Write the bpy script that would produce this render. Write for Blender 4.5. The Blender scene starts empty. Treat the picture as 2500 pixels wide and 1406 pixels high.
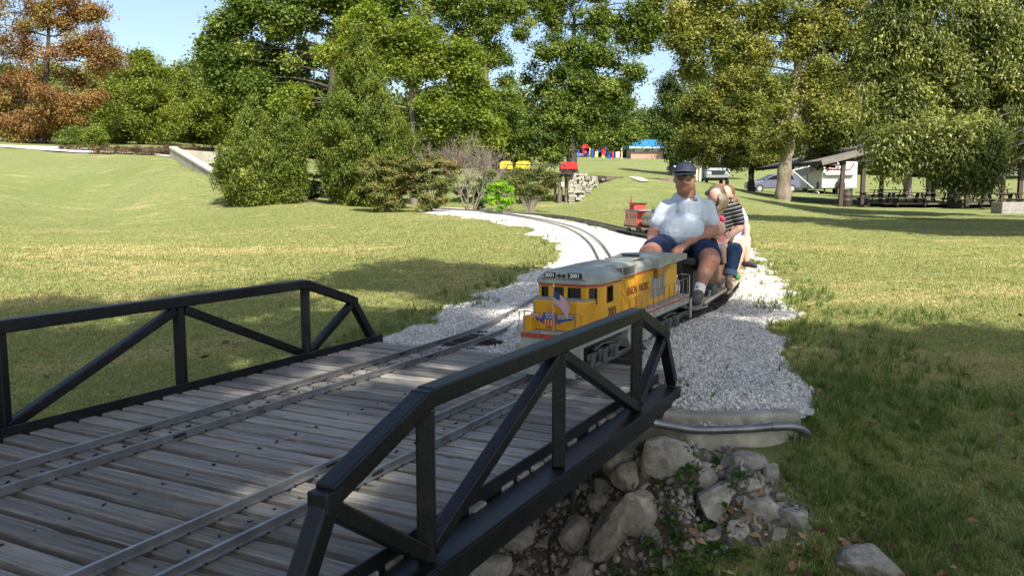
import bpy, bmesh, math, random
import numpy as np
from mathutils import Vector, Matrix, Quaternion, noise
from mathutils.bvhtree import BVHTree
rng = np.random.default_rng(11); random.seed(11)
SC = bpy.context.scene; COL = SC.collection
R = math.radians
# ---------------------------------------------------------------- camera
FPX, CX, CY, HZ = 2000.0, 1250.0, 703.0, 480.0
PITCH = math.atan((CY-HZ)/FPX); CAMH = 1.0
cd = bpy.data.cameras.new('camera'); cam = bpy.data.objects.new('camera', cd); COL.objects.link(cam)
cd.sensor_width = 36; cd.lens = 36*FPX/2500; cd.clip_start = .05; cd.clip_end = 4000
cam.location = (0, 0, CAMH); cam.rotation_euler = (math.pi/2-PITCH, 0, 0)
SC.camera = cam
# ---------------------------------------------------------------- light
SUN_AZ, SUN_EL = 158, 49
w = bpy.data.worlds.new('World'); SC.world = w; w.use_nodes = True
nt = w.node_tree; bg = nt.nodes['Background']
sk = nt.nodes.new('ShaderNodeTexSky'); sk.sky_type = 'NISHITA'; sk.sun_disc = False
sk.sun_elevation = R(SUN_EL); sk.sun_rotation = R(SUN_AZ); sk.air_density = 1.0; sk.dust_density = 2.2; sk.ozone_density = 1.0
nt.links.new(sk.outputs[0], bg.inputs[0]); bg.inputs[1].default_value = .125
sd = bpy.data.lights.new('sun', 'SUN'); sd.energy = 5.0; sd.angle = R(.55); sd.color = (1, .945, .86)
so = bpy.data.objects.new('sun', sd); COL.objects.link(so)
SUNV = Vector((math.sin(R(SUN_AZ))*math.cos(R(SUN_EL)), math.cos(R(SUN_AZ))*math.cos(R(SUN_EL)), math.sin(R(SUN_EL))))
so.rotation_euler = SUNV.to_track_quat('Z', 'Y').to_euler(); so.location = (20, -20, 40)
SC.view_settings.view_transform = 'Standard'; SC.view_settings.look = 'None'; SC.view_settings.gamma = 1
SC.view_settings.exposure = .9
SC.cycles.max_bounces = 6; SC.cycles.diffuse_bounces = 3; SC.cycles.transparent_max_bounces = 6
SC.cycles.use_denoising = True
# ---------------------------------------------------------------- helpers
def P(u, v, Y):
    x = (u-CX)/FPX; y = -(v-CY)/FPX
    c, s = math.cos(PITCH), math.sin(PITCH)
    d = Vector((x, c+y*s, -s+y*c)); t = Y/d.y
    return Vector((d.x*t, Y, CAMH+d.z*t))
def PZ(u, v, z):
    q = P(u, v, 1.0); k = (z-CAMH)/(q.z-CAMH)
    return Vector((q.x*k, k, z))
def px(n, Y): return n*Y/FPX
BA = 0.47427
BD = Vector((math.sin(BA), math.cos(BA), 0)); BN = Vector((math.cos(BA), -math.sin(BA), 0))
def W(s, n, z=0): return BD*s + BN*n + Vector((0, 0, z))
def tag(o, label=None, cat=None, group=None, kind=None):
    for k, v in (('label', label), ('category', cat), ('group', group), ('kind', kind)):
        if v: o[k] = v
    return o
WM = {}
def thing(name, label, cat, loc=(0, 0, 0), rotz=0, group=None):
    o = bpy.data.objects.new(name, None); COL.objects.link(o); o.empty_display_size = .1
    o.location = loc; o.rotation_euler = (0, 0, rotz)
    WM[o] = Matrix.Translation(Vector(loc)) @ Matrix.Rotation(rotz, 4, 'Z')
    return tag(o, label, cat, group)
def link(name, me, mat=None, parent=None, label=None):
    o = bpy.data.objects.new(name, me); COL.objects.link(o)
    if mat is not None:
        if len(me.materials): me.materials.clear()
        for m in (mat if isinstance(mat, (list, tuple)) else [mat]): me.materials.append(m)
    if parent is not None: o.parent = parent
    if label: o['label'] = label
    WM[o] = WM.get(parent, Matrix()) if parent is not None else Matrix()
    return o
def inst(name, me, parent, loc, rot=(0, 0, 0), sc=(1, 1, 1)):
    o = bpy.data.objects.new(name, me); COL.objects.link(o); o.parent = parent
    o.location = loc; o.rotation_euler = rot; o.scale = sc
    return o
class MB:
    def __init__(s): s.v = []; s.f = []; s.m = []; s.cm = 0
    def add(s, vs, fs):
        b = len(s.v); s.v += [Vector(v) for v in vs]; s.f += [tuple(i+b for i in f) for f in fs]; s.m += [s.cm]*len(fs); return s
    def box(s, c, sz, rot=None):
        c = Vector(c); h = Vector(sz)/2; vs = []
        for x in (-1, 1):
            for y in (-1, 1):
                for z in (-1, 1):
                    q = Vector((x*h.x, y*h.y, z*h.z))
                    if rot is not None: q = rot @ q
                    vs.append(c+q)
        return s.add(vs, [(0, 1, 3, 2), (4, 6, 7, 5), (0, 4, 5, 1), (2, 3, 7, 6), (0, 2, 6, 4), (1, 5, 7, 3)])
    def bar(s, a, b, w, h=None, up=(0, 0, 1)):
        a, b = Vector(a), Vector(b); h = h or w; d = b-a; L = d.length; d.normalize(); up = Vector(up)
        if abs(d.dot(up)) > .98: up = Vector((0, 1, 0)) if abs(d.y) < .9 else Vector((1, 0, 0))
        x = d.cross(up).normalized(); z = x.cross(d)
        return s.box((a+b)/2, (w, L, h), Matrix((x, d, z)).transposed())
    def tube(s, pts, rs, seg=8, cap=True):
        pts = [Vector(p) for p in pts]
        if not hasattr(rs, '__len__'): rs = [rs]*len(pts)
        vs = []; fs = []; ref = Vector((.31, .17, .93))
        for i, p in enumerate(pts):
            d = (pts[min(i+1, len(pts)-1)]-pts[max(i-1, 0)]).normalized()
            if abs(d.dot(ref)) > .95: ref = Vector((1, .1, 0)).normalized()
            x = d.cross(ref).normalized(); y = d.cross(x)
            for k in range(seg):
                a = 2*math.pi*k/seg; vs.append(p+(x*math.cos(a)+y*math.sin(a))*rs[i])
        for i in range(len(pts)-1):
            for k in range(seg):
                a = i*seg+k; b = i*seg+(k+1) % seg; fs.append((a, b, b+seg, a+seg))
        if cap: fs.append(tuple(range(seg))[::-1]); fs.append(tuple((len(pts)-1)*seg+k for k in range(seg)))
        return s.add(vs, fs)
    def cyl(s, a, b, r, seg=16, r2=None): return s.tube([a, b], [r, r if r2 is None else r2], seg)
    def ball(s, c, r, seg=12, rings=8, rot=None):
        r = Vector((r, r, r)) if not hasattr(r, '__len__') else Vector(r); c = Vector(c); vs = []; fs = []
        for i in range(1, rings):
            t = math.pi*i/rings
            for k in range(seg):
                a = 2*math.pi*k/seg; q = Vector((math.sin(t)*math.cos(a)*r.x, math.sin(t)*math.sin(a)*r.y, math.cos(t)*r.z))
                vs.append(c+(rot @ q if rot else q))
        n = len(vs); q1 = Vector((0, 0, r.z)); vs += [c+(rot @ q1 if rot else q1), c-(rot @ q1 if rot else q1)]
        for i in range(rings-2):
            for k in range(seg):
                a = i*seg+k; b = i*seg+(k+1) % seg; fs.append((a, a+seg, b+seg, b))
        for k in range(seg):
            fs.append((n, k, (k+1) % seg)); fs.append((n+1, (rings-2)*seg+(k+1) % seg, (rings-2)*seg+k))
        return s.add(vs, fs)
    def prism(s, poly, o, ax, ay, ez):
        """poly in the plane (ax, ay) from origin o, extruded by vector ez"""
        o, ax, ay, ez = Vector(o), Vector(ax), Vector(ay), Vector(ez); n = len(poly)
        if ax.cross(ay).dot(ez) < 0: poly = poly[::-1]
        vs = [o+ax*p[0]+ay*p[1] for p in poly]; vs += [v+ez for v in vs]
        return s.add(vs, [tuple(range(n))[::-1], tuple(range(n, 2*n))]+[(i, (i+1) % n, n+(i+1) % n, n+i) for i in range(n)])
    def sweep(s, prof, path, up=Vector((0, 0, 1)), cap=True):
        n = len(prof); vs = []; fs = []
        for i, p in enumerate(path):
            d = (path[min(i+1, len(path)-1)]-path[max(i-1, 0)]).normalized(); x = d.cross(up).normalized(); z = x.cross(d)
            vs += [p+x*q[0]+z*q[1] for q in prof]
        for i in range(len(path)-1):
            for k in range(n):
                a = i*n+k; b = i*n+(k+1) % n; fs.append((a, a+n, b+n, b))
        if cap: fs.append(tuple(range(n))); fs.append(tuple((len(path)-1)*n+k for k in range(n))[::-1])
        return s.add(vs, fs)
    def mesh(s, name, world_of=None):
        vs = s.v
        if world_of is not None:
            m = WM[world_of].inverted(); vs = [m @ v for v in vs]
        me = bpy.data.meshes.new(name); me.from_pydata([tuple(v) for v in vs], [], s.f); me.update()
        if any(s.m): me.polygons.foreach_set('material_index', s.m)
        return me
    def build(s, name, mat, parent=None, world=False, smooth=0, bevel=0, bseg=1, label=None):
        me = s.mesh(name, parent if world else None)
        bm = bmesh.new(); bm.from_mesh(me); bmesh.ops.recalc_face_normals(bm, faces=bm.faces); bm.to_mesh(me); bm.free()
        if smooth:
            me.polygons.foreach_set('use_smooth', [True]*len(me.polygons))
            if smooth < 180: me.set_sharp_from_angle(angle=R(smooth))
        o = link(name, me, mat, parent, label)
        if bevel:
            b = o.modifiers.new('bevel', 'BEVEL'); b.width = bevel; b.segments = bseg; b.limit_method = 'ANGLE'; b.angle_limit = R(40)
        return o
def copy_tree(o, parent=None, **kw):
    c = o.copy(); COL.objects.link(c); c.parent = parent
    for ch in list(o.children): copy_tree(ch, c)
    return c
def spline(pts, n=8):
    pts = [Vector(p) for p in pts]; out = []
    for i in range(len(pts)-1):
        p0 = pts[max(i-1, 0)]; p1 = pts[i]; p2 = pts[i+1]; p3 = pts[min(i+2, len(pts)-1)]
        for k in range(n):
            t = k/n; out.append(.5*((2*p1)+(p2-p0)*t+(2*p0-5*p1+4*p2-p3)*t*t+(3*p1-p0-3*p2+p3)*t**3))
    out.append(pts[-1]); return out
def resample(path, step):
    out = [path[0].copy()]; acc = 0
    for a, b in zip(path, path[1:]):
        L = (b-a).length; t = step-acc
        while t <= L: out.append(a.lerp(b, t/L)); t += step
        acc = L-(t-step)
    return out
# ---------------------------------------------------------------- materials
MATS = {}
def nodes(m): return m.node_tree.nodes, m.node_tree.links
def mat(name, col, rough=.6, metal=0, var=0, vscale=8, bump=0, bscale=40, spec=.5, col2=None, stretch=None, coat=0, rnd=0, dirt=0, dirtcol=(.1, .08, .06)):
    if name in MATS: return MATS[name]
    m = bpy.data.materials.new(name); m.use_nodes = True; N, L = nodes(m); b = N['Principled BSDF']
    b.inputs['Roughness'].default_value = rough; b.inputs['Metallic'].default_value = metal
    b.inputs['Specular IOR Level'].default_value = spec; b.inputs['Coat Weight'].default_value = coat
    tc = N.new('ShaderNodeTexCoord'); co = tc.outputs['Object']
    if stretch:
        mp = N.new('ShaderNodeMapping'); mp.inputs['Scale'].default_value = stretch; L.new(co, mp.inputs[0]); co = mp.outputs[0]
    cur = None
    rgb = N.new('ShaderNodeRGB'); rgb.outputs[0].default_value = (*col, 1); cur = rgb.outputs[0]
    if var or col2:
        nz = N.new('ShaderNodeTexNoise'); nz.inputs['Scale'].default_value = vscale; nz.inputs['Detail'].default_value = 6; nz.inputs['Roughness'].default_value = .65
        L.new(co, nz.inputs['Vector'])
        cr = N.new('ShaderNodeValToRGB'); cr.color_ramp.elements[0].position = .36; cr.color_ramp.elements[1].position = .66
        c2 = col2 or tuple(c*(1-var) for c in col); c1 = col if col2 else tuple(min(1, c*(1+var*.6)) for c in col)
        cr.color_ramp.elements[0].color = (*c2, 1); cr.color_ramp.elements[1].color = (*c1, 1)
        L.new(nz.outputs['Fac'], cr.inputs[0]); cur = cr.outputs[0]
    if dirt:
        n2 = N.new('ShaderNodeTexNoise'); n2.inputs['Scale'].default_value = 14; n2.inputs['Detail'].default_value = 8; L.new(tc.outputs['Object'], n2.inputs['Vector'])
        r2 = N.new('ShaderNodeMapRange'); r2.inputs[1].default_value = .5; r2.inputs[2].default_value = .75; r2.inputs[4].default_value = dirt; L.new(n2.outputs['Fac'], r2.inputs[0])
        mx = N.new('ShaderNodeMix'); mx.data_type = 'RGBA'; L.new(r2.outputs[0], mx.inputs[0]); L.new(cur, mx.inputs[6]); mx.inputs[7].default_value = (*dirtcol, 1); cur = mx.outputs[2]
    if rnd:
        oi = N.new('ShaderNodeObjectInfo'); mr = N.new('ShaderNodeMapRange'); mr.inputs[3].default_value = 1-rnd; mr.inputs[4].default_value = 1+rnd
        L.new(oi.outputs['Random'], mr.inputs[0]); mu = N.new('ShaderNodeMix'); mu.data_type = 'RGBA'; mu.blend_type = 'MULTIPLY'; mu.inputs[0].default_value = 1
        L.new(cur, mu.inputs[6]); L.new(mr.outputs[0], mu.inputs[7]); cur = mu.outputs[2]
    L.new(cur, b.inputs['Base Color'])
    if bump:
        nb = N.new('ShaderNodeTexNoise'); nb.inputs['Scale'].default_value = bscale; nb.inputs['Detail'].default_value = 5; L.new(co, nb.inputs['Vector'])
        bp = N.new('ShaderNodeBump'); bp.inputs['Strength'].default_value = bump; bp.inputs['Distance'].default_value = .01
        L.new(nb.outputs['Fac'], bp.inputs['Height']); L.new(bp.outputs[0], b.inputs['Normal'])
    MATS[name] = m; return m
def leafmat(name, c1, c2, c3=None, trans=.35, rough=.6):
    """leaf colours by the face attribute tint (0..1): c1 -> c2 -> c3"""
    g_ = (1.42, 1.38, 1.1) if name.startswith('leaf') else (1.55, 1.45, 1.3) if name.startswith('grass') else (1, 1, 1)
    c1, c2, c3 = [None if c is None else tuple(a*b_ for a, b_ in zip(c, g_)) for c in (c1, c2, c3)]
    m = bpy.data.materials.new(name); m.use_nodes = True; N, L = nodes(m); b = N['Principled BSDF']
    at = N.new('ShaderNodeAttribute'); at.attribute_name = 'tint'
    cr = N.new('ShaderNodeValToRGB'); e = cr.color_ramp.elements; e[0].color = (*c1, 1); e[1].color = (*(c3 or c2), 1)
    if c3: x = e.new(.55); x.color = (*c2, 1)
    L.new(at.outputs['Fac'], cr.inputs[0]); L.new(cr.outputs[0], b.inputs['Base Color'])
    b.inputs['Roughness'].default_value = rough; b.inputs['Specular IOR Level'].default_value = .28
    tr = N.new('ShaderNodeBsdfTranslucent'); hs = N.new('ShaderNodeHueSaturation'); hs.inputs['Saturation'].default_value = 1.15; hs.inputs['Value'].default_value = 1.5
    L.new(cr.outputs[0], hs.inputs['Color']); L.new(hs.outputs[0], tr.inputs[0])
    mx = N.new('ShaderNodeMixShader'); mx.inputs[0].default_value = trans; L.new(b.outputs[0], mx.inputs[1]); L.new(tr.outputs[0], mx.inputs[2])
    L.new(mx.outputs[0], N['Material Output'].inputs[0]); MATS[name] = m; return m
# ---------------------------------------------------------------- terrain
CTRL = []
def cz(u, v, z): CTRL.append(tuple(PZ(u, v, z)))
def cy(u, v, Y): CTRL.append(tuple(P(u, v, Y)))
for a in [(0,1100,-.36),(0,900,-.28),(0,780,-.16),(0,700,-.06),(450,1000,-.3),(450,850,-.18),(450,740,-.08),(850,840,-.09),(850,720,-.02),(1000,680,0),(920,830,-.05),
          (1200,800,-.04),(1300,700,-.03),(1490,640,-.02),(1700,750,-.05),(1850,655,-.02),(1950,760,-.05),(2100,760,.0),(2500,700,.02),(2500,850,-.1),(2200,900,-.12),(2000,900,-.08),
          (2300,1100,-.32),(2500,1200,-.42),(2000,1020,-.13),(2100,1200,-.38),(2400,1400,-.5),(1900,1380,-.56),(1900,1180,-.33),(1990,1100,-.23),
          (1720,1090,-.245),(1570,1094,-.25),(1640,1092,-.25),(1800,1088,-.24),(1900,1084,-.235),(1780,1180,-.32),(1700,1180,-.34),(1560,1160,-.34),(1600,1200,-.39),(1700,1260,-.46),(1850,1250,-.41),(1950,1300,-.45),(1550,1280,-.55),(1800,1340,-.53),(1620,1320,-.56),(1450,1320,-.70),(1400,1200,-.60),(1500,1390,-.75),(1200,1400,-.84),(1200,1250,-.8),(1700,1350,-.66)]: cz(*a)
for s, n, z in [(3.2,-2.3,-.72),(1.5,-2.3,-.8),(2.6,-3.0,-.6),(4.0,-2.6,-.45),(4.9,-2.4,-.06),(4.6,-1.2,-.14),(.6,-2.5,-.4),(-1,-2,-.3),(0,0.5,-.7),(-2,2,-.6),(-3,-5,-.2),(-6,0,-.3)]:
    CTRL.append(tuple(W(s, n, z)))
for a in [(1300,548,19),(1150,519,24),(1060,513,27),(1540,579,17),(1350,531,24),(1600,562,19),(1500,510,30),(1390,506,33),(1430,502,33),(1470,470,35),(1500,441,38),(1600,440,40),(1440,432,39),
          (1200,502,34),(1200,470,44),(1450,424,60),(1550,424,62),(1450,391,150),(1600,389,150),(1650,432,52),(1700,505,30),(1850,560,17),(1800,500,34),(1900,486,48),(1780,457,75),(1870,468,72),
          (2050,505,43.5),(2400,522,38),(2300,482,60),(2100,475,75),(2300,442,130),(2450,434,170),(1700,425,110),(1850,420,120),(2500,560,22),(2200,600,16),(2500,620,13),(1650,600,14.5),
          (0,590,15),(300,545,25),(600,500,27),(800,500,27),(950,520,24),(0,500,28),(300,470,32),(540,450,33.5),(0,420,36),(300,402,38),(380,382,37.6),(430,394,36.4),(480,421,34.2),(500,431,33.2),(520,441,32),(530,446,31.4),(548,455,30.6),(500,447,31.5),(450,412,34.5),(540,464,29.6),(520,470,29.5),(0,366,42),(400,387,40),(0,354,50),(400,372,48),(0,660,10.5),(500,600,15),
          (800,590,15),(1000,600,13.5),(500,480,34),(100,350,60),(340,350,72),(500,352,78),(700,482,40),(900,474,45),(1100,470,48),(1000,440,70),(300,346,140),(1000,400,150),(2000,420,160),(1300,395,120),(400,340,240),(1250,375,250),(2100,415,250)]: cy(*a)
CTRL += [(.6, 4.25, -.26), (.9, 4.22, -.25), (1.25, 4.25, -.24), (1.5, 4.3, -.21), (.9, 4.6, -.15), (1.4, 4.6, -.13), (1.75, 4.3, -.15)]
_c = np.array(CTRL)
def _warp(x, y):
    az = np.clip(np.arctan2(x, y), -1.25, 1.25); r = np.clip(np.hypot(x, y), 1.0, 270); return np.stack([az*2.2, np.log(r)], -1)
_q = _warp(_c[:, 0], _c[:, 1])
def _phi(d2): return .5*d2*np.log(d2+1e-9)
_d2 = ((_q[:, None]-_q[None])**2).sum(-1); _n = len(_q)
_A = np.zeros((_n+3, _n+3)); _A[:_n, :_n] = _phi(_d2)+np.eye(_n)*1e-4; _A[:_n, _n] = 1; _A[:_n, _n+1:] = _q; _A[_n, :_n] = 1; _A[_n+1:, :_n] = _q.T
_w = np.linalg.solve(_A, np.r_[_c[:, 2], 0, 0, 0])
def GZ(x, y):
    x = np.asarray(x, float); y = np.asarray(y, float); sh = x.shape; q = _warp(x.ravel(), y.ravel()); out = np.empty(len(q))
    for i in range(0, len(q), 40000):
        qq = q[i:i+40000]; d2 = ((qq[:, None]-_q[None])**2).sum(-1); out[i:i+40000] = _phi(d2) @ _w[:_n]+_w[_n]+qq @ _w[_n+1:]
    return out.reshape(sh)
def gz(x, y): return float(GZ(np.array([x]), np.array([y]))[0])
def G(u, v, Y): 
    p = P(u, v, Y); return Vector((p.x, p.y, gz(p.x, p.y)))
def GR(u, v, lo=1.5, hi=200):
    """where the ray of a pixel meets the ground"""
    Y = np.exp(np.linspace(math.log(lo), math.log(hi), 400)); q = P(u, v, 1); xs = q.x*Y; zs = CAMH+(q.z-CAMH)*Y; g = GZ(xs, Y)
    k = np.argmax(zs < g) if (zs < g).any() else len(Y)-1
    return Vector((xs[k], Y[k], g[k]))
# ---------------------------------------------------------------- masks (world XY)
def poly_px(lst, **k): return np.array([tuple(GR(u, v, **k))[:2] for u, v in lst])
def sdist(poly, x, y):
    """signed distance, positive inside"""
    x = np.asarray(x, float).ravel(); y = np.asarray(y, float).ravel(); n = len(poly); ins = np.zeros(len(x), bool); d = np.full(len(x), 1e9)
    for i in range(n):
        ax, ay = poly[i]; bx, by = poly[(i+1) % n]
        cond = ((ay > y) != (by > y)); t = (bx-ax)*(y-ay)/((by-ay) if by != ay else 1e-9)+ax
        ins ^= cond & (x < t)
        vx, vy = bx-ax, by-ay; h = np.clip(((x-ax)*vx+(y-ay)*vy)/(vx*vx+vy*vy+1e-12), 0, 1)
        d = np.minimum(d, np.hypot(x-ax-h*vx, y-ay-h*vy))
    return np.where(ins, d, -d)
def vnoise(x, y, s, seed=0):
    """smooth value noise, vectorised"""
    x = np.asarray(x, float)*s+seed*17.3; y = np.asarray(y, float)*s-seed*9.1; xi = np.floor(x); yi = np.floor(y); fx = x-xi; fy = y-yi
    fx = fx*fx*(3-2*fx); fy = fy*fy*(3-2*fy)
    def h(a, b): v = np.sin(a*127.1+b*311.7+seed)*43758.5453; return v-np.floor(v)
    return (h(xi, yi)*(1-fx)+h(xi+1, yi)*fx)*(1-fy)+(h(xi, yi+1)*(1-fx)+h(xi+1, yi+1)*fx)*fy
def fbm(x, y, s, o=4, seed=0): 
    r = 0; a = .5
    for i in range(o): r = r+a*vnoise(x, y, s*2**i, seed+i*3); a *= .5
    return r
g1 = poly_px([(1040,521),(1100,528),(1167,536),(1212,545),(1257,554),(1302,567),(1324,577),(1345,592),(1352,610),(1345,640),(1316,656),(1300,668),(1230,706),(1140,745),(1040,790),(945,822)])
g2 = np.array([tuple(W(4.5, -3.4))[:2], tuple(W(4.3, -2.4))[:2], tuple(W(4.2, -1.2))[:2], tuple(PZ(1600, 990, -.09))[:2], tuple(PZ(1700, 1001, -.09))[:2], tuple(PZ(1820, 999, -.09))[:2], tuple(PZ(1940, 992, -.09))[:2]])
g3 = poly_px([(1925,955),(1890,900),(1878,840),(1905,790),(1950,765),(1925,720),(1880,680),(1850,655),(1828,637)])
g4 = np.array([(3.75,11.6),(4.15,13.2),(3.95,14.9),(3.45,16.6)])
g5 = poly_px([(1500,568),(1430,552),(1340,534),(1260,520),(1220,514),(1150,511),(1060,508),(1035,509)])
GRAVEL = np.concatenate([g1, g2, g3, g4, g5])
def gravel_mask(x, y):
    r = np.hypot(np.ravel(x), np.ravel(y)); am = np.where(r < 4.9, .035, np.clip(r*.045, .1, .6))
    return sdist(GRAVEL, x, y)+(fbm(np.ravel(x), np.ravel(y), 2.2, 4, 5)-.47)*am*1.6
CREEK = np.concatenate([poly_px([(1590,1096),(1760,1092),(1850,1120),(1905,1180),(1975,1260),(1960,1320),(1840,1350),(1700,1400),(1560,1480)], lo=1.2), np.array([tuple(W(a, b_))[:2] for a, b_ in ((.5,-1.3),(.5,-3.25),(4.2,-3.25),(4.35,-2.2),(4.2,-1.2))])])
def creek_mask(x, y): return sdist(CREEK, x, y)+(fbm(np.ravel(x), np.ravel(y), 3, 3, 9)-.47)*.25
def bridge_sn(x, y): return x*BD.x+y*BD.y, x*BN.x+y*BN.y
# ---------------------------------------------------------------- ground
def grid_mesh(name, X, Y, Z, keep=None, closed=False):
    r, c = X.shape; me = bpy.data.meshes.new(name); co = np.stack([X, Y, Z], -1).reshape(-1, 3)
    i, j = np.meshgrid(np.arange(r-1), np.arange(c if closed else c-1), indexing='ij'); i = i.ravel(); j = j.ravel(); j2 = (j+1) % c
    q = np.stack([i*c+j, i*c+j2, (i+1)*c+j2, (i+1)*c+j], -1)
    if keep is not None:
        q = q[keep.ravel()[q].any(1)]; used = np.unique(q); mp = np.zeros(len(co), int); mp[used] = np.arange(len(used)); co = co[used]; q = mp[q]
    else: used = np.arange(len(co))
    return quads(me, co, q), used
def quads(me, co, q):
    n, k = q.shape
    me.vertices.add(len(co)); me.vertices.foreach_set('co', co.astype(np.float32).ravel())
    me.loops.add(n*k); me.loops.foreach_set('vertex_index', q.astype(np.int32).ravel())
    me.polygons.add(n); me.polygons.foreach_set('loop_start', np.arange(0, n*k, k, dtype=np.int32)); me.update(calc_edges=True)
    return me
rad = np.concatenate([[.02, .5, 1.0, 1.3], np.exp(np.linspace(math.log(1.6), math.log(60), 250)), np.exp(np.linspace(math.log(62), math.log(1500), 60))])
th = np.concatenate([np.linspace(-.72, .72, 400), np.linspace(.76, 2*math.pi-.76, 90)])
RR, TT = np.meshgrid(rad, th, indexing='ij'); GX = RR*np.sin(TT); GY = RR*np.cos(TT); GZZ = GZ(GX, GY)
dirt = np.clip(creek_mask(GX, GY)*6+.4, 0, 1).reshape(GX.shape)
gmk = gravel_mask(GX, GY).reshape(GX.shape)
GZZ = GZZ+(fbm(GX, GY, .9, 4, 2)-.47)*.035*np.clip(RR/6, .3, 3)+dirt*(fbm(GX, GY, 5, 3, 4)-.47)*.12-np.clip(gmk*2, 0, .06)*(GY > 4.5)
me, _ = grid_mesh('ground', GX, GY, GZZ, closed=True); me.polygons.foreach_set('use_smooth', [True]*len(me.polygons))
edge_mask = np.clip(gmk*5+.6, 0, 1)  # mask of the tan tone along the gravel edge
for nm, arr in (('dirt', dirt), ('edge', edge_mask)):
    a = me.attributes.new(nm, 'FLOAT', 'POINT'); a.data.foreach_set('value', arr.astype(np.float32).ravel())
m = bpy.data.materials.new('lawn'); m.use_nodes = True; N, L = nodes(m); b = N['Principled BSDF']; b.inputs['Roughness'].default_value = .9; b.inputs['Specular IOR Level'].default_value = .15
ge = N.new('ShaderNodeNewGeometry')
def NZ(scale, detail=6, rough=.6, st=None, pos=ge.outputs['Position']):
    n = N.new('ShaderNodeTexNoise'); n.inputs['Scale'].default_value = scale; n.inputs['Detail'].default_value = detail; n.inputs['Roughness'].default_value = rough
    if st:
        mp = N.new('ShaderNodeMapping'); mp.inputs['Scale'].default_value = st; mp.inputs['Rotation'].default_value = (0, 0, .25); L.new(pos, mp.inputs[0]); pos = mp.outputs[0]
    L.new(pos, n.inputs['Vector']); return n.outputs['Fac']
def RAMP(f, a, b_):
    r = N.new('ShaderNodeMapRange'); r.inputs[1].default_value = a; r.inputs[2].default_value = b_; L.new(f, r.inputs[0]); return r.outputs[0]
def MIX(f, a, b_, bt='MIX'):
    x = N.new('ShaderNodeMix'); x.data_type = 'RGBA'; x.blend_type = bt
    if isinstance(f, float): x.inputs[0].default_value = f
    else: L.new(f, x.inputs[0])
    for k, c in ((6, a), (7, b_)):
        if isinstance(c, tuple): x.inputs[k].default_value = (*c, 1)
        else: L.new(c, x.inputs[k])
    return x.outputs[2]
def MULT(a, b_):
    x = N.new('ShaderNodeMath'); x.operation = 'MULTIPLY'; L.new(a, x.inputs[0]); L.new(b_, x.inputs[1]); return x.outputs[0]
c = MIX(RAMP(NZ(.22, 4), .35, .65), (.165, .195, .060), (.245, .245, .105))
c = MIX(RAMP(NZ(9, 8, .75), .35, .7), c, (.115, .150, .040))
c = MIX(RAMP(NZ(2.4, 8, .8, (1, 2.2, 1)), .48, .62), c, (.135, .172, .058))
c = MIX(RAMP(NZ(.5, 5, .6, (1, 3.2, 1)), .56, .72), c, (.30, .27, .115))
c = MIX(MULT(RAMP(NZ(1.1, 9, .75, (.55, 3.5, 1)), .60, .68), RAMP(NZ(.16, 3), .48, .6)), c, (.46, .37, .19))
c = MIX(RAMP(NZ(45, 4, .8), .56, .75), c, (.30, .29, .13))
at = N.new('ShaderNodeAttribute'); at.attribute_name = 'edge'
c = MIX(MULT(at.outputs['Fac'], RAMP(NZ(6, 5), .35, .6)), c, (.36, .30, .19))
at = N.new('ShaderNodeAttribute'); at.attribute_name = 'dirt'
dc = MIX(RAMP(NZ(14, 8, .7), .4, .65), (.055, .042, .032), (.16, .135, .105))
c = MIX(at.outputs['Fac'], c, dc)
L.new(c, b.inputs['Base Color'])
bp = N.new('ShaderNodeBump'); bp.inputs['Distance'].default_value = .05; bp.inputs['Strength'].default_value = .55; L.new(NZ(26, 6, .8), bp.inputs['Height']); L.new(bp.outputs[0], b.inputs['Normal'])
tag(link('ground', me, m), kind='structure')
def XYs(s, n): q = W(s, n); return (q.x, q.y)
def pix(u, v, Y): q = P(u, v, Y); return (q.x, q.y)
left_xy = [XYs(.42, -2.85), XYs(2.5, -2.85), XYs(4.6, -2.85), XYs(5.6, -2.93), XYs(6.7, -3.12), XYs(8.6, -3.52), XYs(10.6, -4.05), pix(1478, 640, 12.6), pix(1448, 604, 15.3), pix(1405, 577, 17.6), pix(1345, 559, 19.3), pix(1250, 539, 21.6), pix(1160, 524, 24), pix(1085, 516, 26.3), pix(1035, 512, 28)]
right_xy = [XYs(.42, -1.84), XYs(2.5, -1.84), XYs(4.6, -1.835), XYs(5.6, -1.84), XYs(6.5, -1.87), XYs(7.6, -1.94), XYs(8.9, -2.10), XYs(9.9, -2.24), XYs(11.1, -2.5), XYs(12.4, -2.92), XYs(13.8, -3.6), pix(1612, 594, 15.9), pix(1560, 582, 17.2), pix(1500, 566, 19.0), pix(1425, 549, 21.2), pix(1335, 532, 24), pix(1250, 519, 27), pix(1180, 511, 29.5)]
_TP = np.array([tuple(q)[:2] for xy in (left_xy, right_xy) for q in resample(spline([Vector((a, b_, 0)) for a, b_ in xy], 14), .1)])
_TO = np.array([tuple(q)[:2] for q in resample(spline([Vector((a, b_, 0)) for a, b_ in right_xy], 14), .14)][28:150])
def track_dist(x, y, tp=None):
    tp = _TP if tp is None else tp; x = np.ravel(x); y = np.ravel(y); out = np.empty(len(x))
    for i in range(0, len(x), 20000): out[i:i+20000] = np.sqrt(((x[i:i+20000, None]-tp[None, :, 0])**2+(y[i:i+20000, None]-tp[None, :, 1])**2).min(1))
    return out
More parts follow.
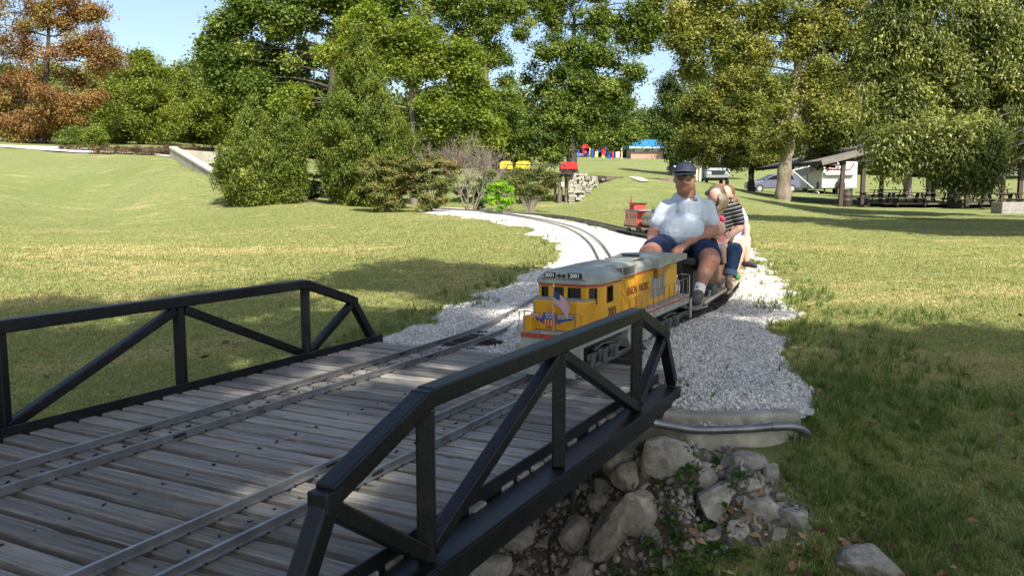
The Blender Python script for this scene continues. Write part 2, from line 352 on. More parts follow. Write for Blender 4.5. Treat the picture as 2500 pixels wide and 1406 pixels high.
# ---------------------------------------------------------------- ballast
rr = np.exp(np.linspace(math.log(3.9), math.log(31), 420)); tt = np.linspace(-.2, .40, 330)
A, B = np.meshgrid(rr, tt, indexing='ij'); X = A*B; Y = A*1.0
mk = gravel_mask(X, Y).reshape(X.shape); T = GZ(X, Y)
def ballast_z(x, y, t, mk):
    near = np.clip((5.6-y)/.8, 0, 1); s_, n_ = bridge_sn(x, y)
    return np.where(near > 0, np.maximum(t, -.095+.05*np.clip((s_-4.1)/1.0, 0, 1)), t)+np.clip(mk*.35, -.12, .03)-.036*np.exp(-(track_dist(x, y, _TO).reshape(np.shape(x))/.215)**6)
BZ = ballast_z(X, Y, T, mk)+(fbm(X, Y, 7, 4, 8)-.47)*.02
me, used = grid_mesh('gravel_bed', X, Y, BZ, keep=(mk > -.1)); me.polygons.foreach_set('use_smooth', [True]*len(me.polygons))
m = bpy.data.materials.new('ballast'); m.use_nodes = True; N, L = nodes(m); b = N['Principled BSDF']; b.inputs['Roughness'].default_value = .85; b.inputs['Specular IOR Level'].default_value = .2
ge = N.new('ShaderNodeNewGeometry')
vo = N.new('ShaderNodeTexVoronoi'); vo.inputs['Scale'].default_value = 48; L.new(ge.outputs['Position'], vo.inputs['Vector'])
vc = N.new('ShaderNodeSeparateColor'); L.new(vo.outputs['Color'], vc.inputs[0])
c = MIX(vc.outputs[0], (.60, .57, .52), (.74, .705, .64))
c = MIX(RAMP(vo.outputs['Distance'], .35, .62), c, (.42, .39, .35))
c = MIX(RAMP(NZ(1.2, 5, .6, pos=ge.outputs['Position']), .55, .75), c, (.66, .62, .54))
c = MIX(RAMP(NZ(11, 8, .8, pos=ge.outputs['Position']), .66, .74), c, (.20, .20, .12))
L.new(c, b.inputs['Base Color'])
bp = N.new('ShaderNodeBump'); bp.inputs['Distance'].default_value = .02; bp.inputs['Strength'].default_value = .7; bp.invert = True; L.new(vo.outputs['Distance'], bp.inputs['Height']); L.new(bp.outputs[0], b.inputs['Normal'])
tag(link('gravel_bed', me, m), kind='structure')
MATS['ballast'] = m
# ---------------------------------------------------------------- scatter by geometry nodes
def gn_scatter(name, pts, rot, scl, variants, kind='stuff', label=None, vidx=None):
    me = bpy.data.meshes.new(name); me.vertices.add(len(pts)); me.vertices.foreach_set('co', np.asarray(pts, np.float32).ravel())
    a = me.attributes.new('rot', 'FLOAT_VECTOR', 'POINT'); a.data.foreach_set('vector', np.asarray(rot, np.float32).ravel())
    scl = np.asarray(scl, np.float32); scl = np.repeat(scl[:, None], 3, 1) if scl.ndim == 1 else scl
    a = me.attributes.new('scl', 'FLOAT_VECTOR', 'POINT'); a.data.foreach_set('vector', scl.ravel())
    a = me.attributes.new('idx', 'INT', 'POINT'); a.data.foreach_set('value', (rng.integers(0, len(variants), len(pts)) if vidx is None else vidx).astype(np.int32))
    o = bpy.data.objects.new(name, me); COL.objects.link(o); tag(o, label, kind=kind)
    ng = bpy.data.node_groups.new(name, 'GeometryNodeTree'); ng.interface.new_socket('Geometry', in_out='INPUT', socket_type='NodeSocketGeometry'); ng.interface.new_socket('Geometry', in_out='OUTPUT', socket_type='NodeSocketGeometry')
    n = ng.nodes; l = ng.links; gi = n.new('NodeGroupInput'); go = n.new('NodeGroupOutput'); ip = n.new('GeometryNodeInstanceOnPoints'); jo = n.new('GeometryNodeJoinGeometry')
    for vme in variants[::-1]:
        vo_ = bpy.data.objects.new(name+'_source', vme); oi = n.new('GeometryNodeObjectInfo'); oi.inputs['Object'].default_value = vo_; oi.inputs['As Instance'].default_value = False; g2 = n.new('GeometryNodeGeometryToInstance')
        l.new(oi.outputs['Geometry'], g2.inputs[0]); l.new(g2.outputs[0], jo.inputs[0])
    l.new(gi.outputs[0], ip.inputs['Points']); l.new(jo.outputs[0], ip.inputs['Instance']); ip.inputs['Pick Instance'].default_value = True
    for nm, tp, sk_ in (('rot', 'FLOAT_VECTOR', 'Rotation'), ('scl', 'FLOAT_VECTOR', 'Scale'), ('idx', 'INT', 'Instance Index')):
        na = n.new('GeometryNodeInputNamedAttribute'); na.data_type = tp; na.inputs[0].default_value = nm; l.new(na.outputs[0], ip.inputs[sk_])
    l.new(ip.outputs[0], go.inputs[0]); md = o.modifiers.new('scatter', 'NODES'); md.node_group = ng
    return o
def stone_mesh(name, seed, mat_, n=12, flat=.6):
    r = random.Random(seed); bm = bmesh.new()
    for i in range(n):
        q = Vector((r.gauss(0, 1), r.gauss(0, 1), r.gauss(0, 1))).normalized(); bm.verts.new((q.x*r.uniform(.8, 1.2), q.y*.8, q.z*flat))
    bmesh.ops.convex_hull(bm, input=bm.verts); me = bpy.data.meshes.new(name); bm.to_mesh(me); bm.free(); me.materials.append(mat_); return me
stm = [mat('limestone_chip', (.62, .595, .545), .85, rnd=.22, var=.2, vscale=.9), mat('limestone_chip_grey', (.40, .38, .345), .85, rnd=.25, var=.2, vscale=.9)]
stv = [stone_mesh('stone', i, stm[i % 3 == 2]) for i in range(6)]
nS = 90000; r_ = np.exp(rng.uniform(math.log(3.9), math.log(13), nS)); t_ = rng.uniform(-.22, .42, nS); x = r_*t_; y = r_
mk = gravel_mask(x, y); ok = (mk > -.05-np.where(y < 5, .08, .38)*rng.random(nS)**4) & ((track_dist(x, y) > .19) | (rng.random(nS) < .30)); x, y, mk, r_ = x[ok], y[ok], mk[ok], r_[ok]
z = ballast_z(x, y, GZ(x, y), mk)
gn_scatter('gravel_stones', np.stack([x, y, z+.004], -1), rng.uniform(-3, 3, (len(x), 3)), rng.uniform(.005, .0135, len(x))*np.clip(r_/7, .9, 1.6), stv, label='loose pale limestone chips of the track bed')
# darker stones in the creek bed
nS = 14000; x = rng.uniform(-1.2, 2.4, nS); y = rng.uniform(2.4, 4.6, nS); cm_ = creek_mask(x, y); ok = cm_ > rng.uniform(-.05, .02, nS); x, y = x[ok], y[ok]
def ground_z(x, y):
    d = np.clip(creek_mask(x, y)*6+.4, 0, 1); r = np.hypot(x, y)
    return GZ(x, y)+(fbm(x, y, .9, 4, 2)-.47)*.035*np.clip(r/6, .3, 3)+d*(fbm(x, y, 5, 3, 4)-.47)*.12-np.clip(gravel_mask(x, y)*2, 0, .06)*(y > 4.5)
cs = [stone_mesh('pebble', 20+i, mat('creek_pebble', (.20, .18, .155), .8, rnd=.5, var=.3, vscale=1)) for i in range(4)]
gn_scatter('creek_gravel', np.stack([x, y, ground_z(x, y)], -1), rng.uniform(-3, 3, (len(x), 3)), rng.uniform(.008, .03, len(x)), cs, label='dark rubble gravel of the creek bed')
# ---------------------------------------------------------------- grass
leafmat('grass_blade', (.085, .135, .034), (.165, .195, .070), (.33, .29, .15), trans=.3, rough=.6)
leafmat('grass_blade_deep', (.034, .076, .016), (.072, .122, .028), (.19, .19, .075), trans=.3, rough=.55)
def tuft_mesh(name, seed, nb, h, spread, lean, width, mat_, tint):
    r = np.random.default_rng(seed); co = []; q = []; tn = []
    for i in range(nb):
        a = r.uniform(0, 6.28); d = r.uniform(0, spread)*np.sqrt(r.random()); bx, by = math.cos(a)*d, math.sin(a)*d
        hh = h*r.uniform(.45, 1.15); la = r.uniform(0, 6.28); le = lean*r.uniform(.2, 1.2)*hh; w_ = width*r.uniform(.7, 1.3); fx, fy = -math.sin(la)*w_, math.cos(la)*w_
        mx_, my_ = bx+math.cos(la)*le*.4, by+math.sin(la)*le*.4; tx, ty = bx+math.cos(la)*le, by+math.sin(la)*le
        b0 = len(co); co += [(bx-fx, by-fy, -.005), (bx+fx, by+fy, -.005), (mx_+fx*.8, my_+fy*.8, hh*.6), (mx_-fx*.8, my_-fy*.8, hh*.6), (tx+fx*.15, ty+fy*.15, hh*.95), (tx-fx*.15, ty-fy*.15, hh*.93)]
        q += [(b0, b0+1, b0+2, b0+3), (b0+3, b0+2, b0+4, b0+5)]; t = float(np.clip(r.normal(tint, .12 if h < .05 else .2), 0, 1)); tn += [t, min(1, t+.08)]
    me = quads(bpy.data.meshes.new(name), np.array(co), np.array(q)); a = me.attributes.new('tint', 'FLOAT', 'FACE'); a.data.foreach_set('value', tn); me.materials.append(mat_); return me
def lawn_points(n, lo, hi, a0=-.68, a1=.68, power=0):
    r = np.exp(rng.uniform(math.log(lo), math.log(hi), n)); t = rng.uniform(a0, a1, n); x = r*np.sin(t); y = r*np.cos(t)
    s_, n_ = bridge_sn(x, y)
    ok = (gravel_mask(x, y) < (-.05+.24*rng.random(n)**2)) & (creek_mask(x, y) < rng.uniform(-.1, .02, n)) & ~((n_ > -3.42) & (n_ < -1.1) & (s_ < 4.6)) & ~((n_ > -1.3) & (n_ < -.6) & (s_ > 3.9) & (s_ < 4.2))
    return x[ok], y[ok], r[ok]
gm = MATS['grass_blade']; gd = MATS['grass_blade_deep']
lv = [tuft_mesh('grass_tuft', i, 12, .024, .058, .9, .0022, gm, .42+.06*i) for i in range(5)]+[tuft_mesh('grass_tuft', 9, 12, .023, .058, .9, .0022, gm, .85)]
x, y, r_ = lawn_points(250000, 2.6, 48); kp = rng.random(len(x)) < np.clip((48-r_)/20, 0, 1)+.0; x, y, r_ = x[kp], y[kp], r_[kp]
patch = fbm(x, y*2.6, .5, 4, 31); vi = np.where(rng.random(len(x)) < np.clip((patch-.53)*6, 0.02, .8), 5, rng.integers(0, 5, len(x)))
sc_ = np.clip(r_/7.5, .8, 1.9)*rng.uniform(.7, 1.2, len(x)); hz_ = np.clip(1.0-(r_-5)*.045, .38, 1.05)*(.7+.6*fbm(x, y, 1.5, 2, 6))
gn_scatter('lawn_grass', np.stack([x, y, ground_z(x, y)], -1), np.stack([rng.uniform(-.15, .15, len(x)), rng.uniform(-.15, .15, len(x)), rng.uniform(0, 6.28, len(x))], -1), np.stack([sc_, sc_, sc_*hz_], -1), lv, label='mown lawn grass, green with dry straw blades', vidx=vi)
# longer grass: by the bridge, the abutment, gravel edges and the right bank
tv = [tuft_mesh('long_grass_tuft', 40+i, 16, .12, .05, .8, .0026, gd, .3+.1*i) for i in range(5)]
x, y, r_ = lawn_points(60000, 1.8, 26); s_, n_ = bridge_sn(x, y); gmk = gravel_mask(x, y); cmk = creek_mask(x, y)
prob = np.where(gmk > -.35, .5, 0)+np.where((n_ < -3.4) & (n_ > -4.0) & (s_ > 1) & (s_ < 5.2), .5, 0)+np.where((x > .8) & (y < 4.9), .95, 0)+np.where(cmk > -.5, .5, 0)+np.where((x > 1.2) & (y > 4) & (y < 7) & (gmk > -1.2), .35, 0)
prob *= np.clip((fbm(x, y, 2.2, 3, 77)-.25)*2.6, .1, 1.2); prob = np.where(y > 12, prob*.35, prob); ok = rng.random(len(x)) < prob; x, y, r_ = x[ok], y[ok], r_[ok]
sc_ = np.clip(r_/6.5, .5, 1.5)*rng.uniform(.5, 1.1, len(x))*np.where(y > 6, .7, 1)
gn_scatter('long_grass', np.stack([x, y, ground_z(x, y)], -1), np.stack([rng.uniform(-.25, .25, len(x)), rng.uniform(-.25, .25, len(x)), rng.uniform(0, 6.28, len(x))], -1), sc_, tv, label='uncut long grass along the gravel, the bridge and the creek bank')
# weeds coming up through the edges of the gravel
r_ = np.exp(rng.uniform(math.log(4.3), math.log(20), 9000)); t = rng.uniform(-.25, .42, 9000); x = r_*np.sin(t); y = r_*np.cos(t); gk = gravel_mask(x, y); td = track_dist(x, y)
ok = (gk > 0) & (gk < .75) & (td > .25) & (rng.random(9000) < np.clip((fbm(x, y, 1.4, 3, 55)-.42)*3, .03, 1)*np.exp(-gk*3.2)); x, y, r_ = x[ok], y[ok], r_[ok]
gn_scatter('gravel_weeds', np.stack([x, y, ballast_z(x, y, GZ(x, y), gravel_mask(x, y))], -1), np.stack([rng.uniform(-.4, .4, len(x)), rng.uniform(-.4, .4, len(x)), rng.uniform(0, 6.28, len(x))], -1), rng.uniform(.3, .8, len(x))*np.clip(r_/7, .8, 1.4), tv, label='sparse grass and weeds rooted in the edges of the gravel')
# fallen leaves
def leaflet(name, seed, mat_, tint):
    r = np.random.default_rng(seed); co = np.array([(0, -.5, 0), (.22, -.1, .06), (.30, .15, .1), (0, .55, .02), (-.28, .18, .11), (-.2, -.12, .05)]); q = np.array([(0, 1, 2, 3), (0, 3, 4, 5)])
    me = quads(bpy.data.meshes.new(name), co, q); a = me.attributes.new('tint', 'FLOAT', 'FACE'); a.data.foreach_set('value', [tint, tint]); me.materials.append(mat_); return me
leafmat('dry_leaf', (.10, .045, .022), (.25, .12, .055), (.42, .30, .17), trans=.15, rough=.7)
fl = [leaflet('fallen_leaf', i, MATS['dry_leaf'], i/5) for i in range(6)]
r_ = np.exp(rng.uniform(math.log(2), math.log(14), 900)); t = rng.uniform(-.62, .62, 900); x = r_*np.sin(t); y = r_*np.cos(t); s_, n_ = bridge_sn(x, y); ok = ~((n_ > -3.5) & (n_ < -1.1) & (s_ < 4.7)) & ((y < 7.5) | (rng.random(900) < .25)); x, y = x[ok], y[ok]
xc = rng.uniform(.2, 1.6, 260); yc = rng.uniform(2.2, 3.6, 260); x = np.r_[x, xc]; y = np.r_[y, yc]
gn_scatter('fallen_leaves', np.stack([x, y, np.maximum(ground_z(x, y), 0*x-9)+.03], -1), np.stack([rng.uniform(-.6, .6, len(x)), rng.uniform(-.6, .6, len(x)), rng.uniform(0, 6.28, len(x))], -1), rng.uniform(.03, .075, len(x)), fl, label='brown fallen leaves lying in the grass and on the bank')
# ================================================================ footbridge with the railway deck
wood = bpy.data.materials.new('weathered_plank'); wood.use_nodes = True; N, L = nodes(wood); b = N['Principled BSDF']; b.inputs['Roughness'].default_value = .8; b.inputs['Specular IOR Level'].default_value = .3
tc = N.new('ShaderNodeTexCoord'); oi = N.new('ShaderNodeObjectInfo')
ad = N.new('ShaderNodeVectorMath'); ad.operation = 'ADD'; L.new(tc.outputs['Object'], ad.inputs[0])
cm = N.new('ShaderNodeCombineXYZ'); mu = N.new('ShaderNodeMath'); mu.operation = 'MULTIPLY'; mu.inputs[1].default_value = 37.0; L.new(oi.outputs['Random'], mu.inputs[0]); L.new(mu.outputs[0], cm.inputs[1]); L.new(mu.outputs[0], cm.inputs[2]); L.new(cm.outputs[0], ad.inputs[1])
pos = ad.outputs[0]
gr = NZ(16, 8, .7, (.14, 3.2, 1), pos); fine = NZ(60, 4, .7, (.05, 2.4, 1), pos); blot = NZ(5, 6, .7, (.5, 1, 1), pos)
c = MIX(RAMP(gr, .36, .62), (.125, .112, .093), (.265, .247, .215))
c = MIX(RAMP(fine, .52, .66), c, (.33, .315, .28))
c = MIX(RAMP(blot, .55, .8), c, (.205, .18, .145))
wv = N.new('ShaderNodeTexNoise'); wv.inputs['Scale'].default_value = 2.2; L.new(pos, wv.inputs['Vector'])
crk = NZ(22, 3, .5, (.035, 2.6, 1), pos); c = MIX(RAMP(crk, .70, .73), c, (.05, .043, .036))
kn = N.new('ShaderNodeTexVoronoi'); kn.inputs['Scale'].default_value = 2.6; mp = N.new('ShaderNodeMapping'); mp.inputs['Scale'].default_value = (1, 2.2, 1); L.new(pos, mp.inputs[0]); L.new(mp.outputs[0], kn.inputs['Vector'])
kr = N.new('ShaderNodeMapRange'); kr.inputs[1].default_value = .10; kr.inputs[2].default_value = .02; L.new(kn.outputs['Distance'], kr.inputs[0]); c = MIX(kr.outputs[0], c, (.07, .05, .038))
mr = N.new('ShaderNodeMapRange'); mr.inputs[3].default_value = .62; mr.inputs[4].default_value = 1.32; L.new(oi.outputs['Random'], mr.inputs[0]); c = MIX(1.0, c, mr.outputs[0], 'MULTIPLY')
L.new(c, b.inputs['Base Color'])
bp = N.new('ShaderNodeBump'); bp.inputs['Distance'].default_value = .004; bp.inputs['Strength'].default_value = .9; L.new(gr, bp.inputs['Height'])
bp2 = N.new('ShaderNodeBump'); bp2.inputs['Distance'].default_value = .006; bp2.inputs['Strength'].default_value = .8; bp2.invert = True; L.new(RAMP(crk, .68, .73), bp2.inputs['Height']); L.new(bp.outputs[0], bp2.inputs['Normal']); L.new(bp2.outputs[0], b.inputs['Normal'])
blk = mat('black_enamel', (.0065, .0065, .009), .42, spec=.32, var=.35, vscale=3, bump=.2, bscale=60, dirt=.22, dirtcol=(.04, .035, .03))
steel = mat('rail_steel', (.34, .335, .33), .42, metal=.85, var=.3, vscale=5, dirt=.5, dirtcol=(.16, .12, .09))
rust = mat('rusty_steel', (.20, .115, .075), .75, metal=.3, var=.4, vscale=12)
bolt = mat('dark_bolt', (.03, .026, .024), .6, metal=.6)
br = thing('truss_bridge', 'black steel truss footbridge with weathered grey plank deck carrying two miniature tracks over the ditch', 'bridge', W(2.8, -2.35, -.2))
def truss(n, so_, hx):
    S = (lambda s: s) if n > -2 else (lambda s: float(np.interp(s, [1.2, 1.245, 1.425, 1.845, 2.75, 3.65, 4.07, 4.27], [1.41, 1.44, 1.62, 2.045, 2.98, 3.95, 4.42, 4.645]))); t = .052; cz_ = .455
    def seg(nm, a, b, w_=t, h_=t, e=0):
        A_, B_ = W(S(a[0]), n, a[1]), W(S(b[0]), n, b[1]); d = (B_-A_).normalized(); MB().bar(A_-d*e, B_+d*e, w_, h_).build(nm, blk, br, True, bevel=.006, bseg=2)
    seg('top_chord', (1.845, cz_), (3.65, cz_), .058, .056, .0)
    for a, b in (((1.845, cz_), (1.425, .315)), ((3.65, cz_), (4.07, .30))): seg('top_chord', a, b, .0575, .0555, -.004)
    seg('end_post', (1.425, .30), (1.245, .0)); seg('end_post', (4.07, .29), (4.262, .0))
    for s in (1.845, 2.75, 3.65): seg('post', (s, -.01), (s, cz_-.028), .05, .05)
    for a, b in (((1.44, .28), (1.82, .02)), ((1.86, .02), (2.72, .41)), ((2.78, .41), (3.62, .02)), ((3.68, .02), (4.05, .27))): seg('diagonal', a, b, .046, .046)
    for s, z in ((1.845, .455), (3.65, .455), (1.425, .308), (4.07, .296)): 
        MB().box(W(S(s), n, z-.002), (.061, .061, .05), Matrix.Rotation(-BA, 3, 'Z')).build('weld_joint', blk, br, True, bevel=.004)
    # bottom beam: flange, outer web, inner edge plate
    oy = 1 if n > -2 else -1; s0, s1 = S(1.2), S(4.27)
    MB().bar(W(s0, n-oy*.008, -.02), W(s1, n-oy*.008, -.02), .112, .012).build('beam_flange', blk, br, True, bevel=.002)
    MB().bar(W(s0, n+oy*.042, -.062), W(s1, n+oy*.042, -.062), .012, .072).bar(W(s0, n-oy*.01, -.104), W(s1, n-oy*.01, -.104), .112, .011).build('beam_web', blk, br, True, bevel=.002)
    MB().bar(W(s0, n-oy*.082, .004), W(s1, n-oy*.082, .004), .010, .075).build('deck_edge_plate', blk, br, True, bevel=.002)
    MB().box(W(s1-.05, n-oy*.01, -.21), (.16, .12, .12), Matrix.Rotation(-BA, 3, 'Z')).build('bearing_block', blk, br, True)
truss(-1.215, 0, 0); truss(-3.49, .325, 0)
pl = bmesh.new()
def plank_mesh(i):
    r = random.Random(i); L_ = 2.12+r.uniform(-.02, .03); nx = 24; vs = []; fs = []
    wv_ = [r.uniform(-.0011, .0011) for _ in range(nx+1)]; w2 = [r.uniform(-.0011, .0011) for _ in range(nx+1)]
    chip = {r.randrange(2, nx-2): r.uniform(.003, .009) for _ in range(2)}
    for k in range(nx+1):
        xx = -L_/2+L_*k/nx; a = -.0405+wv_[k]; b_ = .0415+w2[k]-chip.get(k, 0); zz = r.uniform(-.0012, .0012); c_ = .005
        vs += [(xx, a, -.036), (xx, a, -c_+zz), (xx, a+c_, zz), (xx, b_-c_, zz), (xx, b_, -c_+zz), (xx, b_, -.036)]
    for k in range(nx):
        for j in range(6): a = k*6+j; b_ = k*6+(j+1) % 6; fs.append((a, b_, b_+6, a+6))
    fs += [tuple(range(6))[::-1], tuple(nx*6+j for j in range(6))]
    me = bpy.data.meshes.new('plank'); me.from_pydata(vs, [], fs); me.materials.append(wood)
    bm = bmesh.new(); bm.from_mesh(me); bmesh.ops.recalc_face_normals(bm, faces=bm.faces); bm.to_mesh(me); bm.free(); return me
pms = [plank_mesh(i) for i in range(7)]; nb = Matrix.Rotation(-BA, 4, 'Z')
base = Vector(br.location); k = 0; s = .42
bolts = MB()
while s < 4.56:
    inst('plank', pms[k % 7], br, W(s, -2.35+random.uniform(-.008, .008), -.002+random.uniform(-.002, .002))-base, (random.uniform(-.012, .012), random.uniform(-.002, .002), -BA+random.uniform(-.004, .004)+(math.pi if k % 3 == 1 else 0)))
    for n in (-2.86, -2.36, -1.84):
        if random.random() < .93: bolts.cyl(W(s+random.uniform(-.02, .02), n+random.uniform(-.012, .012), -.002), W(s, n, .0025), .0042, 8)
    k += 1; s += .1145
bolts.build('deck_bolts', bolt, br, True)['kind'] = 'stuff'
for n in (-3.1, -2.6, -2.1, -1.6): MB().bar(W(.5, n, -.105), W(4.45, n, -.105), .06, .13).build('stringer', blk, br, True)
for s in (1.3, 2.2, 3.1, 4.0): MB().bar(W(s, -3.42, -.22), W(s, -1.3, -.22), .05, .09).build('cross_beam', blk, br, True)
# ================================================================ tracks
def track_path(xy):
    p = spline([Vector((a, b_, 0)) for a, b_ in xy], 14); p = resample(p, .1); x = np.array([q.x for q in p]); y = np.array([q.y for q in p])
    z = GZ(x, y)+.052; s_ = x*BD.x+y*BD.y; k = np.clip((s_-5.4)/1.6, 0, 1); z = np.where(s_ < 5.4, 0, z*k+0*(1-k));
    z = np.convolve(np.r_[z[:6], z, z[-6:]], np.ones(13)/13, 'valid')
    return [Vector((a, b_, c_)) for a, b_, c_ in zip(x, y, z)]
RT = track_path(right_xy); LT = track_path(left_xy)
prof = [(-.013, 0), (-.013, .004), (-.0032, .008), (-.0032, .0205), (-.0065, .0225), (-.0065, .030), (.0065, .030), (.0065, .0225), (.0032, .0205), (.0032, .008), (.013, .004), (.013, 0)]
def off(path, d):
    out = []
    for i, p in enumerate(path):
        t = path[min(i+1, len(path)-1)]-path[max(i-1, 0)]; t.z = 0; t.normalize(); out.append(p+Vector((t.y, -t.x, 0))*d+Vector((0, 0, .001)))
    return out
tie_m = mat('creosoted_tie', (.050, .040, .034), .85, rnd=.4, var=.4, vscale=9, bump=.5, bscale=30)
tie_me = MB().box((0, 0, -.018), (.42, .045, .034)).mesh('sleeper'); tie_me.materials.append(tie_m)
def frame_at(path, k):
    t = path[min(k+1, len(path)-1)]-path[max(k-1, 0)]; return path[k], math.atan2(-t.x, t.y), t.normalized()
def track(name_label, path, s_from, n_ties, spacing, sink):
    t = thing('railway_track', name_label, 'railway track', path[0])
    for d in (-.103, .103):
        o = MB().sweep(prof, off(path, d)).build('rail', steel, t, True, smooth=30)
    pp = resample(path, spacing); pp = [p for p in pp if p.x*BD.x+p.y*BD.y > s_from][:n_ties]; o0 = Vector(t.location)
    for i in range(1, len(pp)-1):
        a = math.atan2(-(pp[i+1]-pp[i-1]).x, (pp[i+1]-pp[i-1]).y)
        inst('sleeper', tie_me, t, pp[i]-o0+Vector((random.uniform(-.012, .012), random.uniform(-.01, .01), -sink*random.uniform(.5, 1.3))), (0, random.uniform(-.02, .02), a+random.uniform(-.05, .05)), (random.uniform(.93, 1.05), random.uniform(.85, 1.15), 1))
    fp = MB()
    for p in resample(path, 1.9)[1:16]:
        k = min(range(len(path)), key=lambda q: (path[q]-p).length)
        q, a, tg = frame_at(path, k); nn = Vector((tg.y, -tg.x, 0))
        for d in (-.103, .103): fp.bar(q+nn*d-tg*.032+Vector((0, 0, .014)), q+nn*d+tg*.032+Vector((0, 0, .014)), .012, .010)
    fp.build('joint_bar', bolt, t, True)['kind'] = 'stuff'
    return t
track('inner miniature railway track from the left of the deck, curving away left through white gravel', LT, 4.62, 70, .125, .030)
track('outer miniature railway track under the yellow locomotive, with dark close-set sleepers', RT, 4.6, 190, .115, -.004)
# spike heads on deck
sp = MB()
for pth in (LT, RT):
    for d in (-.103, .103):
        s = .5
        while s < 4.5:
            for e in (-.018, .018):
                n = (-2.85 if pth is LT else -1.84)+d+e; q = W(s+random.uniform(-.01, .01), n, .002); sp.box(q+Vector((0, 0, .003)), (.007, .007, .005))
            s += .1145
sp.build('rail_spikes', bolt, br, True)['kind'] = 'stuff'
# ================================================================ concrete abutment, conduit
conc = mat('old_concrete', (.36, .33, .26), .88, var=.45, vscale=4, bump=.35, bscale=45, dirt=.7, dirtcol=(.13, .115, .085))
ab = thing('concrete_abutment', 'weathered concrete abutment ledge at the near bank, grey pipe clipped along it', 'abutment', PZ(1750, 1085, -.28))
def wallpts(lst, z): return [PZ(u, v, z) for u, v in lst]
top = [PZ(1500, 1000, -.10), PZ(1575, 1008, -.10), PZ(1640, 1015, -.10), PZ(1700, 1020, -.10), PZ(1800, 1019, -.10), PZ(1957, 1013, -.10)]
back = [q+Vector((.01, .17, .012)) for q in top]
m_ = MB(); n = len(top)
rows = [top, [q+Vector((0, .012, .012)) for q in top], [q+Vector((0, .16, .012)) for q in top], [q+Vector((0, .17, -.5)) for q in top], [q+Vector((0, .0, -.5)) for q in top], [q+Vector((0, 0, -.0)) for q in top]]
vs = [v for r_ in rows[:5] for v in r_]; fs = []
for i in range(5):
    for k in range(n-1): a = i*n+k; b_ = ((i+1) % 5)*n+k; fs.append((a, a+1, b_+1, b_))
fs += [tuple(i*n for i in range(5)), tuple(i*n+n-1 for i in range(5))[::-1]]
m_.add(vs, fs).build('curb_block', conc, ab, True, bevel=.008, bseg=2)
low = [q+Vector((0, -.05, -.048)) for q in top]; m_ = MB()
for a, b_ in zip(low, low[1:]):
    d = (b_-a); m_.add([a, b_, b_+Vector((0, .2, 0)), a+Vector((0, .2, 0)), a-Vector((0, 0, .6)), b_-Vector((0, 0, .6)), b_+Vector((0, .2, -.6)), a+Vector((0, .2, -.6))], [(0, 1, 2, 3), (0, 4, 5, 1), (1, 5, 6, 2), (3, 7, 4, 0)])
m_.build('footing', conc, ab, True)
yc_ = top[3].y-.065
pp_ = [P(u, v, yc_+k_) for u, v, k_ in ((1480, 1020, 0), (1560, 1026, 0), (1630, 1038, 0), (1690, 1048, 0), (1740, 1049, 0), (1830, 1046, 0), (1890, 1041, 0), (1935, 1041, .0), (1962, 1050, .02), (1982, 1072, .05), (1992, 1105, .08))]
cond = mat('galvanised_conduit', (.20, .21, .215), .42, metal=.75, var=.3, vscale=9, dirt=.3)
pt = thing('conduit_pipe', 'grey metal conduit bending round the concrete abutment under the bridge end', 'pipe', pp_[4])
MB().tube(spline(pp_, 6), .0205, 12).build('pipe', cond, pt, True, smooth=60)
for i in (4, 6): 
    q = pp_[i]; MB().tube([q+Vector((-.013, 0, 0)), q+Vector((.013, 0, 0))], .0235, 12).build('coupling', cond, pt, True, smooth=60)
# ================================================================ rocks
rock_m = bpy.data.materials.new('limestone_rock'); rock_m.use_nodes = True; N, L = nodes(rock_m); b = N['Principled BSDF']; b.inputs['Roughness'].default_value = .87; b.inputs['Specular IOR Level'].default_value = .25
tc = N.new('ShaderNodeTexCoord'); pos = tc.outputs['Object']; oi = N.new('ShaderNodeObjectInfo')
n1 = NZ(9, 9, .7, None, pos); n2 = NZ(30, 8, .8, None, pos); n3 = NZ(3.5, 5, .6, None, pos)
c = MIX(RAMP(n1, .35, .65), (.17, .15, .115), (.50, .455, .365)); c = MIX(RAMP(n2, .5, .72), c, (.50, .485, .45)); c = MIX(RAMP(n3, .55, .72), c, (.155, .155, .115)); c = MIX(RAMP(NZ(70, 4, .7, None, pos), .62, .7), c, (.10, .095, .085))
mr = N.new('ShaderNodeMapRange'); mr.inputs[3].default_value = .7; mr.inputs[4].default_value = 1.15; L.new(oi.outputs['Random'], mr.inputs[0]); c = MIX(1.0, c, mr.outputs[0], 'MULTIPLY'); L.new(c, b.inputs['Base Color'])
bp = N.new('ShaderNodeBump'); bp.inputs['Distance'].default_value = .012; bp.inputs['Strength'].default_value = .8; L.new(n2, bp.inputs['Height']); bp2 = N.new('ShaderNodeBump'); bp2.inputs['Distance'].default_value = .02; bp2.inputs['Strength'].default_value = .6; L.new(n1, bp2.inputs['Height']); L.new(bp.outputs[0], bp2.inputs['Normal']); L.new(bp2.outputs[0], b.inputs['Normal'])
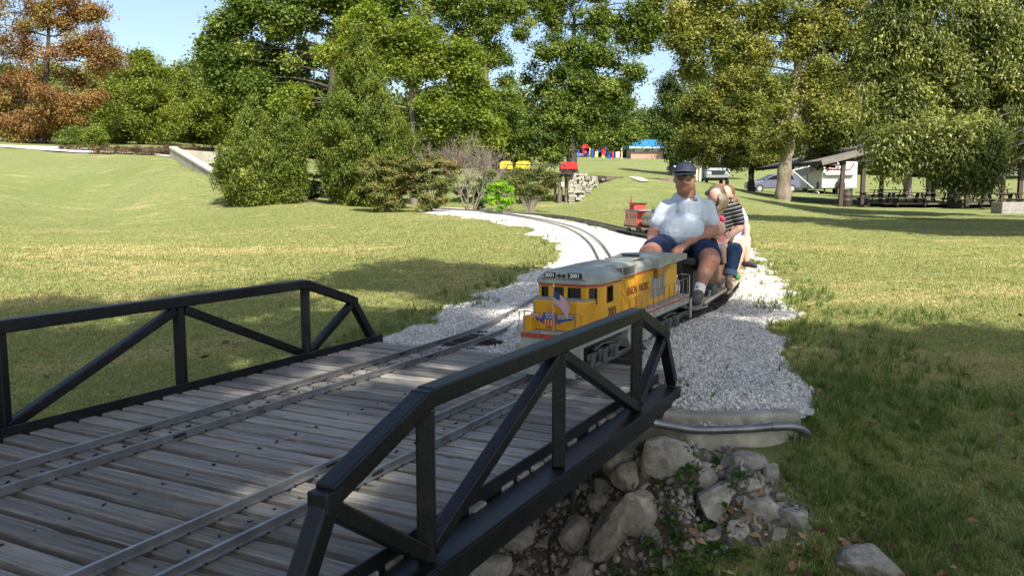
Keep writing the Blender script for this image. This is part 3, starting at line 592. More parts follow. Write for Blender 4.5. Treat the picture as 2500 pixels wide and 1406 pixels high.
def rock_mesh(seed, sx, sy, sz):
    r = random.Random(seed); bm = bmesh.new(); bmesh.ops.create_icosphere(bm, subdivisions=4 if sx > .09 else 3, radius=1)
    pl_ = []
    for _ in range(15):
        d = Vector((r.gauss(0, 1), r.gauss(0, 1), r.gauss(0, .8))).normalized(); pl_.append((d, r.uniform(.55, .88)))
    o_ = Vector((r.uniform(0, 50), 0, 0))
    for v in bm.verts:
        for d, k in pl_:
            h = v.co.dot(d)
            if h > k: v.co -= d*(h-k)*.94
        q = v.co.copy(); v.co += v.normal*(noise.fractal(q*1.6+o_, 1, 2, 4)*.07+noise.noise(q*6+o_)*.022)
        v.co = Vector((v.co.x*sx*1.34, v.co.y*sy*1.3, v.co.z*sz*1.36))
    me = bpy.data.meshes.new('rock'); bm.to_mesh(me); bm.free(); me.polygons.foreach_set('use_smooth', [True]*len(me.polygons)); me.set_sharp_from_angle(angle=R(20)); return me
ROCKS = [  # u, v centre, w, h px, depth lift z, tilt, label
 (1628,1122,140,88,-.27,0,'big rounded brown boulder just below the concrete abutment'),
 (1520,1132,100,86,-.33,.3,'dark slab rock leaning beside the big brown boulder, nearest the bridge beam'),
 (1545,1170,95,70,-.42,-.2,'pale angular rock catching sun below the big brown boulder'),
 (1480,1190,76,60,-.46,.2,'grey split rock under the bridge beam, left of the sunlit angular one'),
 (1470,1228,72,56,-.53,0,'blocky grey rock on top of the long upright slab'),
 (1420,1160,74,66,-.46,.4,'dark rock tucked behind the beam at the head of the ditch'),
 (1330,1215,60,30,-.62,0,'small pale rock lying alone in the dark under the bridge'),
 (1578,1192,56,40,-.46,0,'small round tan rock in the middle of the pile, above the broad dome'),
 (1555,1248,132,86,-.52,0,'broad domed grey rock in the middle of the pile'),
 (1492,1305,70,150,-.63,.42,'long upright grey slab leaning left at the ditch'),
 (1412,1300,96,84,-.68,-.1,'sunlit wedge rock with orange tip at the ditch bottom'),
 (1718,1172,104,72,-.37,0,'blue grey smooth rock right below the chips slope'),
 (1760,1232,124,90,-.44,.15,'large tilted grey slab with a flat face, right of the middle'),
 (1838,1198,64,62,-.36,0,'round grey rock above the pointed pale block'),
 (1878,1162,54,72,-.31,.1,'brownish upright rock at the right top of the pile by the grass'),
 (1820,1130,96,44,-.28,0,'flat tan rock half buried under the abutment grass'),
 (1970,1155,56,36,-.30,0,'small pale rock sunk in the grass right of the pile'),
 (1870,1244,94,60,-.40,.1,'pointed pale block jutting over the rounded tan one'),
 (1850,1286,70,58,-.45,0,'rounded tan rock under the pointed pale block'),
 (1940,1268,84,64,-.40,0,'wide flat grey rock at the right edge of the pile in grass'),
 (1722,1278,84,56,-.50,0,'moss tinged rock below the large tilted slab'),
 (1612,1302,96,42,-.56,.1,'low pale rock with a sunny patch among the leafy weeds'),
 (1742,1318,50,44,-.53,0,'small mossy rock among weeds left of the lone tan lump'),
 (1795,1310,62,64,-.50,0,'weathered lump with lichen at the foot of the pile'),
 (1770,1278,44,34,-.48,0,'little rock wedged between the mossy one and the lichen lump'),
 (1862,1335,60,46,-.50,0,'brown low rock below the rounded tan one, part buried'),
 (1742,1368,66,40,-.58,0,'half hidden grey rock in the dark weeds at the bottom'),
 (2118,1378,140,72,-.46,0,'large lone pale boulder in the grass at the bottom right'),
 (1250,1312,130,60,-.74,.1,'flat slab with a bright sun fleck beside the beam'),
 (1180,1385,150,70,-.80,0,'large smooth slab at the bottom edge under the beam'),
 (1335,1335,60,30,-.74,0,'thin flat stone in the creek gravel'),
 (1425,1382,66,52,-.72,0,'grey cracked rock at the bottom beside the thin pipe'),
 (1392,1412,70,30,-.74,0,'rock cut by the bottom edge of the picture near the thin pipe'),
 (1820,1410,110,30,-.57,0,'low rock at the very bottom below the weeds'),
 (1655,1215,60,30,-.42,0,'small flat stone in the brown chips at the middle of the pile'),
 (1700,1150,40,22,-.34,0,'small stone on the chips slope under the abutment'),
 (1905,1312,64,46,-.46,0,'weathered rock half swallowed by grass below the wide flat one'),
 (1668,1262,58,44,-.48,.2,'angular grey stone between the broad dome and the large tilted slab'),
 (1560,1352,74,46,-.6,0,'flat brown stone among weeds right of the long upright slab'),
 (1650,1368,60,38,-.6,0,'small square stone in the weeds left of the bottom grey rock'),
 (1800,1172,52,36,-.32,0,'little tan stone between the blue grey rock and the brownish upright one'),
 (1690,1222,44,32,-.4,0,'small wedge stone left of the large tilted slab'),
 (1500,1250,44,34,-.5,0,'small stone pinched between the blocky rock and the upright slab'),
 (1375,1235,50,40,-.6,.2,'dark stone at the foot of the bank under the beam'),
]
for i, (u, v, w_, h_, z, tilt, lb) in enumerate(ROCKS):
    Y_ = GR(u, v+h_*.36, lo=2.2).y+.04; c_ = P(u, v, Y_); sx = px(w_, Y_)/2; sz = px(h_, Y_)/2
    me = rock_mesh(100+i, sx, max(sx*.8, sz*.8), sz); o = link('rock', me, rock_m); o.location = c_; o.rotation_euler = (0, tilt, 0)
    tag(o, lb, 'rock', 'rocks piled on the ditch bank')
dk = mat('black_poly_pipe', (.02, .022, .022), .5)
o = MB().tube(spline([PZ(1345, 1310, -.70), PZ(1340, 1345, -.73), PZ(1343, 1390, -.75), PZ(1345, 1440, -.78)], 5), .009, 8).build('hose', dk, smooth=60)
tag(o, 'thin black pipe running down through the creek gravel at the bottom', 'hose')
# weeds on the bank
leafmat('weed_leaf', (.035, .085, .018), (.07, .15, .03), (.14, .21, .045), trans=.3)
def weed_mesh(seed, nl, size):
    r = np.random.default_rng(seed); co = []; q = []; tn = []
    for i in range(nl):
        a = r.uniform(0, 6.28); el = r.uniform(.1, 1.1); d = np.array([math.cos(a)*math.cos(el), math.sin(a)*math.cos(el), math.sin(el)]); s_ = np.array([-math.sin(a), math.cos(a), 0]); L_ = size*r.uniform(.5, 1); w_ = L_*r.uniform(.12, .2)
        b0 = len(co); p0 = d*L_*.25; p1 = d*L_*.6+np.array([0, 0, .04*L_]); p2 = d*L_-np.array([0, 0, .25*L_*math.cos(el)])
        co += [p0-s_*w_*.3, p0+s_*w_*.3, p1+s_*w_, p1-s_*w_, p2+s_*w_*.15, p2-s_*w_*.15]; q += [(b0, b0+1, b0+2, b0+3), (b0+3, b0+2, b0+4, b0+5)]; t = float(r.random()); tn += [t, t]
    me = quads(bpy.data.meshes.new('weed'), np.array(co), np.array(q)); a = me.attributes.new('tint', 'FLOAT', 'FACE'); a.data.foreach_set('value', tn); me.materials.append(MATS['weed_leaf']); return me
wd = [weed_mesh(i, 14+4*i, .11) for i in range(4)]
pts = []
for (u, v, z, sp_, k_) in [(1640,1265,-.5,60,26),(1690,1310,-.53,80,60),(1620,1350,-.6,90,70),(1760,1350,-.56,90,70),(1900,1380,-.52,110,60),(1500,1330,-.65,40,14),(1740,1070,-.3,40,8),(1860,1075,-.28,60,26),(1780,1150,-.33,40,14),(1680,1390,-.6,80,60),(1980,1330,-.45,80,30),(1560,1380,-.66,60,20),(1830,1165,-.33,30,12)]:
    for _ in range(k_//5+2): pts.append(PZ(u+random.gauss(0, sp_*.5), v+random.gauss(0, sp_*.3), z))
x = np.array([p.x for p in pts]); y = np.array([p.y for p in pts])
gn_scatter('bank_weeds', np.stack([x, y, ground_z(x, y)-.01], -1), np.stack([0*x, 0*x, rng.uniform(0, 6.28, len(x))], -1), rng.uniform(.3, .8, len(x)), wd, label='broad leaved green weeds growing between the bank rocks')
# ================================================================ miniature diesel locomotive. local axes: X = to the train's left (photo right), Y = towards its rear
def onside(u, v, n):
    q = P(u, v, 1); d = Vector((q.x, q.y, q.z-CAMH)); t = n/(d.x*BN.x+d.y*BN.y); return (d.x*BD.x+d.y*BD.y)*t, CAMH+d.z*t
yel = mat('armour_yellow', (.70, .33, .012), .38, var=.22, vscale=7, spec=.5, coat=.15, dirt=.45, dirtcol=(.30, .15, .03))
harb = mat('harbour_grey', (.30, .315, .275), .5, var=.3, vscale=6, dirt=.4, dirtcol=(.15, .15, .12))
red = mat('stripe_red', (.42, .045, .022), .5, var=.2, vscale=10)
darkg = mat('underframe_grey', (.085, .09, .085), .6, var=.4, vscale=20, dirt=.5, dirtcol=(.03, .028, .026))
blackm = mat('matt_black', (.012, .012, .012), .6)
glass = mat('dark_window', (.01, .011, .012), .12, spec=.6)
white = mat('white_print', (.75, .75, .72), .5)
wood_r = mat('brown_letter', (.16, .045, .015), .6)
blue = mat('emblem_blue', (.03, .07, .28), .5)
wirem = mat('handrail_wire', (.32, .20, .12), .5, metal=.3, var=.4, vscale=30)
wirew = mat('pale_wire', (.55, .53, .47), .5)
S0, NC = 4.02, -1.825
lo = thing('locomotive', 'yellow and grey miniature diesel locomotive numbered 2001 coming onto the bridge', 'locomotive', W(S0, NC, 0), -BA)
def LB(): return MB()
def hb(nm, parts, mt, **k): 
    b_ = MB()
    for c, s_ in parts: b_.box(c, s_)
    return b_.build(nm, mt, lo, **k)
LEN = 2.14
# frame / walkway
hb('sill', [((0, LEN/2, .222), (.375, LEN, .062))], harb, bevel=.003)
hb('sill_stripe', [((.189, LEN/2+.01, .247), (.004, LEN-.02, .014)), ((-.189, LEN/2+.01, .247), (.004, LEN-.02, .014)), ((0, -.003, .240), (.36, .006, .022))], red)
hb('walkway', [((0, LEN/2, .2565), (.385, LEN+.01, .007))], mat('walkway_grey', (.36, .36, .33), .7, var=.3, vscale=9, dirt=.5))
# plow
MB().prism([(-.185, .195), (.185, .195), (.175, .10), (.13, .045), (-.13, .045), (-.175, .10)], (0, -.012, 0), (1, 0, 0), (0, 0, 1), (0, .012, 0)).build('pilot_plate', harb, lo, bevel=.003)
MB().prism([(-.16, .085), (0, .10), (.16, .085), (.17, .035), (-.17, .035)], (0, -.07, 0), (1, 0, 0), (0, 0, 1), (0, .05, 0)).build('snow_plow', harb, lo, bevel=.004)
hb('coupler', [((0, -.06, .125), (.035, .12, .03)), ((.012, -.12, .125), (.04, .04, .045))], darkg, bevel=.004)
b_ = MB()
for sx in (-1, 1):
    for k in range(3): b_.box((sx*.168, -.03, .06+.05*k), (.05, .05, .006))
    b_.box((sx*.192, -.03, .12), (.005, .05, .15))
b_.build('step_well', harb, lo)
# nose
nose = MB().prism([(-.165, .33), (-.165, .115), (-.135, .085), (.115, .085), (.165, .135), (.165, .33)], (0, 0, .262), (1, 0, 0), (0, 1, 0), (0, 0, .165)).build('nose', yel, lo, bevel=.006, bseg=2)
MB().prism([(-.162, .33), (-.162, .117), (-.134, .09), (.113, .09), (.162, .137), (.162, .33)], (0, 0, .427), (1, 0, 0), (0, 1, 0), (0, 0, .006)).build('nose_top', harb, lo, bevel=.003)
hb('battery_box', [((-.155, .05, .30), (.05, .07, .085))], yel, bevel=.004)
b_ = MB().bar((-.045, .08, .378), (.01, .08, .382), .004); b_.bar((-.045, .088, .378), (-.045, .08, .378), .004).bar((.01, .088, .382), (.01, .08, .382), .004).bar((-.04, .082, .365), (.012, .082, .368), .006)
b_.build('nose_handle', yel, lo)
# cab : slanted nose-side panels
cabp = [(-.185, .60), (-.185, .235), (-.165, .205), (.12, .205), (.185, .26), (.185, .60)]
CABZ0, CABZ1 = .262, .50
def cab_face(a, b_, z0, z1, holes, nm='cab_panel', mt=yel, th=.008):
    """a wall from a to b (xy) with rectangular window holes, built as strips"""
    a = Vector((*a, 0)); b_ = Vector((*b_, 0)); d = b_-a; L_ = d.length; d.normalize(); nrm = Vector((d.y, -d.x, 0)); m_ = MB()
    xs = sorted({0, L_, *[h[0] for h in holes], *[h[1] for h in holes]})
    for x0, x1 in zip(xs, xs[1:]):
        hs = [h for h in holes if h[0] <= (x0+x1)/2 <= h[1]]
        for q0, q1 in ([(z0, z1)] if not hs else [(z0, hs[0][2]), (hs[0][3], z1)]):
            m_.prism([(x0, q0), (x1, q0), (x1, q1), (x0, q1)], a, d, (0, 0, 1), -nrm*th)
    o = m_.build(nm, mt, lo)
    for h in holes:
        g = MB()
        for (x0, x1, q0, q1) in ((h[0], h[1], h[2], h[2]+.006), (h[0], h[1], h[3]-.006, h[3]), (h[0], h[0]+.005, h[2]+.006, h[3]-.006), (h[1]-.005, h[1], h[2]+.006, h[3]-.006)):
            g.prism([(x0, q0), (x1, q0), (x1, q1), (x0, q1)], a+nrm*.0025, d, (0, 0, 1), -nrm*.013)
        f_ = g.build('window', blackm, lo)
        if nm != 'cab_side': MB().prism([(h[0]+.005, h[2]+.006), (h[1]-.005, h[2]+.006), (h[1]-.005, h[3]-.006), (h[0]+.005, h[3]-.006)], a-nrm*.009, d, (0, 0, 1), -nrm*.002).build('pane', glass, f_)
    return o
wz0, wz1 = .420, .492
cab_face((-.185, .235), (-.165, .205), .262, .512, [])
cab_face((-.165, .205), (.12, .205), .262, .512, [(.012, .055, wz0-.01, wz1), (.085, .15, wz0+.002, wz1), (.175, .255, wz0+.002, wz1)])
cab_face((.12, .205), (.185, .26), .262, .512, [(.018, .066, wz0-.02, wz1)])
cab_face((.185, .26), (.185, .60), .262, .512, [(.10, .20, .395, .490)], nm='cab_side')
cab_face((-.185, .60), (-.185, .235), .262, .512, [(.14, .24, .395, .490)], nm='cab_side')
cab_face((.185, .60), (-.185, .60), .262, .512, [])
hb('cab_floor', [((0, .41, .30), (.36, .36, .006))], blackm)
st = MB()
for a, b2 in (((-.185, .235), (-.165, .205)), ((-.165, .205), (.12, .205)), ((.12, .205), (.185, .26)), ((.185, .26), (.185, .60))):
    a, b2 = Vector((*a, .503)), Vector((*b2, .503)); d = (b2-a).normalized(); nr = Vector((d.y, -d.x, 0))*.003; st.bar(a+nr, b2+nr, .005, .010)
st.build('cab_stripe', red, lo)
# cab roof
z0, z1 = .510, .588
vs = [(-.192, .605, z0), (-.192, .225, z0), (-.17, .193, z0), (.125, .193, z0), (.193, .25, z0), (.193, .605, z0),
      (-.192, .605, z0+.028), (-.192, .225, z0+.026), (-.17, .197, z0+.024), (.125, .197, z0+.024), (.193, .252, z0+.026), (.193, .605, z0+.028),
      (-.13, .605, z1), (-.13, .255, z1-.006), (.11, .255, z1-.006), (.12, .605, z1)]
fs = [(0, 1, 2, 3, 4, 5), (0, 6, 7, 1), (1, 7, 8, 2), (2, 8, 9, 3), (3, 9, 10, 4), (4, 10, 11, 5), (6, 12, 13, 7), (7, 13, 8), (8, 13, 14, 9), (9, 14, 10), (10, 14, 15, 11), (12, 15, 14, 13), (0, 5, 11, 15, 12, 6)]
MB().add(vs, fs).build('cab_roof', harb, lo, bevel=.004, bseg=2)
MB().prism([(-.15, .535), (.125, .535), (.095, .583), (-.12, .583)], (0, .188, 0), (1, 0, 0), (0, 0, 1), (0, .07, 0)).build('visor_box', harb, lo, bevel=.006, bseg=2)
def text(s_, size, loc, ax, ay, mt, parent, name='lettering', depth=.001, sx=1, bold=0):
    cu = bpy.data.curves.new('t', 'FONT'); cu.body = s_; cu.size = size; cu.extrude = depth; cu.offset = bold; cu.align_x = 'CENTER'; cu.align_y = 'CENTER'
    o = bpy.data.objects.new('t', cu); me = bpy.data.meshes.new_from_object(o); ax = Vector(ax).normalized(); ay = Vector(ay).normalized(); az = ax.cross(ay)
    M_ = Matrix(((ax.x*sx, ay.x, az.x, loc[0]), (ax.y*sx, ay.y, az.y, loc[1]), (ax.z*sx, ay.z, az.z, loc[2]), (0, 0, 0, 1))); me.transform(M_); bpy.data.objects.remove(o)
    return link(name, me, mt, parent)
for x0, x1, bx in ((-.128, -.058, -.093), (.02, .102, .061)):
    o = hb('number_board', [(((x0+x1)/2, .186, .559), (x1-x0, .008, .031))], blackm, bevel=.002)
    text('2001', .030, ((x0+x1)/2, .1812, .559), (1, 0, 0), (0, 0, 1), white, o, bold=.0006)
o = hb('headlight', [((-.019, .185, .557), (.062, .006, .030))], harb, bevel=.002)
for x0 in (-.033, -.006): MB().cyl((x0, .183, .557), (x0, .179, .557), .0115, 14).build('lens', glass, o)
# hood
HN = .128
hood = hb('hood', [((0, 1.18, .38), (2*HN, 1.16, .235))], yel, bevel=.003)
b_ = MB()
for k in range(26):
    y = .64+k*.0265
    b_.box((HN+.0008, y, .38), (.0012, .0018, .225)); b_.box((-HN-.0008, y, .38), (.0012, .0018, .225))
b_.build('door_seam', mat('seam_brown', (.26, .13, .01), .6), lo)
MB().box((HN+.0015, 1.53, .385), (.002, .32, .16)).build('door_panel', mat('bare_grey_panel', (.30, .28, .25), .55, var=.4, vscale=14, stretch=(1, 1, .15)), lo, label='weathered bare grey door panel')
b_ = MB()
for k in range(7): b_.box((HN+.003, 1.39+k*.045, .385), (.001, .003, .16))
b_.build('panel_seam', darkg, lo)
hb('hood_stripe', [((HN+.002, 1.12, .503), (.003, 1.04, .009)), ((-HN-.002, 1.12, .503), (.003, 1.04, .009))], red)
# hood roof, rounded
pr = [(-HN-.004, .508), (-HN-.004, .545), (-HN+.02, .572), (-.05, .584), (.05, .584), (HN-.02, .572), (HN+.004, .545), (HN+.004, .508)]
MB().prism(pr, (0, .61, 0), (1, 0, 0), (0, 0, 1), (0, 1.02, 0)).build('hood_roof', harb, lo, bevel=.004, bseg=2, smooth=40)
MB().prism([(-.15, .508), (-.15, .575), (-.12, .592), (.12, .592), (.15, .575), (.15, .508)], (0, .60, 0), (1, 0, 0), (0, 0, 1), (0, .40, 0)).build('inertial_filter_box', harb, lo, bevel=.003)
b_ = MB()
for k in range(7):
    for y in (.635, .69): b_.box((.1515, y, .522+k*.0075), (.002, .040, .004))
b_.build('louver', blackm, lo)
hb('air_filter_screen', [((.1512, .84, .543), (.003, .21, .048))], mat('screen_mesh', (.10, .10, .075), .8, var=.6, vscale=120), bevel=.001)
hb('exhaust_stack', [((.01, 1.28, .596), (.10, .07, .028)), ((.01, 1.28, .612), (.13, .085, .004))], darkg, bevel=.002)
hb('roof_hatch', [((0, 1.20, .590), (.19, .30, .012))], harb, bevel=.004)
# overhanging radiator roof
MB().prism([(1.40, .508), (1.66, .520), (2.12, .530), (2.12, .572), (1.60, .598), (1.40, .586)], (-.17, 0, 0), (0, 1, 0), (0, 0, 1), (.34, 0, 0)).build('radiator_roof', harb, lo, bevel=.004, bseg=2)
hb('rear_hood', [((0, 1.86, .385), (2*HN-.01, .30, .245))], yel, bevel=.003)
MB().prism([(1.40, .508), (1.72, .512), (1.72, .495), (1.43, .44)], (HN, 0, 0), (0, 1, 0), (0, 0, 1), (.03, 0, 0)).build('radiator_flare', mat('brown_yellow', (.36, .17, .02), .6, var=.3), lo)
# letters
text('UNION  PACIFIC', .072, (HN+.0022, 1.09, .402), (0, 1, 0), (0, 0, 1), wood_r, lo, sx=.84, bold=.001)
text('2001', .076, (.187, .45, .335), (0, 1, 0), (0, 0, 1), wood_r, lo, sx=.95, bold=.0008)
# emblem with wings on the nose
em = thing('x', None, None); bpy.data.objects.remove(em)
def npoly(nm, poly, y, mt, par, th=.0015): return MB().prism(poly, (-.045, y, .318), (1, 0, 0), (0, 0, 1), (0, th, 0)).build(nm, mt, par)
sh = npoly('shield_emblem', [(-.042, .028), (.042, .028), (.046, .018), (.040, -.02), (.022, -.038), (0, -.046), (-.022, -.038), (-.040, -.02), (-.046, .018)], .0815, red, lo)
for k in range(4): npoly('stripe', [(-.030+k*.018, .004), (-.022+k*.018, .004), (-.022+k*.018, -.034), (-.030+k*.018, -.034)], .0805, mat('emblem_orange', (.75, .36, .12), .5), sh, .001)
npoly('emblem_top', [(-.042, .036), (-.03, .042), (.03, .042), (.042, .036), (.040, .006), (-.040, .006)], .080, blue, sh)
text('UNION', .016, (-.045, .0788, .350), (1, 0, 0), (0, 0, 1), white, sh); text('PACIFIC', .013, (-.045, .0788, .334), (1, 0, 0), (0, 0, 1), white, sh)
for sx in (-1, 1):
    wg = npoly('wing', [(sx*.045, .020), (sx*.16*.9, .036), (sx*.16*.9, .018), (sx*.13, .006), (sx*.075, -.004), (sx*.06, -.018), (sx*.045, -.012)] if sx > 0 else [(-.045, .020), (-.118, .036), (-.118, .018), (-.10, .006), (-.075, -.004), (-.06, -.018), (-.045, -.012)], .0815, blue, lo)
    L_ = .14 if sx > 0 else .114
    for k, zz in enumerate((.026, .016)): npoly('feather', [(sx*.05, zz-.006), (sx*L_, zz+.004), (sx*L_, zz+.007), (sx*.05, zz-.003)], .0803, white, wg, .001)
# handrails
def rail(nm, pts, r_=.0028, mt=wirem): MB().tube(pts, r_, 6).build(nm, mt, lo)
pts = [(.186, .74, .372), (.186, 1.0, .378), (.186, 1.5, .382), (.186, 2.10, .386)]
rail('handrail', pts, .0024, wirem)
for k in range(12): y = .76+k*.121; MB().cyl((.187, y, .215), (.186, y, .376), .0035, 6).build('stanchion', wirem, lo)
rail('handrail', [(.15, .62, .42), (.165, .66, .425), (.186, .70, .37)], .0024, wirem)
rail('handrail', [(-.186, .64, .372), (-.186, 2.10, .386)], .003, wirew)
for k in range(7): y = .66+k*.24; MB().cyl((-.187, y, .215), (-.186, y, .376), .0035, 6).build('stanchion', wirem, lo)
rail('front_rail', [(-.19, -.02, .235), (-.182, -.02, .375), (-.15, -.02, .378), (-.06, -.02, .372)], .003, wirem)
rail('front_rail', [(.19, -.02, .235), (.182, -.02, .375), (.15, -.02, .378), (.03, -.02, .372)], .003, wirem)
for x0 in (-.15, -.06, .03, .15): MB().cyl((x0, -.02, .24), (x0, -.02, .378), .0035, 6).build('stanchion', wirem, lo)
for sx in (-1, 1):
    rail('rear_rail', [(sx*.185, 2.15, .26), (sx*.185, 2.15, .405), (sx*.14, 2.15, .41), (sx*.06, 2.15, .40), (sx*.06, 2.15, .26)], .003, wirew)
    b_ = MB()
    for k in range(3): b_.box((sx*.172, 2.16, .10+.05*k), (.045, .045, .006))
    b_.box((sx*.196, 2.16, .15), (.005, .05, .15)); b_.build('step_well', harb, lo)
hb('rear_plate', [((0, 2.145, .20), (.34, .01, .10))], harb)
# trucks
def truck(yc):
    t = MB().box((.150, yc, .108), (.018, .50, .036)).box((-.150, yc, .108), (.018, .50, .036)).box((0, yc, .10), (.28, .08, .05))
    for dy in (-.19, 0, .19):
        for sx in (-1, 1): t.box((sx*.155, yc+dy, .085), (.03, .062, .075)).box((sx*.158, yc+dy+.095 if dy < .1 else yc+dy+.06, .12), (.022, .045, .03))
    o = t.build('truck', darkg, lo, bevel=.004)
    for dy in (-.19, 0, .19):
        w_ = MB()
        for sx in (-1, 1): w_.cyl((sx*.092, yc+dy, .078), (sx*.112, yc+dy, .078), .048, 20).cyl((sx*.086, yc+dy, .078), (sx*.092, yc+dy, .078), .055, 20)
        w_.cyl((-.1, yc+dy, .078), (.1, yc+dy, .078), .012, 8); w_.build('wheelset', blackm, o, smooth=35)
    b_ = MB()
    for dy in (-.1, .09):
        for sx in (-1, 1):
            for k in range(5): b_.cyl((sx*.165, yc+dy, .075+k*.011), (sx*.165, yc+dy, .081+k*.011), .014, 8)
    b_.build('spring', darkg, o)
    MB().tube([(.172, yc-.2, .15), (.172, yc-.05, .165), (.172, yc+.12, .15)], .006, 6).build('brake_pipe', darkg, o)
truck(.40); truck(1.72)
MB().prism([(.80, .19), (1.34, .19), (1.34, .12), (1.28, .055), (.86, .055), (.80, .12)], (-.165, 0, 0), (0, 1, 0), (0, 0, 1), (.33, 0, 0)).build('fuel_tank', harb, lo, bevel=.006, bseg=2)
hb('underframe', [((0, LEN/2, .17), (.24, LEN-.1, .05))], blackm)
# things on the locomotive
fp0 = Vector(lo.location)
LM = WM[lo]
def LW(x, y, z): return LM @ Vector((x, y, z))
fl_ = thing('small_flag', 'small stars and stripes flag on a thin stick at the locomotive nose', 'flag', LW(.018, -.01, .262))
MB().cyl(LW(.018, -.01, .262), LW(.018, -.01, .510), .0028, 8).build('stick', mat('flag_stick', (.55, .42, .22), .5), fl_, True)
MB().tube([LW(.018, -.01, .508), LW(.018, -.01, .520), LW(.018, -.01, .536)], [.004, .007, .001], 8).build('finial', mat('brass_gold', (.6, .45, .2), .4, metal=.6), fl_, True)
fr = mat('flag_red', (.42, .02, .04), .7); fw = mat('flag_white', (.78, .76, .76), .7); fb = mat('flag_blue', (.02, .035, .13), .7)
def fpt(a, b_):  # a along fly 0..1, b down 0..1
    x = .020+a*.104; y = -.012-.012*math.sin(a*7+b_*2)*a-.01*a; z = .500-b_*.078-a*a*.05-.030*a; x -= b_*.016*a
    return LW(x, y, z)
clm = MB(); nx = 26
for j in range(13):
    for i in range(nx):
        canton = i < 10 and j < 7; clm.cm = 2 if canton else (0 if j % 2 == 0 else 1)
        clm.add([fpt(i/nx, j/13), fpt((i+1)/nx, j/13), fpt((i+1)/nx, (j+1)/13), fpt(i/nx, (j+1)/13)], [(0, 1, 2, 3)])
co_ = clm.build('cloth', [fr, fw, fb], fl_, True, smooth=180); sf = co_.modifiers.new('thickness', 'SOLIDIFY'); sf.thickness = .0006
stm_ = MB()
for j in range(9):
    for i in range(6 if j % 2 == 0 else 5):
        a = (.03+(i+(.5 if j % 2 else 0))*.062); b2 = (.04+j*.056); c_ = fpt(a, b2); d1 = (fpt(a+.02, b2)-c_); d2 = (fpt(a, b2+.03)-c_); nn = d1.cross(d2).normalized()*.0009
        for sg in (-1, 1):
            ps = []
            for k in range(10):
                r0 = .18 if k % 2 else .42; an = math.pi*k/5; ps.append(c_+nn*sg+d1*math.sin(an)*r0-d2*math.cos(an)*r0)
            stm_.add(ps, [tuple(range(10))])
stm_.build('star', fw, fl_, True)['kind'] = 'stuff'
# toy figure in cab, red ball like bundle
o = MB().ball(LW(.135, .30, .425), (.03, .03, .035), 14, 10).build('red_bundle', mat('bright_red_cloth', (.55, .03, .03), .6), smooth=60); tag(o, 'red cloth bundle behind the corner window of the locomotive cab', 'bundle')
bt = thing('water_bottle', 'clear water bottle with a blue label on the locomotive rear deck', 'bottle', LW(.10, 2.07, .26))
clear = mat('clear_plastic', (.62, .68, .72), .08, spec=.6); clear.node_tree.nodes['Principled BSDF'].inputs['Transmission Weight'].default_value = .8
q = Vector(bt.location)
MB().tube([q, q+Vector((0, 0, .005)), q+Vector((0, 0, .10)), q+Vector((0, 0, .125)), q+Vector((0, 0, .135))], [.03, .033, .033, .014, .013], 16).build('body', clear, bt, True, smooth=50)
MB().tube([q+Vector((0, 0, .035)), q+Vector((0, 0, .075))], .034, 16, cap=False).build('label_band', [mat('label_blue', (.12, .35, .60), .4, col2=(.7, .75, .8), vscale=40)], bt, True, smooth=60)
MB().cyl(q+Vector((0, 0, .134)), q+Vector((0, 0, .15)), .015, 12).build('cap', white, bt, True)
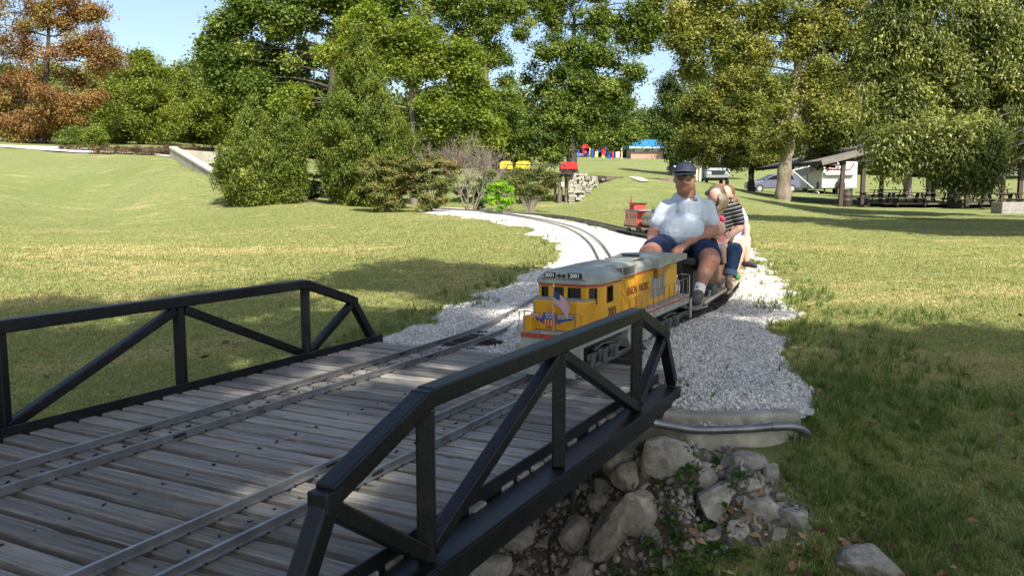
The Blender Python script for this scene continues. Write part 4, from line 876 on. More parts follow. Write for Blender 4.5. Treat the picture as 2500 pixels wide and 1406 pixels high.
# ================================================================ riding cars
tan = mat('worn_tan_board', (.33, .24, .14), .75, var=.4, vscale=9, stretch=(1, .2, 1))
benchg = mat('car_frame_black', (.03, .028, .027), .55, var=.3, vscale=8)
def path_at(path, s):
    for k in range(len(path)-1):
        if path[k].x*BD.x+path[k].y*BD.y >= s: q, a, t = frame_at(path, k); return q, a, t
def rcar(label, s_mid, L_, group='riding cars of the train', pedestal=False):
    q, a, t = path_at(RT, s_mid); c = thing('riding_car', label, 'rail car', q, a, group)
    def bx(nm, parts, mt, **k):
        b_ = MB()
        for c_, s_ in parts: b_.box(c_, s_)
        return b_.build(nm, mt, c, **k)
    bx('car_frame', [((0, 0, .125), (.24, L_, .05)), ((.13, 0, .10), (.012, L_, .07)), ((-.13, 0, .10), (.012, L_, .07))], benchg, bevel=.003)
    for sx in (-1, 1): bx('footboard', [((sx*.205, 0, .115), (.11, L_*.96, .014))], tan, bevel=.002); bx('footboard_edge', [((sx*.263, 0, .118), (.008, L_*.96, .026))], mat('pale_edge', (.45, .40, .32), .6))
    if not pedestal: bx('seat_box', [((0, 0, .27), (.19, L_*.9, .25))], mat('seat_box_brown', (.17, .085, .05), .7, var=.3), bevel=.004); bx('seat_pad', [((0, 0, .415), (.23, L_*.92, .045))], mat('seat_vinyl', (.05, .045, .045), .5), bevel=.012, bseg=3)
    else:
        bx('seat_post', [((0, -.36, .33), (.10, .10, .37))], blackm, bevel=.004); bx('seat_box', [((0, .10, .27), (.2, .62, .25))], mat('seat_box_dark', (.06, .055, .05), .7)); bx('seat_pad', [((0, .05, .43), (.30, .8, .06))], mat('seat_vinyl', (.05, .045, .045), .5), bevel=.015, bseg=3)
        for sx in (-1, 1):
            MB().tube([(sx*.15, -.02, .16), (sx*.22, -.06, .16), (sx*.235, -.30, .06), (sx*.19, -.40, .055)], .012, 8).build('foot_rest', mat('grey_paint', (.25, .26, .26), .5), c)
            bx('side_box', [((sx*.19, .08, .15), (.10, .22, .11))], mat('dark_slate', (.05, .06, .06), .5), bevel=.008)
    for yy in (-L_*.33, L_*.33):
        o = bx('bogie', [((.135, yy, .075), (.02, .24, .04)), ((-.135, yy, .075), (.02, .24, .04))], darkg, bevel=.003)
        for d in (-.07, .07):
            w_ = MB()
            for sx in (-1, 1): w_.cyl((sx*.092, yy+d, .072), (sx*.112, yy+d, .072), .042, 16)
            w_.cyl((-.1, yy+d, .072), (.1, yy+d, .072), .01, 8).build('wheelset', blackm, o, smooth=35)
    bx('coupler', [((0, -L_/2-.04, .12), (.03, .09, .03))], darkg)
    return c
rcar('low riding car with black seat post behind the locomotive, carrying the driver', 6.98, 1.10, pedestal=True)
rcar('second riding car with tan footboards, carrying the woman in stripes and the toddler', 8.20, 1.18)
rcar('third riding car with tan footboards, carrying the passenger in lavender', 9.45, 1.15)
rcar('fourth riding car, behind the lavender passenger', 10.7, 1.15)
# ---------------- freight cars further round the curve
def rt_at(p):  # nearest frame of the outer track to a point
    k = min(range(len(RT)), key=lambda i: (RT[i].xy-p.xy).length); return frame_at(RT, k)
def bogies(c, L_, bx):
    for yy in (-L_*.34, L_*.34):
        o = bx('bogie', [((.125, yy, .08), (.02, .25, .05)), ((-.125, yy, .08), (.02, .25, .05))], blackm)
        for d in (-.08, .08):
            w_ = MB()
            for sx in (-1, 1): w_.cyl((sx*.092, yy+d, .072), (sx*.115, yy+d, .072), .045, 14)
            w_.build('wheelset', blackm, o, smooth=35)
def car_base(name, label, p, L_, cat='rail car'):
    q, a, t = rt_at(p); c = thing(name, label, cat, q, a)
    def bx(nm, parts, mt, par=None, **k):
        b_ = MB()
        for c_, s_ in parts: b_.box(c_, s_)
        return b_.build(nm, mt, par or c, **k)
    bogies(c, L_, bx); return c, bx
cabm = mat('caboose_red', (.50, .05, .035), .5, var=.2, vscale=8); cabs = mat('caboose_side_glare', (.46, .19, .13), .6, var=.25, vscale=10)  # paler side colour stands in for sun glare on the long side
c, bx = car_base('caboose', 'red miniature caboose with cupola at the tail of the train on the curve', P(1556, 575, 17.2), 1.05, 'caboose')
bx('underframe', [((0, 0, .15), (.30, 1.12, .04))], blackm)
bx('body', [((0, .02, .32), (.33, .82, .30))], cabs, bevel=.003); bx('end_wall', [((0, -.40, .32), (.325, .006, .30)), ((0, .44, .32), (.325, .006, .30))], cabm)
b_ = MB()
for sx in (-1, 1):
    for yy in (-.28, -.14, .02, .28): b_.box((sx*.167, yy, .36), (.004, .045, .09))
b_.build('window', blackm, c)
bx('roof', [((0, .0, .485), (.38, 1.10, .02)), ((0, .0, .50), (.24, 1.06, .015))], mat('grey_roof', (.20, .19, .17), .7), bevel=.004)
bx('cupola', [((0, .08, .565), (.26, .30, .12))], cabm, bevel=.004); b_ = MB()
for yy in (-.0, .16): b_.box((.132, yy, .575), (.003, .07, .05)).box((-.132, yy, .575), (.003, .07, .05))
b_.build('cupola_window', blackm, c); bx('cupola_roof', [((0, .08, .632), (.31, .36, .014))], blackm)
bx('platform_rail', [((0, .55, .24), (.30, .01, .01)), ((.15, .55, .20), (.01, .01, .1)), ((-.15, .55, .2), (.01, .01, .1)), ((0, -.55, .24), (.30, .01, .01))], blackm)
q = WM[c] @ Vector((0, .56, .0)); pn = thing('pennant', 'red triangular safety pennant on a stick behind the caboose', 'pennant', q)
MB().cyl(q+Vector((0, 0, .16)), q+Vector((0, 0, .78)), .006, 6).build('stick', blackm, pn, True); MB().add([q+Vector((-.07, 0, .40)), q+Vector((.07, .02, .40)), q+Vector((.01, 0, .78)), q+Vector((.0, .05, .41))], [(0, 1, 2), (0, 2, 3), (1, 3, 2), (0, 3, 1)]).build('cloth', mat('pennant_red', (.62, .03, .03), .6), pn, True)
c, bx = car_base('tank_car', 'brown rounded miniature tank car coupled ahead of the caboose', P(1600, 590, 16.2), 1.05)
bx('deck', [((0, 0, .15), (.30, 1.1, .03))], tan); MB().tube([(0, -.46, .32), (0, -.43, .32), (0, .43, .32), (0, .46, .32)], [.10, .155, .155, .10], 24).build('tank', mat('tank_olive', (.22, .18, .115), .4, var=.4, vscale=5, metal=.2), c, smooth=40)
for yy in (-.28, 0, .28): MB().tube([(0, yy-.01, .32), (0, yy+.01, .32)], .158, 24).build('band', darkg, c, smooth=40)
MB().cyl((0, 0, .46), (0, 0, .53), .06, 14).build('dome', darkg, c); b_ = MB()
for yy in (-.35, -.2, .2, .35): b_.cyl((.05, yy, .45), (.05, yy, .58), .005, 5)
b_.build('valve_rod', blackm, c)
for k, (p_, lb, col_) in enumerate([(P(1655, 605, 14.9), 'low miniature flat car ahead of the brown tank car', (.12, .10, .09)), (P(1700, 622, 13.8), 'dark low miniature gondola car mostly behind the driver', (.10, .07, .06))]):
    c, bx = car_base('flat_car' if k == 0 else 'gondola_car', lb, p_, 1.05); bx('deck', [((0, 0, .16), (.32, 1.08, .04))], mat('car_brown%d' % k, col_, .7), bevel=.003)
    if k: bx('side_board', [((.15, 0, .24), (.01, 1.06, .13)), ((-.15, 0, .24), (.01, 1.06, .13)), ((0, .53, .24), (.29, .01, .13))], mat('car_brown1', col_, .7))
# ================================================================ people
def capsule(m_, a, b_, ra, rb=None, n=4):
    a, b_ = Vector(a), Vector(b_); rb = ra if rb is None else rb; bm = bmesh.new()
    for c_, r_ in ((a, ra), (b_, rb)):
        t = MB().ball(c_, r_, 12, 8)
        for v in t.v: bm.verts.new(v)
    bmesh.ops.convex_hull(bm, input=bm.verts); bm.verts.ensure_lookup_table(); used = [v for v in bm.verts if v.link_faces]; ix = {v: i for i, v in enumerate(used)}
    m_.add([v.co.copy() for v in used], [tuple(ix[v] for v in f.verts) for f in bm.faces]); bm.free(); return m_
def chain(m_, pts, rs):
    for i in range(len(pts)-1): capsule(m_, pts[i], pts[i+1], rs[i], rs[i+1])
    return m_
def blend(name, m_, vox, mt, parent, smooth=6, wrinkle=0, cut=None):
    """one continuous surface from overlapping volumes"""
    me = bpy.data.meshes.new('t'); me.from_pydata([tuple(v) for v in m_.v], [], m_.f); bm = bmesh.new(); bm.from_mesh(me); bmesh.ops.recalc_face_normals(bm, faces=bm.faces); bm.to_mesh(me); bm.free()
    o = bpy.data.objects.new('t', me); COL.objects.link(o); r_ = o.modifiers.new('r', 'REMESH'); r_.mode = 'VOXEL'; r_.voxel_size = vox; s_ = o.modifiers.new('s', 'SMOOTH'); s_.iterations = smooth; s_.factor = .5
    dg = bpy.context.evaluated_depsgraph_get(); dg.update(); out = bpy.data.meshes.new_from_object(o.evaluated_get(dg)); bpy.data.objects.remove(o)
    out.name = name; bm = bmesh.new(); bm.from_mesh(out)
    if wrinkle:
        for v in bm.verts: q = v.co; v.co += v.normal*(noise.fractal(Vector((q.x*9, q.y*9, q.z*16)), 1, 2, 3)*wrinkle)
    if cut:
        for co_, no_ in cut: bmesh.ops.bisect_plane(bm, geom=bm.verts[:]+bm.edges[:]+bm.faces[:], plane_co=co_, plane_no=no_, clear_outer=True)
    inv = WM[parent].inverted()
    for v in bm.verts: v.co = inv @ v.co
    bm.to_mesh(out); bm.free(); out.polygons.foreach_set('use_smooth', [True]*len(out.polygons)); return link(name, out, mt, parent)
skin = mat('tanned_skin', (.36, .165, .105), .5, var=.22, vscale=14, bump=.15, bscale=90, spec=.4)
skin2 = mat('fair_skin', (.55, .33, .245), .5, var=.12, vscale=10, spec=.35)
polo = mat('pale_blue_polo', (.51, .56, .62), .85, var=.05, vscale=7, bump=.5, bscale=18, spec=.15)
navy = mat('navy_shorts', (.020, .030, .070), .85, var=.35, vscale=16, bump=.4, bscale=30, spec=.15)
capm = mat('navy_cap', (.018, .022, .045), .75, var=.3, vscale=20)
denim = mat('blue_denim', (.045, .085, .17), .85, var=.45, vscale=14, spec=.15)
hairb = mat('blond_hair', (.155, .108, .058), .5, var=.5, vscale=30, stretch=(6, 6, .5)); hairbr = mat('brown_hair', (.16, .075, .035), .5, var=.5, vscale=30, stretch=(5, 5, .6))
sock = mat('white_sock', (.72, .71, .68), .8); shoe = mat('grey_brown_shoe', (.10, .085, .075), .7, var=.6, vscale=30); sole = mat('shoe_sole', (.30, .28, .25), .7)
lens = mat('sunglass_lens', (.006, .006, .008), .08, spec=.8)
def hand(m_, wrist, palm, fdir, side, up, sc=1.0, curl=.5, thumb=1):
    """palm plus five bent fingers; fdir towards fingertips, side across the knuckles, up out of the back of the hand"""
    fdir, side, up = fdir.normalized(), side.normalized(), up.normalized()
    for k in (-1.5, -.5, .5, 1.5): capsule(m_, wrist+side*k*.011*sc, palm+fdir*.03*sc+side*k*.021*sc, .021*sc, .0135*sc)
    for k, L_ in zip((-1.5, -.5, .5, 1.5), (.062, .082, .088, .076)):
        a = palm+fdir*.035*sc+side*k*.0225*sc; b_ = a+(fdir*math.cos(curl*.5)-up*math.sin(curl*.5)+side*k*.06)*L_*.48*sc; c_ = b_+(fdir*math.cos(curl*1.6)-up*math.sin(curl*1.6)+side*k*.05)*L_*.52*sc
        chain(m_, [a, b_, c_], [.0112*sc, .0098*sc, .0082*sc])
    a = palm-fdir*.02*sc+side*thumb*.032*sc; b_ = a+(fdir*.5+side*thumb*.8-up*.2).normalized()*.038*sc; c_ = b_+(fdir*.9+side*thumb*.2-up*.3).normalized()*.032*sc
    chain(m_, [palm-fdir*.03*sc, a, b_, c_], [.016*sc, .0155*sc, .012*sc, .0095*sc])
# ---------------------------------------------------------------- the driver
YP = 7.15
man = thing('person', 'heavy set driver in pale blue polo, navy cap and sunglasses seated behind the yellow locomotive', 'person', P(1672, 612, YP))
q = P
m_ = MB()
hc = q(1672, 435, YP-.10)
ey = (q(1655, 430, 6.5)-q(1672, 430, 7.0)); face = Vector((-.22, -.97, -.04)).normalized(); rt = Vector((face.y, -face.x, 0)).normalized()*-1  # rt = towards photo right
up = Vector((0, 0, 1))
def H_(a, b_, c_): return hc+rt*a+face*b_+up*c_
m_.ball(H_(0, -.012, .018), (.080, .100, .110), 20, 14).ball(H_(0, .012, -.045), (.077, .080, .088), 18, 12).ball(H_(0, .035, -.090), (.052, .050, .038), 14, 10)
m_.ball(H_(.042, .03, -.068), .036, 12, 8).ball(H_(-.042, .03, -.068), .036, 12, 8)            # jowls
capsule(m_, H_(0, .088, .0), H_(0, .104, -.034), .012, .017); m_.ball(H_(.015, .092, -.036), .011, 8, 6).ball(H_(-.015, .092, -.036), .011, 8, 6)
capsule(m_, H_(-.038, .079, .012), H_(.038, .079, .012), .014, .014)
capsule(m_, H_(-.020, .083, -.061), H_(.020, .083, -.061), .010, .010); capsule(m_, H_(-.017, .081, -.077), H_(.017, .081, -.077), .010, .010); m_.ball(H_(0, .075, -.100), .022, 10, 8)
for sx in (-1, 1): m_.ball(H_(sx*.082, -.012, -.012), (.012, .020, .032), 10, 8)
capsule(m_, q(1675, 458, YP), q(1676, 492, YP+.03), .080, .09)
# arms
shR, elR, wrR = q(1628, 510, YP+.03), q(1596, 568, YP+.02), q(1588, 596, YP-.22)
shL, elL, wrL = q(1722, 508, YP+.03), q(1741, 562, YP-.04), q(1678, 594, YP-.30)
chain(m_, [shR, elR, elR.lerp(wrR, .35), wrR], [.072, .056, .054, .033]); chain(m_, [shL, elL, elL.lerp(wrL, .35), wrL], [.072, .058, .056, .034])
knR, knL = q(1583, 620, YP-.50), q(1735, 634, YP-.50)
hand(m_, wrR, q(1577, 603, YP-.34), Vector((-.25, -.75, -.55)), Vector((.95, -.2, .05)), Vector((-.1, -.5, .9)), 1.0, .45, 1)
hand(m_, wrL, q(1662, 605, YP-.44), Vector((-.55, -.7, -.42)), Vector((.75, -.55, .1)), Vector((-.1, -.45, .9)), 1.0, .6, -1)
# legs
hipR, hipL = q(1640, 606, YP), q(1704, 608, YP)
anL = q(1707, 706, YP-.60); anR = W(6.46, -2.06, .17); ftL = anL+Vector((-.06, -.16, -.075)); ftR = anR+Vector((-.06, -.17, -.06))
for hp, kn, an in ((hipL, knL, anL), (hipR, knR, anR)):
    chain(m_, [hp, hp.lerp(kn, .55), kn], [.125, .108, .082]); mid = kn.lerp(an, .38)+Vector((0, .025, 0)); chain(m_, [kn, mid, kn.lerp(an, .7), an], [.078, .070, .050, .040])
capsule(m_, hipR, hipL, .12, .12); m_.ball(q(1672, 560, YP), (.17, .15, .2), 16, 12)
blend('body', m_, .0085, skin, man, 4)
# shirt
m_ = MB()
m_.ball(q(1665, 566, YP-.08), (.192, .215, .185), 24, 16).ball(q(1673, 526, YP), (.185, .155, .165), 24, 16).ball(q(1672, 600, YP+.02), (.20, .18, .10), 20, 12)
capsule(m_, q(1632, 510, YP+.04), q(1718, 508, YP+.04), .085, .085); capsule(m_, q(1660, 490, YP+.03), q(1690, 490, YP+.03), .078, .078)
hemR = shR.lerp(elR, .62); hemL = shL.lerp(elL, .60)
chain(m_, [shR, hemR], [.086, .080]); chain(m_, [shL, hemL], [.088, .084])
shirt = blend('shirt', m_, .011, polo, man, 5, wrinkle=.006)
dgp = bpy.context.evaluated_depsgraph_get()
def bvh_of(o):
    inv = WM[o]; return BVHTree.FromPolygons([inv @ v.co for v in o.data.vertices], [tuple(p.vertices) for p in o.data.polygons])
sb = bvh_of(shirt); CAMP = Vector((0, 0, CAMH))
def cast(b_, u, v):
    d = (P(u, v, 5)-CAMP).normalized(); loc, no, _, _ = b_.ray_cast(CAMP, d); return loc, (no if no is not None and no.dot(d) < 0 else (-no if no is not None else None))
def lay(b_, pts_px, r_, lift=.003):
    out = []
    for u, v in pts_px:
        l_, n_ = cast(b_, u, v)
        if l_: out.append(l_+n_*lift)
    return out
# collar flaps, placket, pocket, badge, whistle
for poly in ([(1652, 470), (1641, 486), (1653, 497), (1664, 484), (1668, 500), (1672, 494), (1658, 468)], [(1694, 468), (1712, 484), (1690, 495), (1677, 500), (1674, 494), (1688, 466)]):
    ps = lay(sb, poly, 0, .010)
    if len(ps) == len(poly):
        m2 = MB(); m2.add(ps, [tuple(range(len(ps)))]); o = m2.build('collar', polo, man, True); sf = o.modifiers.new('t', 'SOLIDIFY'); sf.thickness = .006; sf.offset = 0
ps = lay(sb, [(1664, 470), (1684, 470), (1673, 500)], 0, .004)
if False: o = MB().add(ps, [(0, 1, 2)]).build('open_neck', skin, man, True)
def ribbon(nm, px_, w_, mt, par, b_=sb, lift=.003):
    ps = lay(b_, px_, 0, lift)
    if len(ps) > 1: return MB().tube(ps, w_, 5).build(nm, mt, par, True)
seam = mat('polo_seam_and_shade', (.40, .46, .54), .9)
ribbon('placket', [(1672, 500), (1671, 508), (1670, 516), (1670, 524)], .0016, seam, man)
ribbon('pocket', [(1682, 500), (1683, 515), (1690, 524), (1712, 521), (1714, 500), (1698, 497), (1682, 500)], .0011, seam, man)
ribbon('crease_shade', [(1686, 528), (1700, 532), (1716, 534), (1719, 528)], .0035, seam, man, lift=.0)  # darker line puts the shade of a fold into the colour
bad = mat('badge_ink', (.07, .08, .10), .8)
c0, n0 = cast(sb, 1694, 487)
if c0:
    ax_ = n0.cross(up).normalized()*-1; ay_ = n0.cross(ax_).normalized(); ay_ = ay_ if ay_.z > 0 else -ay_; c0 = c0+n0*.005
    bg_ = MB()
    for r_ in (.036, .024): bg_.tube([c0+ax_*math.cos(t)*r_+ay_*math.sin(t)*r_ for t in np.linspace(0, 2*math.pi, 30)], .0011, 4)
    for k in range(22): t = k/22*2*math.pi; bg_.bar(c0+ax_*math.cos(t)*.027+ay_*math.sin(t)*.027, c0+ax_*math.cos(t+.1)*.033+ay_*math.sin(t+.1)*.033, .0022)
    o = bg_.build('badge', bad, man, True)
    text('R', .034, tuple(WM[man].inverted() @ c0), ax_ if ax_.x > 0 else -ax_, ay_, bad, o, depth=.0008, bold=.001)
    for k in range(2): MB().bar(c0-ax_*.016+ay_*(-.012-.004*k), c0+ax_*.016+ay_*(-.012-.004*k), .0014).build('badge_line', bad, o, True)
wp = lay(sb, [(1654, 490), (1656, 503), (1656, 512)], 0, .010)
if len(wp) > 1:
    wh = thing('whistle', 'small silver whistle hanging on a cord on the driver\'s chest', 'whistle', wp[-1]); MB().tube(wp, .0018, 5).build('cord', mat('grey_cord', (.25, .25, .26), .7), wh, True)
    e = wp[-1]+Vector((0, -.012, 0)); MB().tube([e, e-Vector((0, 0, .02)), e-Vector((0, 0, .045))], [.008, .013, .011], 10).build('whistle_body', mat('chrome_dark', (.25, .26, .28), .25, metal=.8), wh, True, smooth=50)
# shorts
m_ = MB(); 
for hp, kn in ((hipL, knL), (hipR, knR)): chain(m_, [hp, hp.lerp(kn, .6), hp.lerp(kn, .72)], [.142, .128, .122])
capsule(m_, hipR, hipL, .145, .145); capsule(m_, hipL.lerp(knL, .3)-Vector((0, 0, .06)), hipL.lerp(knL, .68)-Vector((0, .0, .05)), .10, .095)
blend('shorts', m_, .011, navy, man, 5, wrinkle=.007)
for hp, kn in ((hipL, knL), (hipR, knR)):
    d = (kn-hp).normalized(); c_ = hp.lerp(kn, .72)+d*.085; pass
capsule_b = MB(); capsule(capsule_b, q(1741, 590, YP-.05), q(1746, 600, YP-.1), .035, .03); blend('belt_pouch', capsule_b, .008, blackm, man, 3)
# socks, shoes
for an, ft, dr in ((anL, ftL, None), (anR, ftR, None)):
    m_ = MB(); capsule(m_, an.lerp(knL if an is anL else knR, .13), an-Vector((0, 0, .02)), .046, .046); blend('sock', m_, .008, sock, man, 2)
    m_ = MB(); hl = an-Vector((0, -.02, .05)); chain(m_, [hl, an+Vector((-.02, -.05, -.045)), ft], [.046, .050, .040]); m_.ball(ft, (.05, .06, .035), 12, 8); blend('shoe', m_, .008, shoe, man, 4)
    MB().tube([hl-Vector((0, 0, .038)), ft-Vector((0, 0, .03))], [.042, .046], 10).build('shoe_sole', sole, man, True, smooth=40)
# cap
m_ = MB(); m_.ball(H_(0, -.008, .052), (.093, .113, .088), 24, 16)
cp = blend('cap', m_, .008, capm, man, 3, cut=[(H_(0, 0, .028), -up)]); 
br_ = []
for k in range(13):
    t = math.pi*k/12; br_.append(H_(math.cos(t)*.082, .062+math.sin(t)*.095, .050-.020*math.sin(t)-.012*abs(math.cos(t))))
m2 = MB().add(br_, [tuple(range(13))]); o = m2.build('cap_brim', capm, man, True, smooth=60); sf = o.modifiers.new('t', 'SOLIDIFY'); sf.thickness = .006
MB().tube([H_(-.085, .035, .055), H_(-.06, .088, .060), H_(0, .108, .064), H_(.06, .088, .060), H_(.085, .035, .055)], .012, 8).build('cap_band', mat('cap_print', (.05, .06, .10), .7, col2=(.012, .015, .03), vscale=60), man, True, smooth=60)
MB().ball(H_(0, -.005, .140), .006, 8, 6).build('cap_button', white, man, True)
# sunglasses
sg = MB()
for sx in (-1, 1):
    c_ = H_(sx*.034, .086, .006); a_ = (rt*.9-face*.28*sx).normalized()
    sg.prism([(math.cos(t)*.030, math.sin(t)*.022-.004) for t in np.linspace(0, 2*math.pi, 18)[:-1]], c_, a_, up, (face*.006))
sgo = sg.build('sunglasses', lens, man, True, bevel=.002)
MB().tube([H_(-.066, .07, .016), H_(-.034, .094, .026), H_(0, .1, .02), H_(.034, .094, .026), H_(.066, .07, .016)], .0035, 6).build('frame', blackm, sgo, True)
for sx in (-1, 1): MB().tube([H_(sx*.066, .07, .014), H_(sx*.080, .03, .012), H_(sx*.084, -.02, .01)], .003, 6).build('temple', blackm, sgo, True)
m_ = MB(); m_.ball(H_(0, -.03, .0), (.086, .088, .07), 16, 12); blend('hair', m_, .009, mat('grey_brown_hair', (.12, .08, .055), .7), man, 2, cut=[(H_(0, .015, 0), face)])
capsule_b = MB(); capsule(capsule_b, H_(-.028, .083, -.050), H_(.028, .083, -.050), .009, .009); blend('moustache', capsule_b, .004, mat('moustache_brown', (.20, .11, .08), .8), man, 1)
MB().bar(H_(-.016, .0925, -.069), H_(.016, .0925, -.069), .002, .003).build('lips', mat('lip_line', (.22, .07, .06), .6), man, True)
# ---------------------------------------------------------------- passengers
Z_ = Vector((0, 0, 1))
def head(m_, c_, f_, s=1.0):
    f_ = f_.normalized(); r_ = f_.cross(Z_).normalized(); u_ = r_.cross(f_)
    m_.ball(c_+u_*.015*s, (.072*s, .085*s, .095*s), 16, 12).ball(c_+f_*.025*s-u_*.05*s, (.05*s, .052*s, .052*s), 12, 10)
    capsule(m_, c_+f_*.080*s, c_+f_*.094*s-u_*.028*s, .008*s, .011*s); capsule(m_, c_+f_*.072*s-u_*.055*s-r_*.012*s, c_+f_*.072*s-u_*.055*s+r_*.012*s, .008*s)
    for sx in (-1, 1): m_.ball(c_+r_*sx*.074*s-u_*.01*s, (.012*s, .016*s, .024*s), 8, 6); m_.ball(c_+f_*.066*s+r_*sx*.026*s+u_*.014*s, .013*s, 8, 6)
def eyes(c_, f_, par, s=1.0):
    f_ = f_.normalized(); r_ = f_.cross(Z_).normalized(); u_ = r_.cross(f_)
    for sx in (-1, 1): MB().ball(c_+f_*.076*s+r_*sx*.026*s+u_*.012*s, (.008*s, .005*s, .006*s), 8, 6).build('eye', mat('eye_dark', (.03, .02, .015), .2), par, True)
def footwear(name, an, d, mt, par, s=1.0):
    m_ = MB(); d = d.normalized(); chain(m_, [an-Z_*.045*s-d*.035*s, an-Z_*.045*s+d*.05*s, an-Z_*.06*s+d*.14*s], [.036*s, .038*s, .030*s]); return blend(name, m_, .008, mt, par, 3)
# woman in stripes
Y1 = 8.05
wo = thing('person', 'woman in black top with white stripes and jeans, bending over the toddler behind the driver', 'person', q(1770, 620, Y1))
striped = bpy.data.materials.new('black_white_stripes'); striped.use_nodes = True; N, L = nodes(striped); b = N['Principled BSDF']; b.inputs['Roughness'].default_value = .85
tc = N.new('ShaderNodeTexCoord'); mp = N.new('ShaderNodeMapping'); mp.inputs['Rotation'].default_value = (0, R(14), 0); L.new(tc.outputs['Object'], mp.inputs[0]); wv = N.new('ShaderNodeTexWave'); wv.bands_direction = 'Z'; wv.inputs['Scale'].default_value = 8.5; wv.inputs['Distortion'].default_value = .6; wv.inputs['Detail'].default_value = 1; L.new(mp.outputs[0], wv.inputs['Vector'])
L.new(MIX(RAMP(wv.outputs['Fac'], .955, .985), (.010, .010, .013), (.50, .49, .47)), b.inputs['Base Color'])
fdn = Vector((-.35, -.75, -.62)); hw = q(1748, 482, Y1-.05)
shA, elA, wrA = q(1793, 512, Y1), q(1806, 556, Y1-.02), q(1776, 582, Y1-.22)
m_ = MB(); head(m_, hw, fdn); capsule(m_, q(1757, 492, Y1+.02), q(1768, 510, Y1+.05), .05, .06)
chain(m_, [shA, elA, wrA], [.05, .042, .027]); hand(m_, wrA, q(1768, 590, Y1-.28), Vector((-.5, -.4, -.75)), Vector((.6, -.75, 0)), Vector((-.2, -.6, .7)), .9, .5, -1)
shB, elB, wrB = q(1738, 515, Y1+.05), q(1730, 560, Y1), q(1752, 588, Y1-.2); chain(m_, [shB, elB, wrB], [.05, .042, .027]); hand(m_, wrB, q(1757, 592, Y1-.26), Vector((.4, -.5, -.6)), Vector((.7, .5, 0)), Vector((0, -.6, .7)), .85, .5, 1)
hpA, knA, anA = q(1763, 620, Y1+.1), q(1793, 612, Y1-.30), q(1779, 683, Y1-.38); hpB, knB, anB = q(1740, 620, Y1+.1), q(1720, 618, Y1-.3), W(7.5, -2.18, .18)
chain(m_, [hpA, knA, anA], [.09, .06, .032]); chain(m_, [hpB, knB, anB], [.09, .06, .032]); m_.ball(q(1762, 560, Y1+.05), (.14, .12, .2), 14, 10)
blend('body', m_, .009, skin2, wo, 4)
m_ = MB(); chain(m_, [q(1772, 517, Y1+.07), q(1762, 560, Y1+.05), q(1755, 605, Y1+.08)], [.125, .125, .13]); capsule(m_, shB, shA, .078, .078); chain(m_, [shA, shA.lerp(elA, .62)], [.078, .070]); chain(m_, [shB, shB.lerp(elB, .6)], [.078, .068]); blend('striped_top', m_, .011, striped, wo, 5, wrinkle=.006)
m_ = MB()
for hp, kn, an in ((hpA, knA, anA), (hpB, knB, anB)): chain(m_, [hp, hp.lerp(kn, .6), kn, kn.lerp(an, .62)], [.110, .092, .080, .062])
capsule(m_, hpA, hpB, .115, .115); blend('jeans', m_, .011, denim, wo, 4, wrinkle=.006)
c_ = knA.lerp(anA, .68); MB().tube([c_+(knA-anA).normalized()*.0, c_+(anA-knA).normalized()*.05], .066, 20).build('jeans_cuff', mat('denim_cuff', (.14, .20, .27), .85), wo, True, smooth=50)
hr = MB(); 
hr.ball(hw+Vector((.01, .02, .03)), (.088, .100, .100), 18, 12)
for k in range(26):
    a = random.uniform(-1.6, 2.4); s0 = hw+Vector((math.cos(a)*.075, math.sin(a)*.08-.0, .03)); e = q(1741+random.uniform(-6, 14), 552+random.uniform(-22, 22), Y1-.14+random.uniform(-.05, .05)); hr.tube(spline([s0, s0+Vector((math.cos(a)*.03, math.sin(a)*.02-.02, -.08)), s0.lerp(e, .6)+Vector((0, -.03, 0)), e], 4), [.016]*4+[.015]*4+[.011]*4+[.004], 5)
hr.build('hair', hairb, wo, True, smooth=60)
MB().tube([hw+fdn.normalized()*.03+Vector((math.cos(t)*.094, math.sin(t)*.05, .055+math.sin(t)*.03)) for t in np.linspace(-.4, math.pi+.4, 12)], .013, 6).build('visor_band', capm, wo, True, smooth=60)
for an, d in ((anA, Vector((-.2, -.9, 0))), (anB, Vector((-.3, -.9, 0)))): footwear('sandal', an, d, mat('tan_sandal', (.30, .20, .13), .7, var=.5, vscale=40), wo)
# toddler
Y2 = 7.82
td = thing('person', 'toddler with a bright pink bow, pink top and grey shorts on the woman\'s lap', 'person', q(1756, 612, Y2))
ht = q(1752, 561, Y2); ft_ = Vector((-.55, -.75, -.35)); m_ = MB(); head(m_, ht, ft_, .92); capsule(m_, ht-Z_*.05, q(1757, 582, Y2+.02), .03, .035)
chain(m_, [q(1765, 586, Y2), q(1772, 600, Y2-.04), q(1766, 610, Y2-.12)], [.026, .023, .017]); chain(m_, [q(1750, 588, Y2), q(1746, 600, Y2-.05)], [.026, .02])
chain(m_, [q(1758, 606, Y2), q(1764, 612, Y2-.15), q(1768, 640, Y2-.17)], [.045, .035, .022]); chain(m_, [q(1748, 606, Y2), q(1745, 612, Y2-.16), q(1742, 640, Y2-.18)], [.045, .035, .022]); m_.ball(q(1757, 595, Y2+.03), (.06, .05, .07), 12, 8)
blend('body', m_, .007, skin2, td, 3); eyes(ht, ft_, td, .92)
m_ = MB(); chain(m_, [q(1757, 586, Y2+.02), q(1756, 600, Y2+.03)], [.062, .066]); blend('pink_top', m_, .008, mat('pink_cotton', (.62, .20, .25), .85), td, 3)
m_ = MB(); chain(m_, [q(1757, 605, Y2+.02), q(1760, 611, Y2-.08)], [.066, .056]); chain(m_, [q(1757, 605, Y2+.02), q(1746, 611, Y2-.08)], [.066, .056]); blend('grey_shorts', m_, .008, mat('grey_cotton', (.23, .25, .29), .85), td, 3)
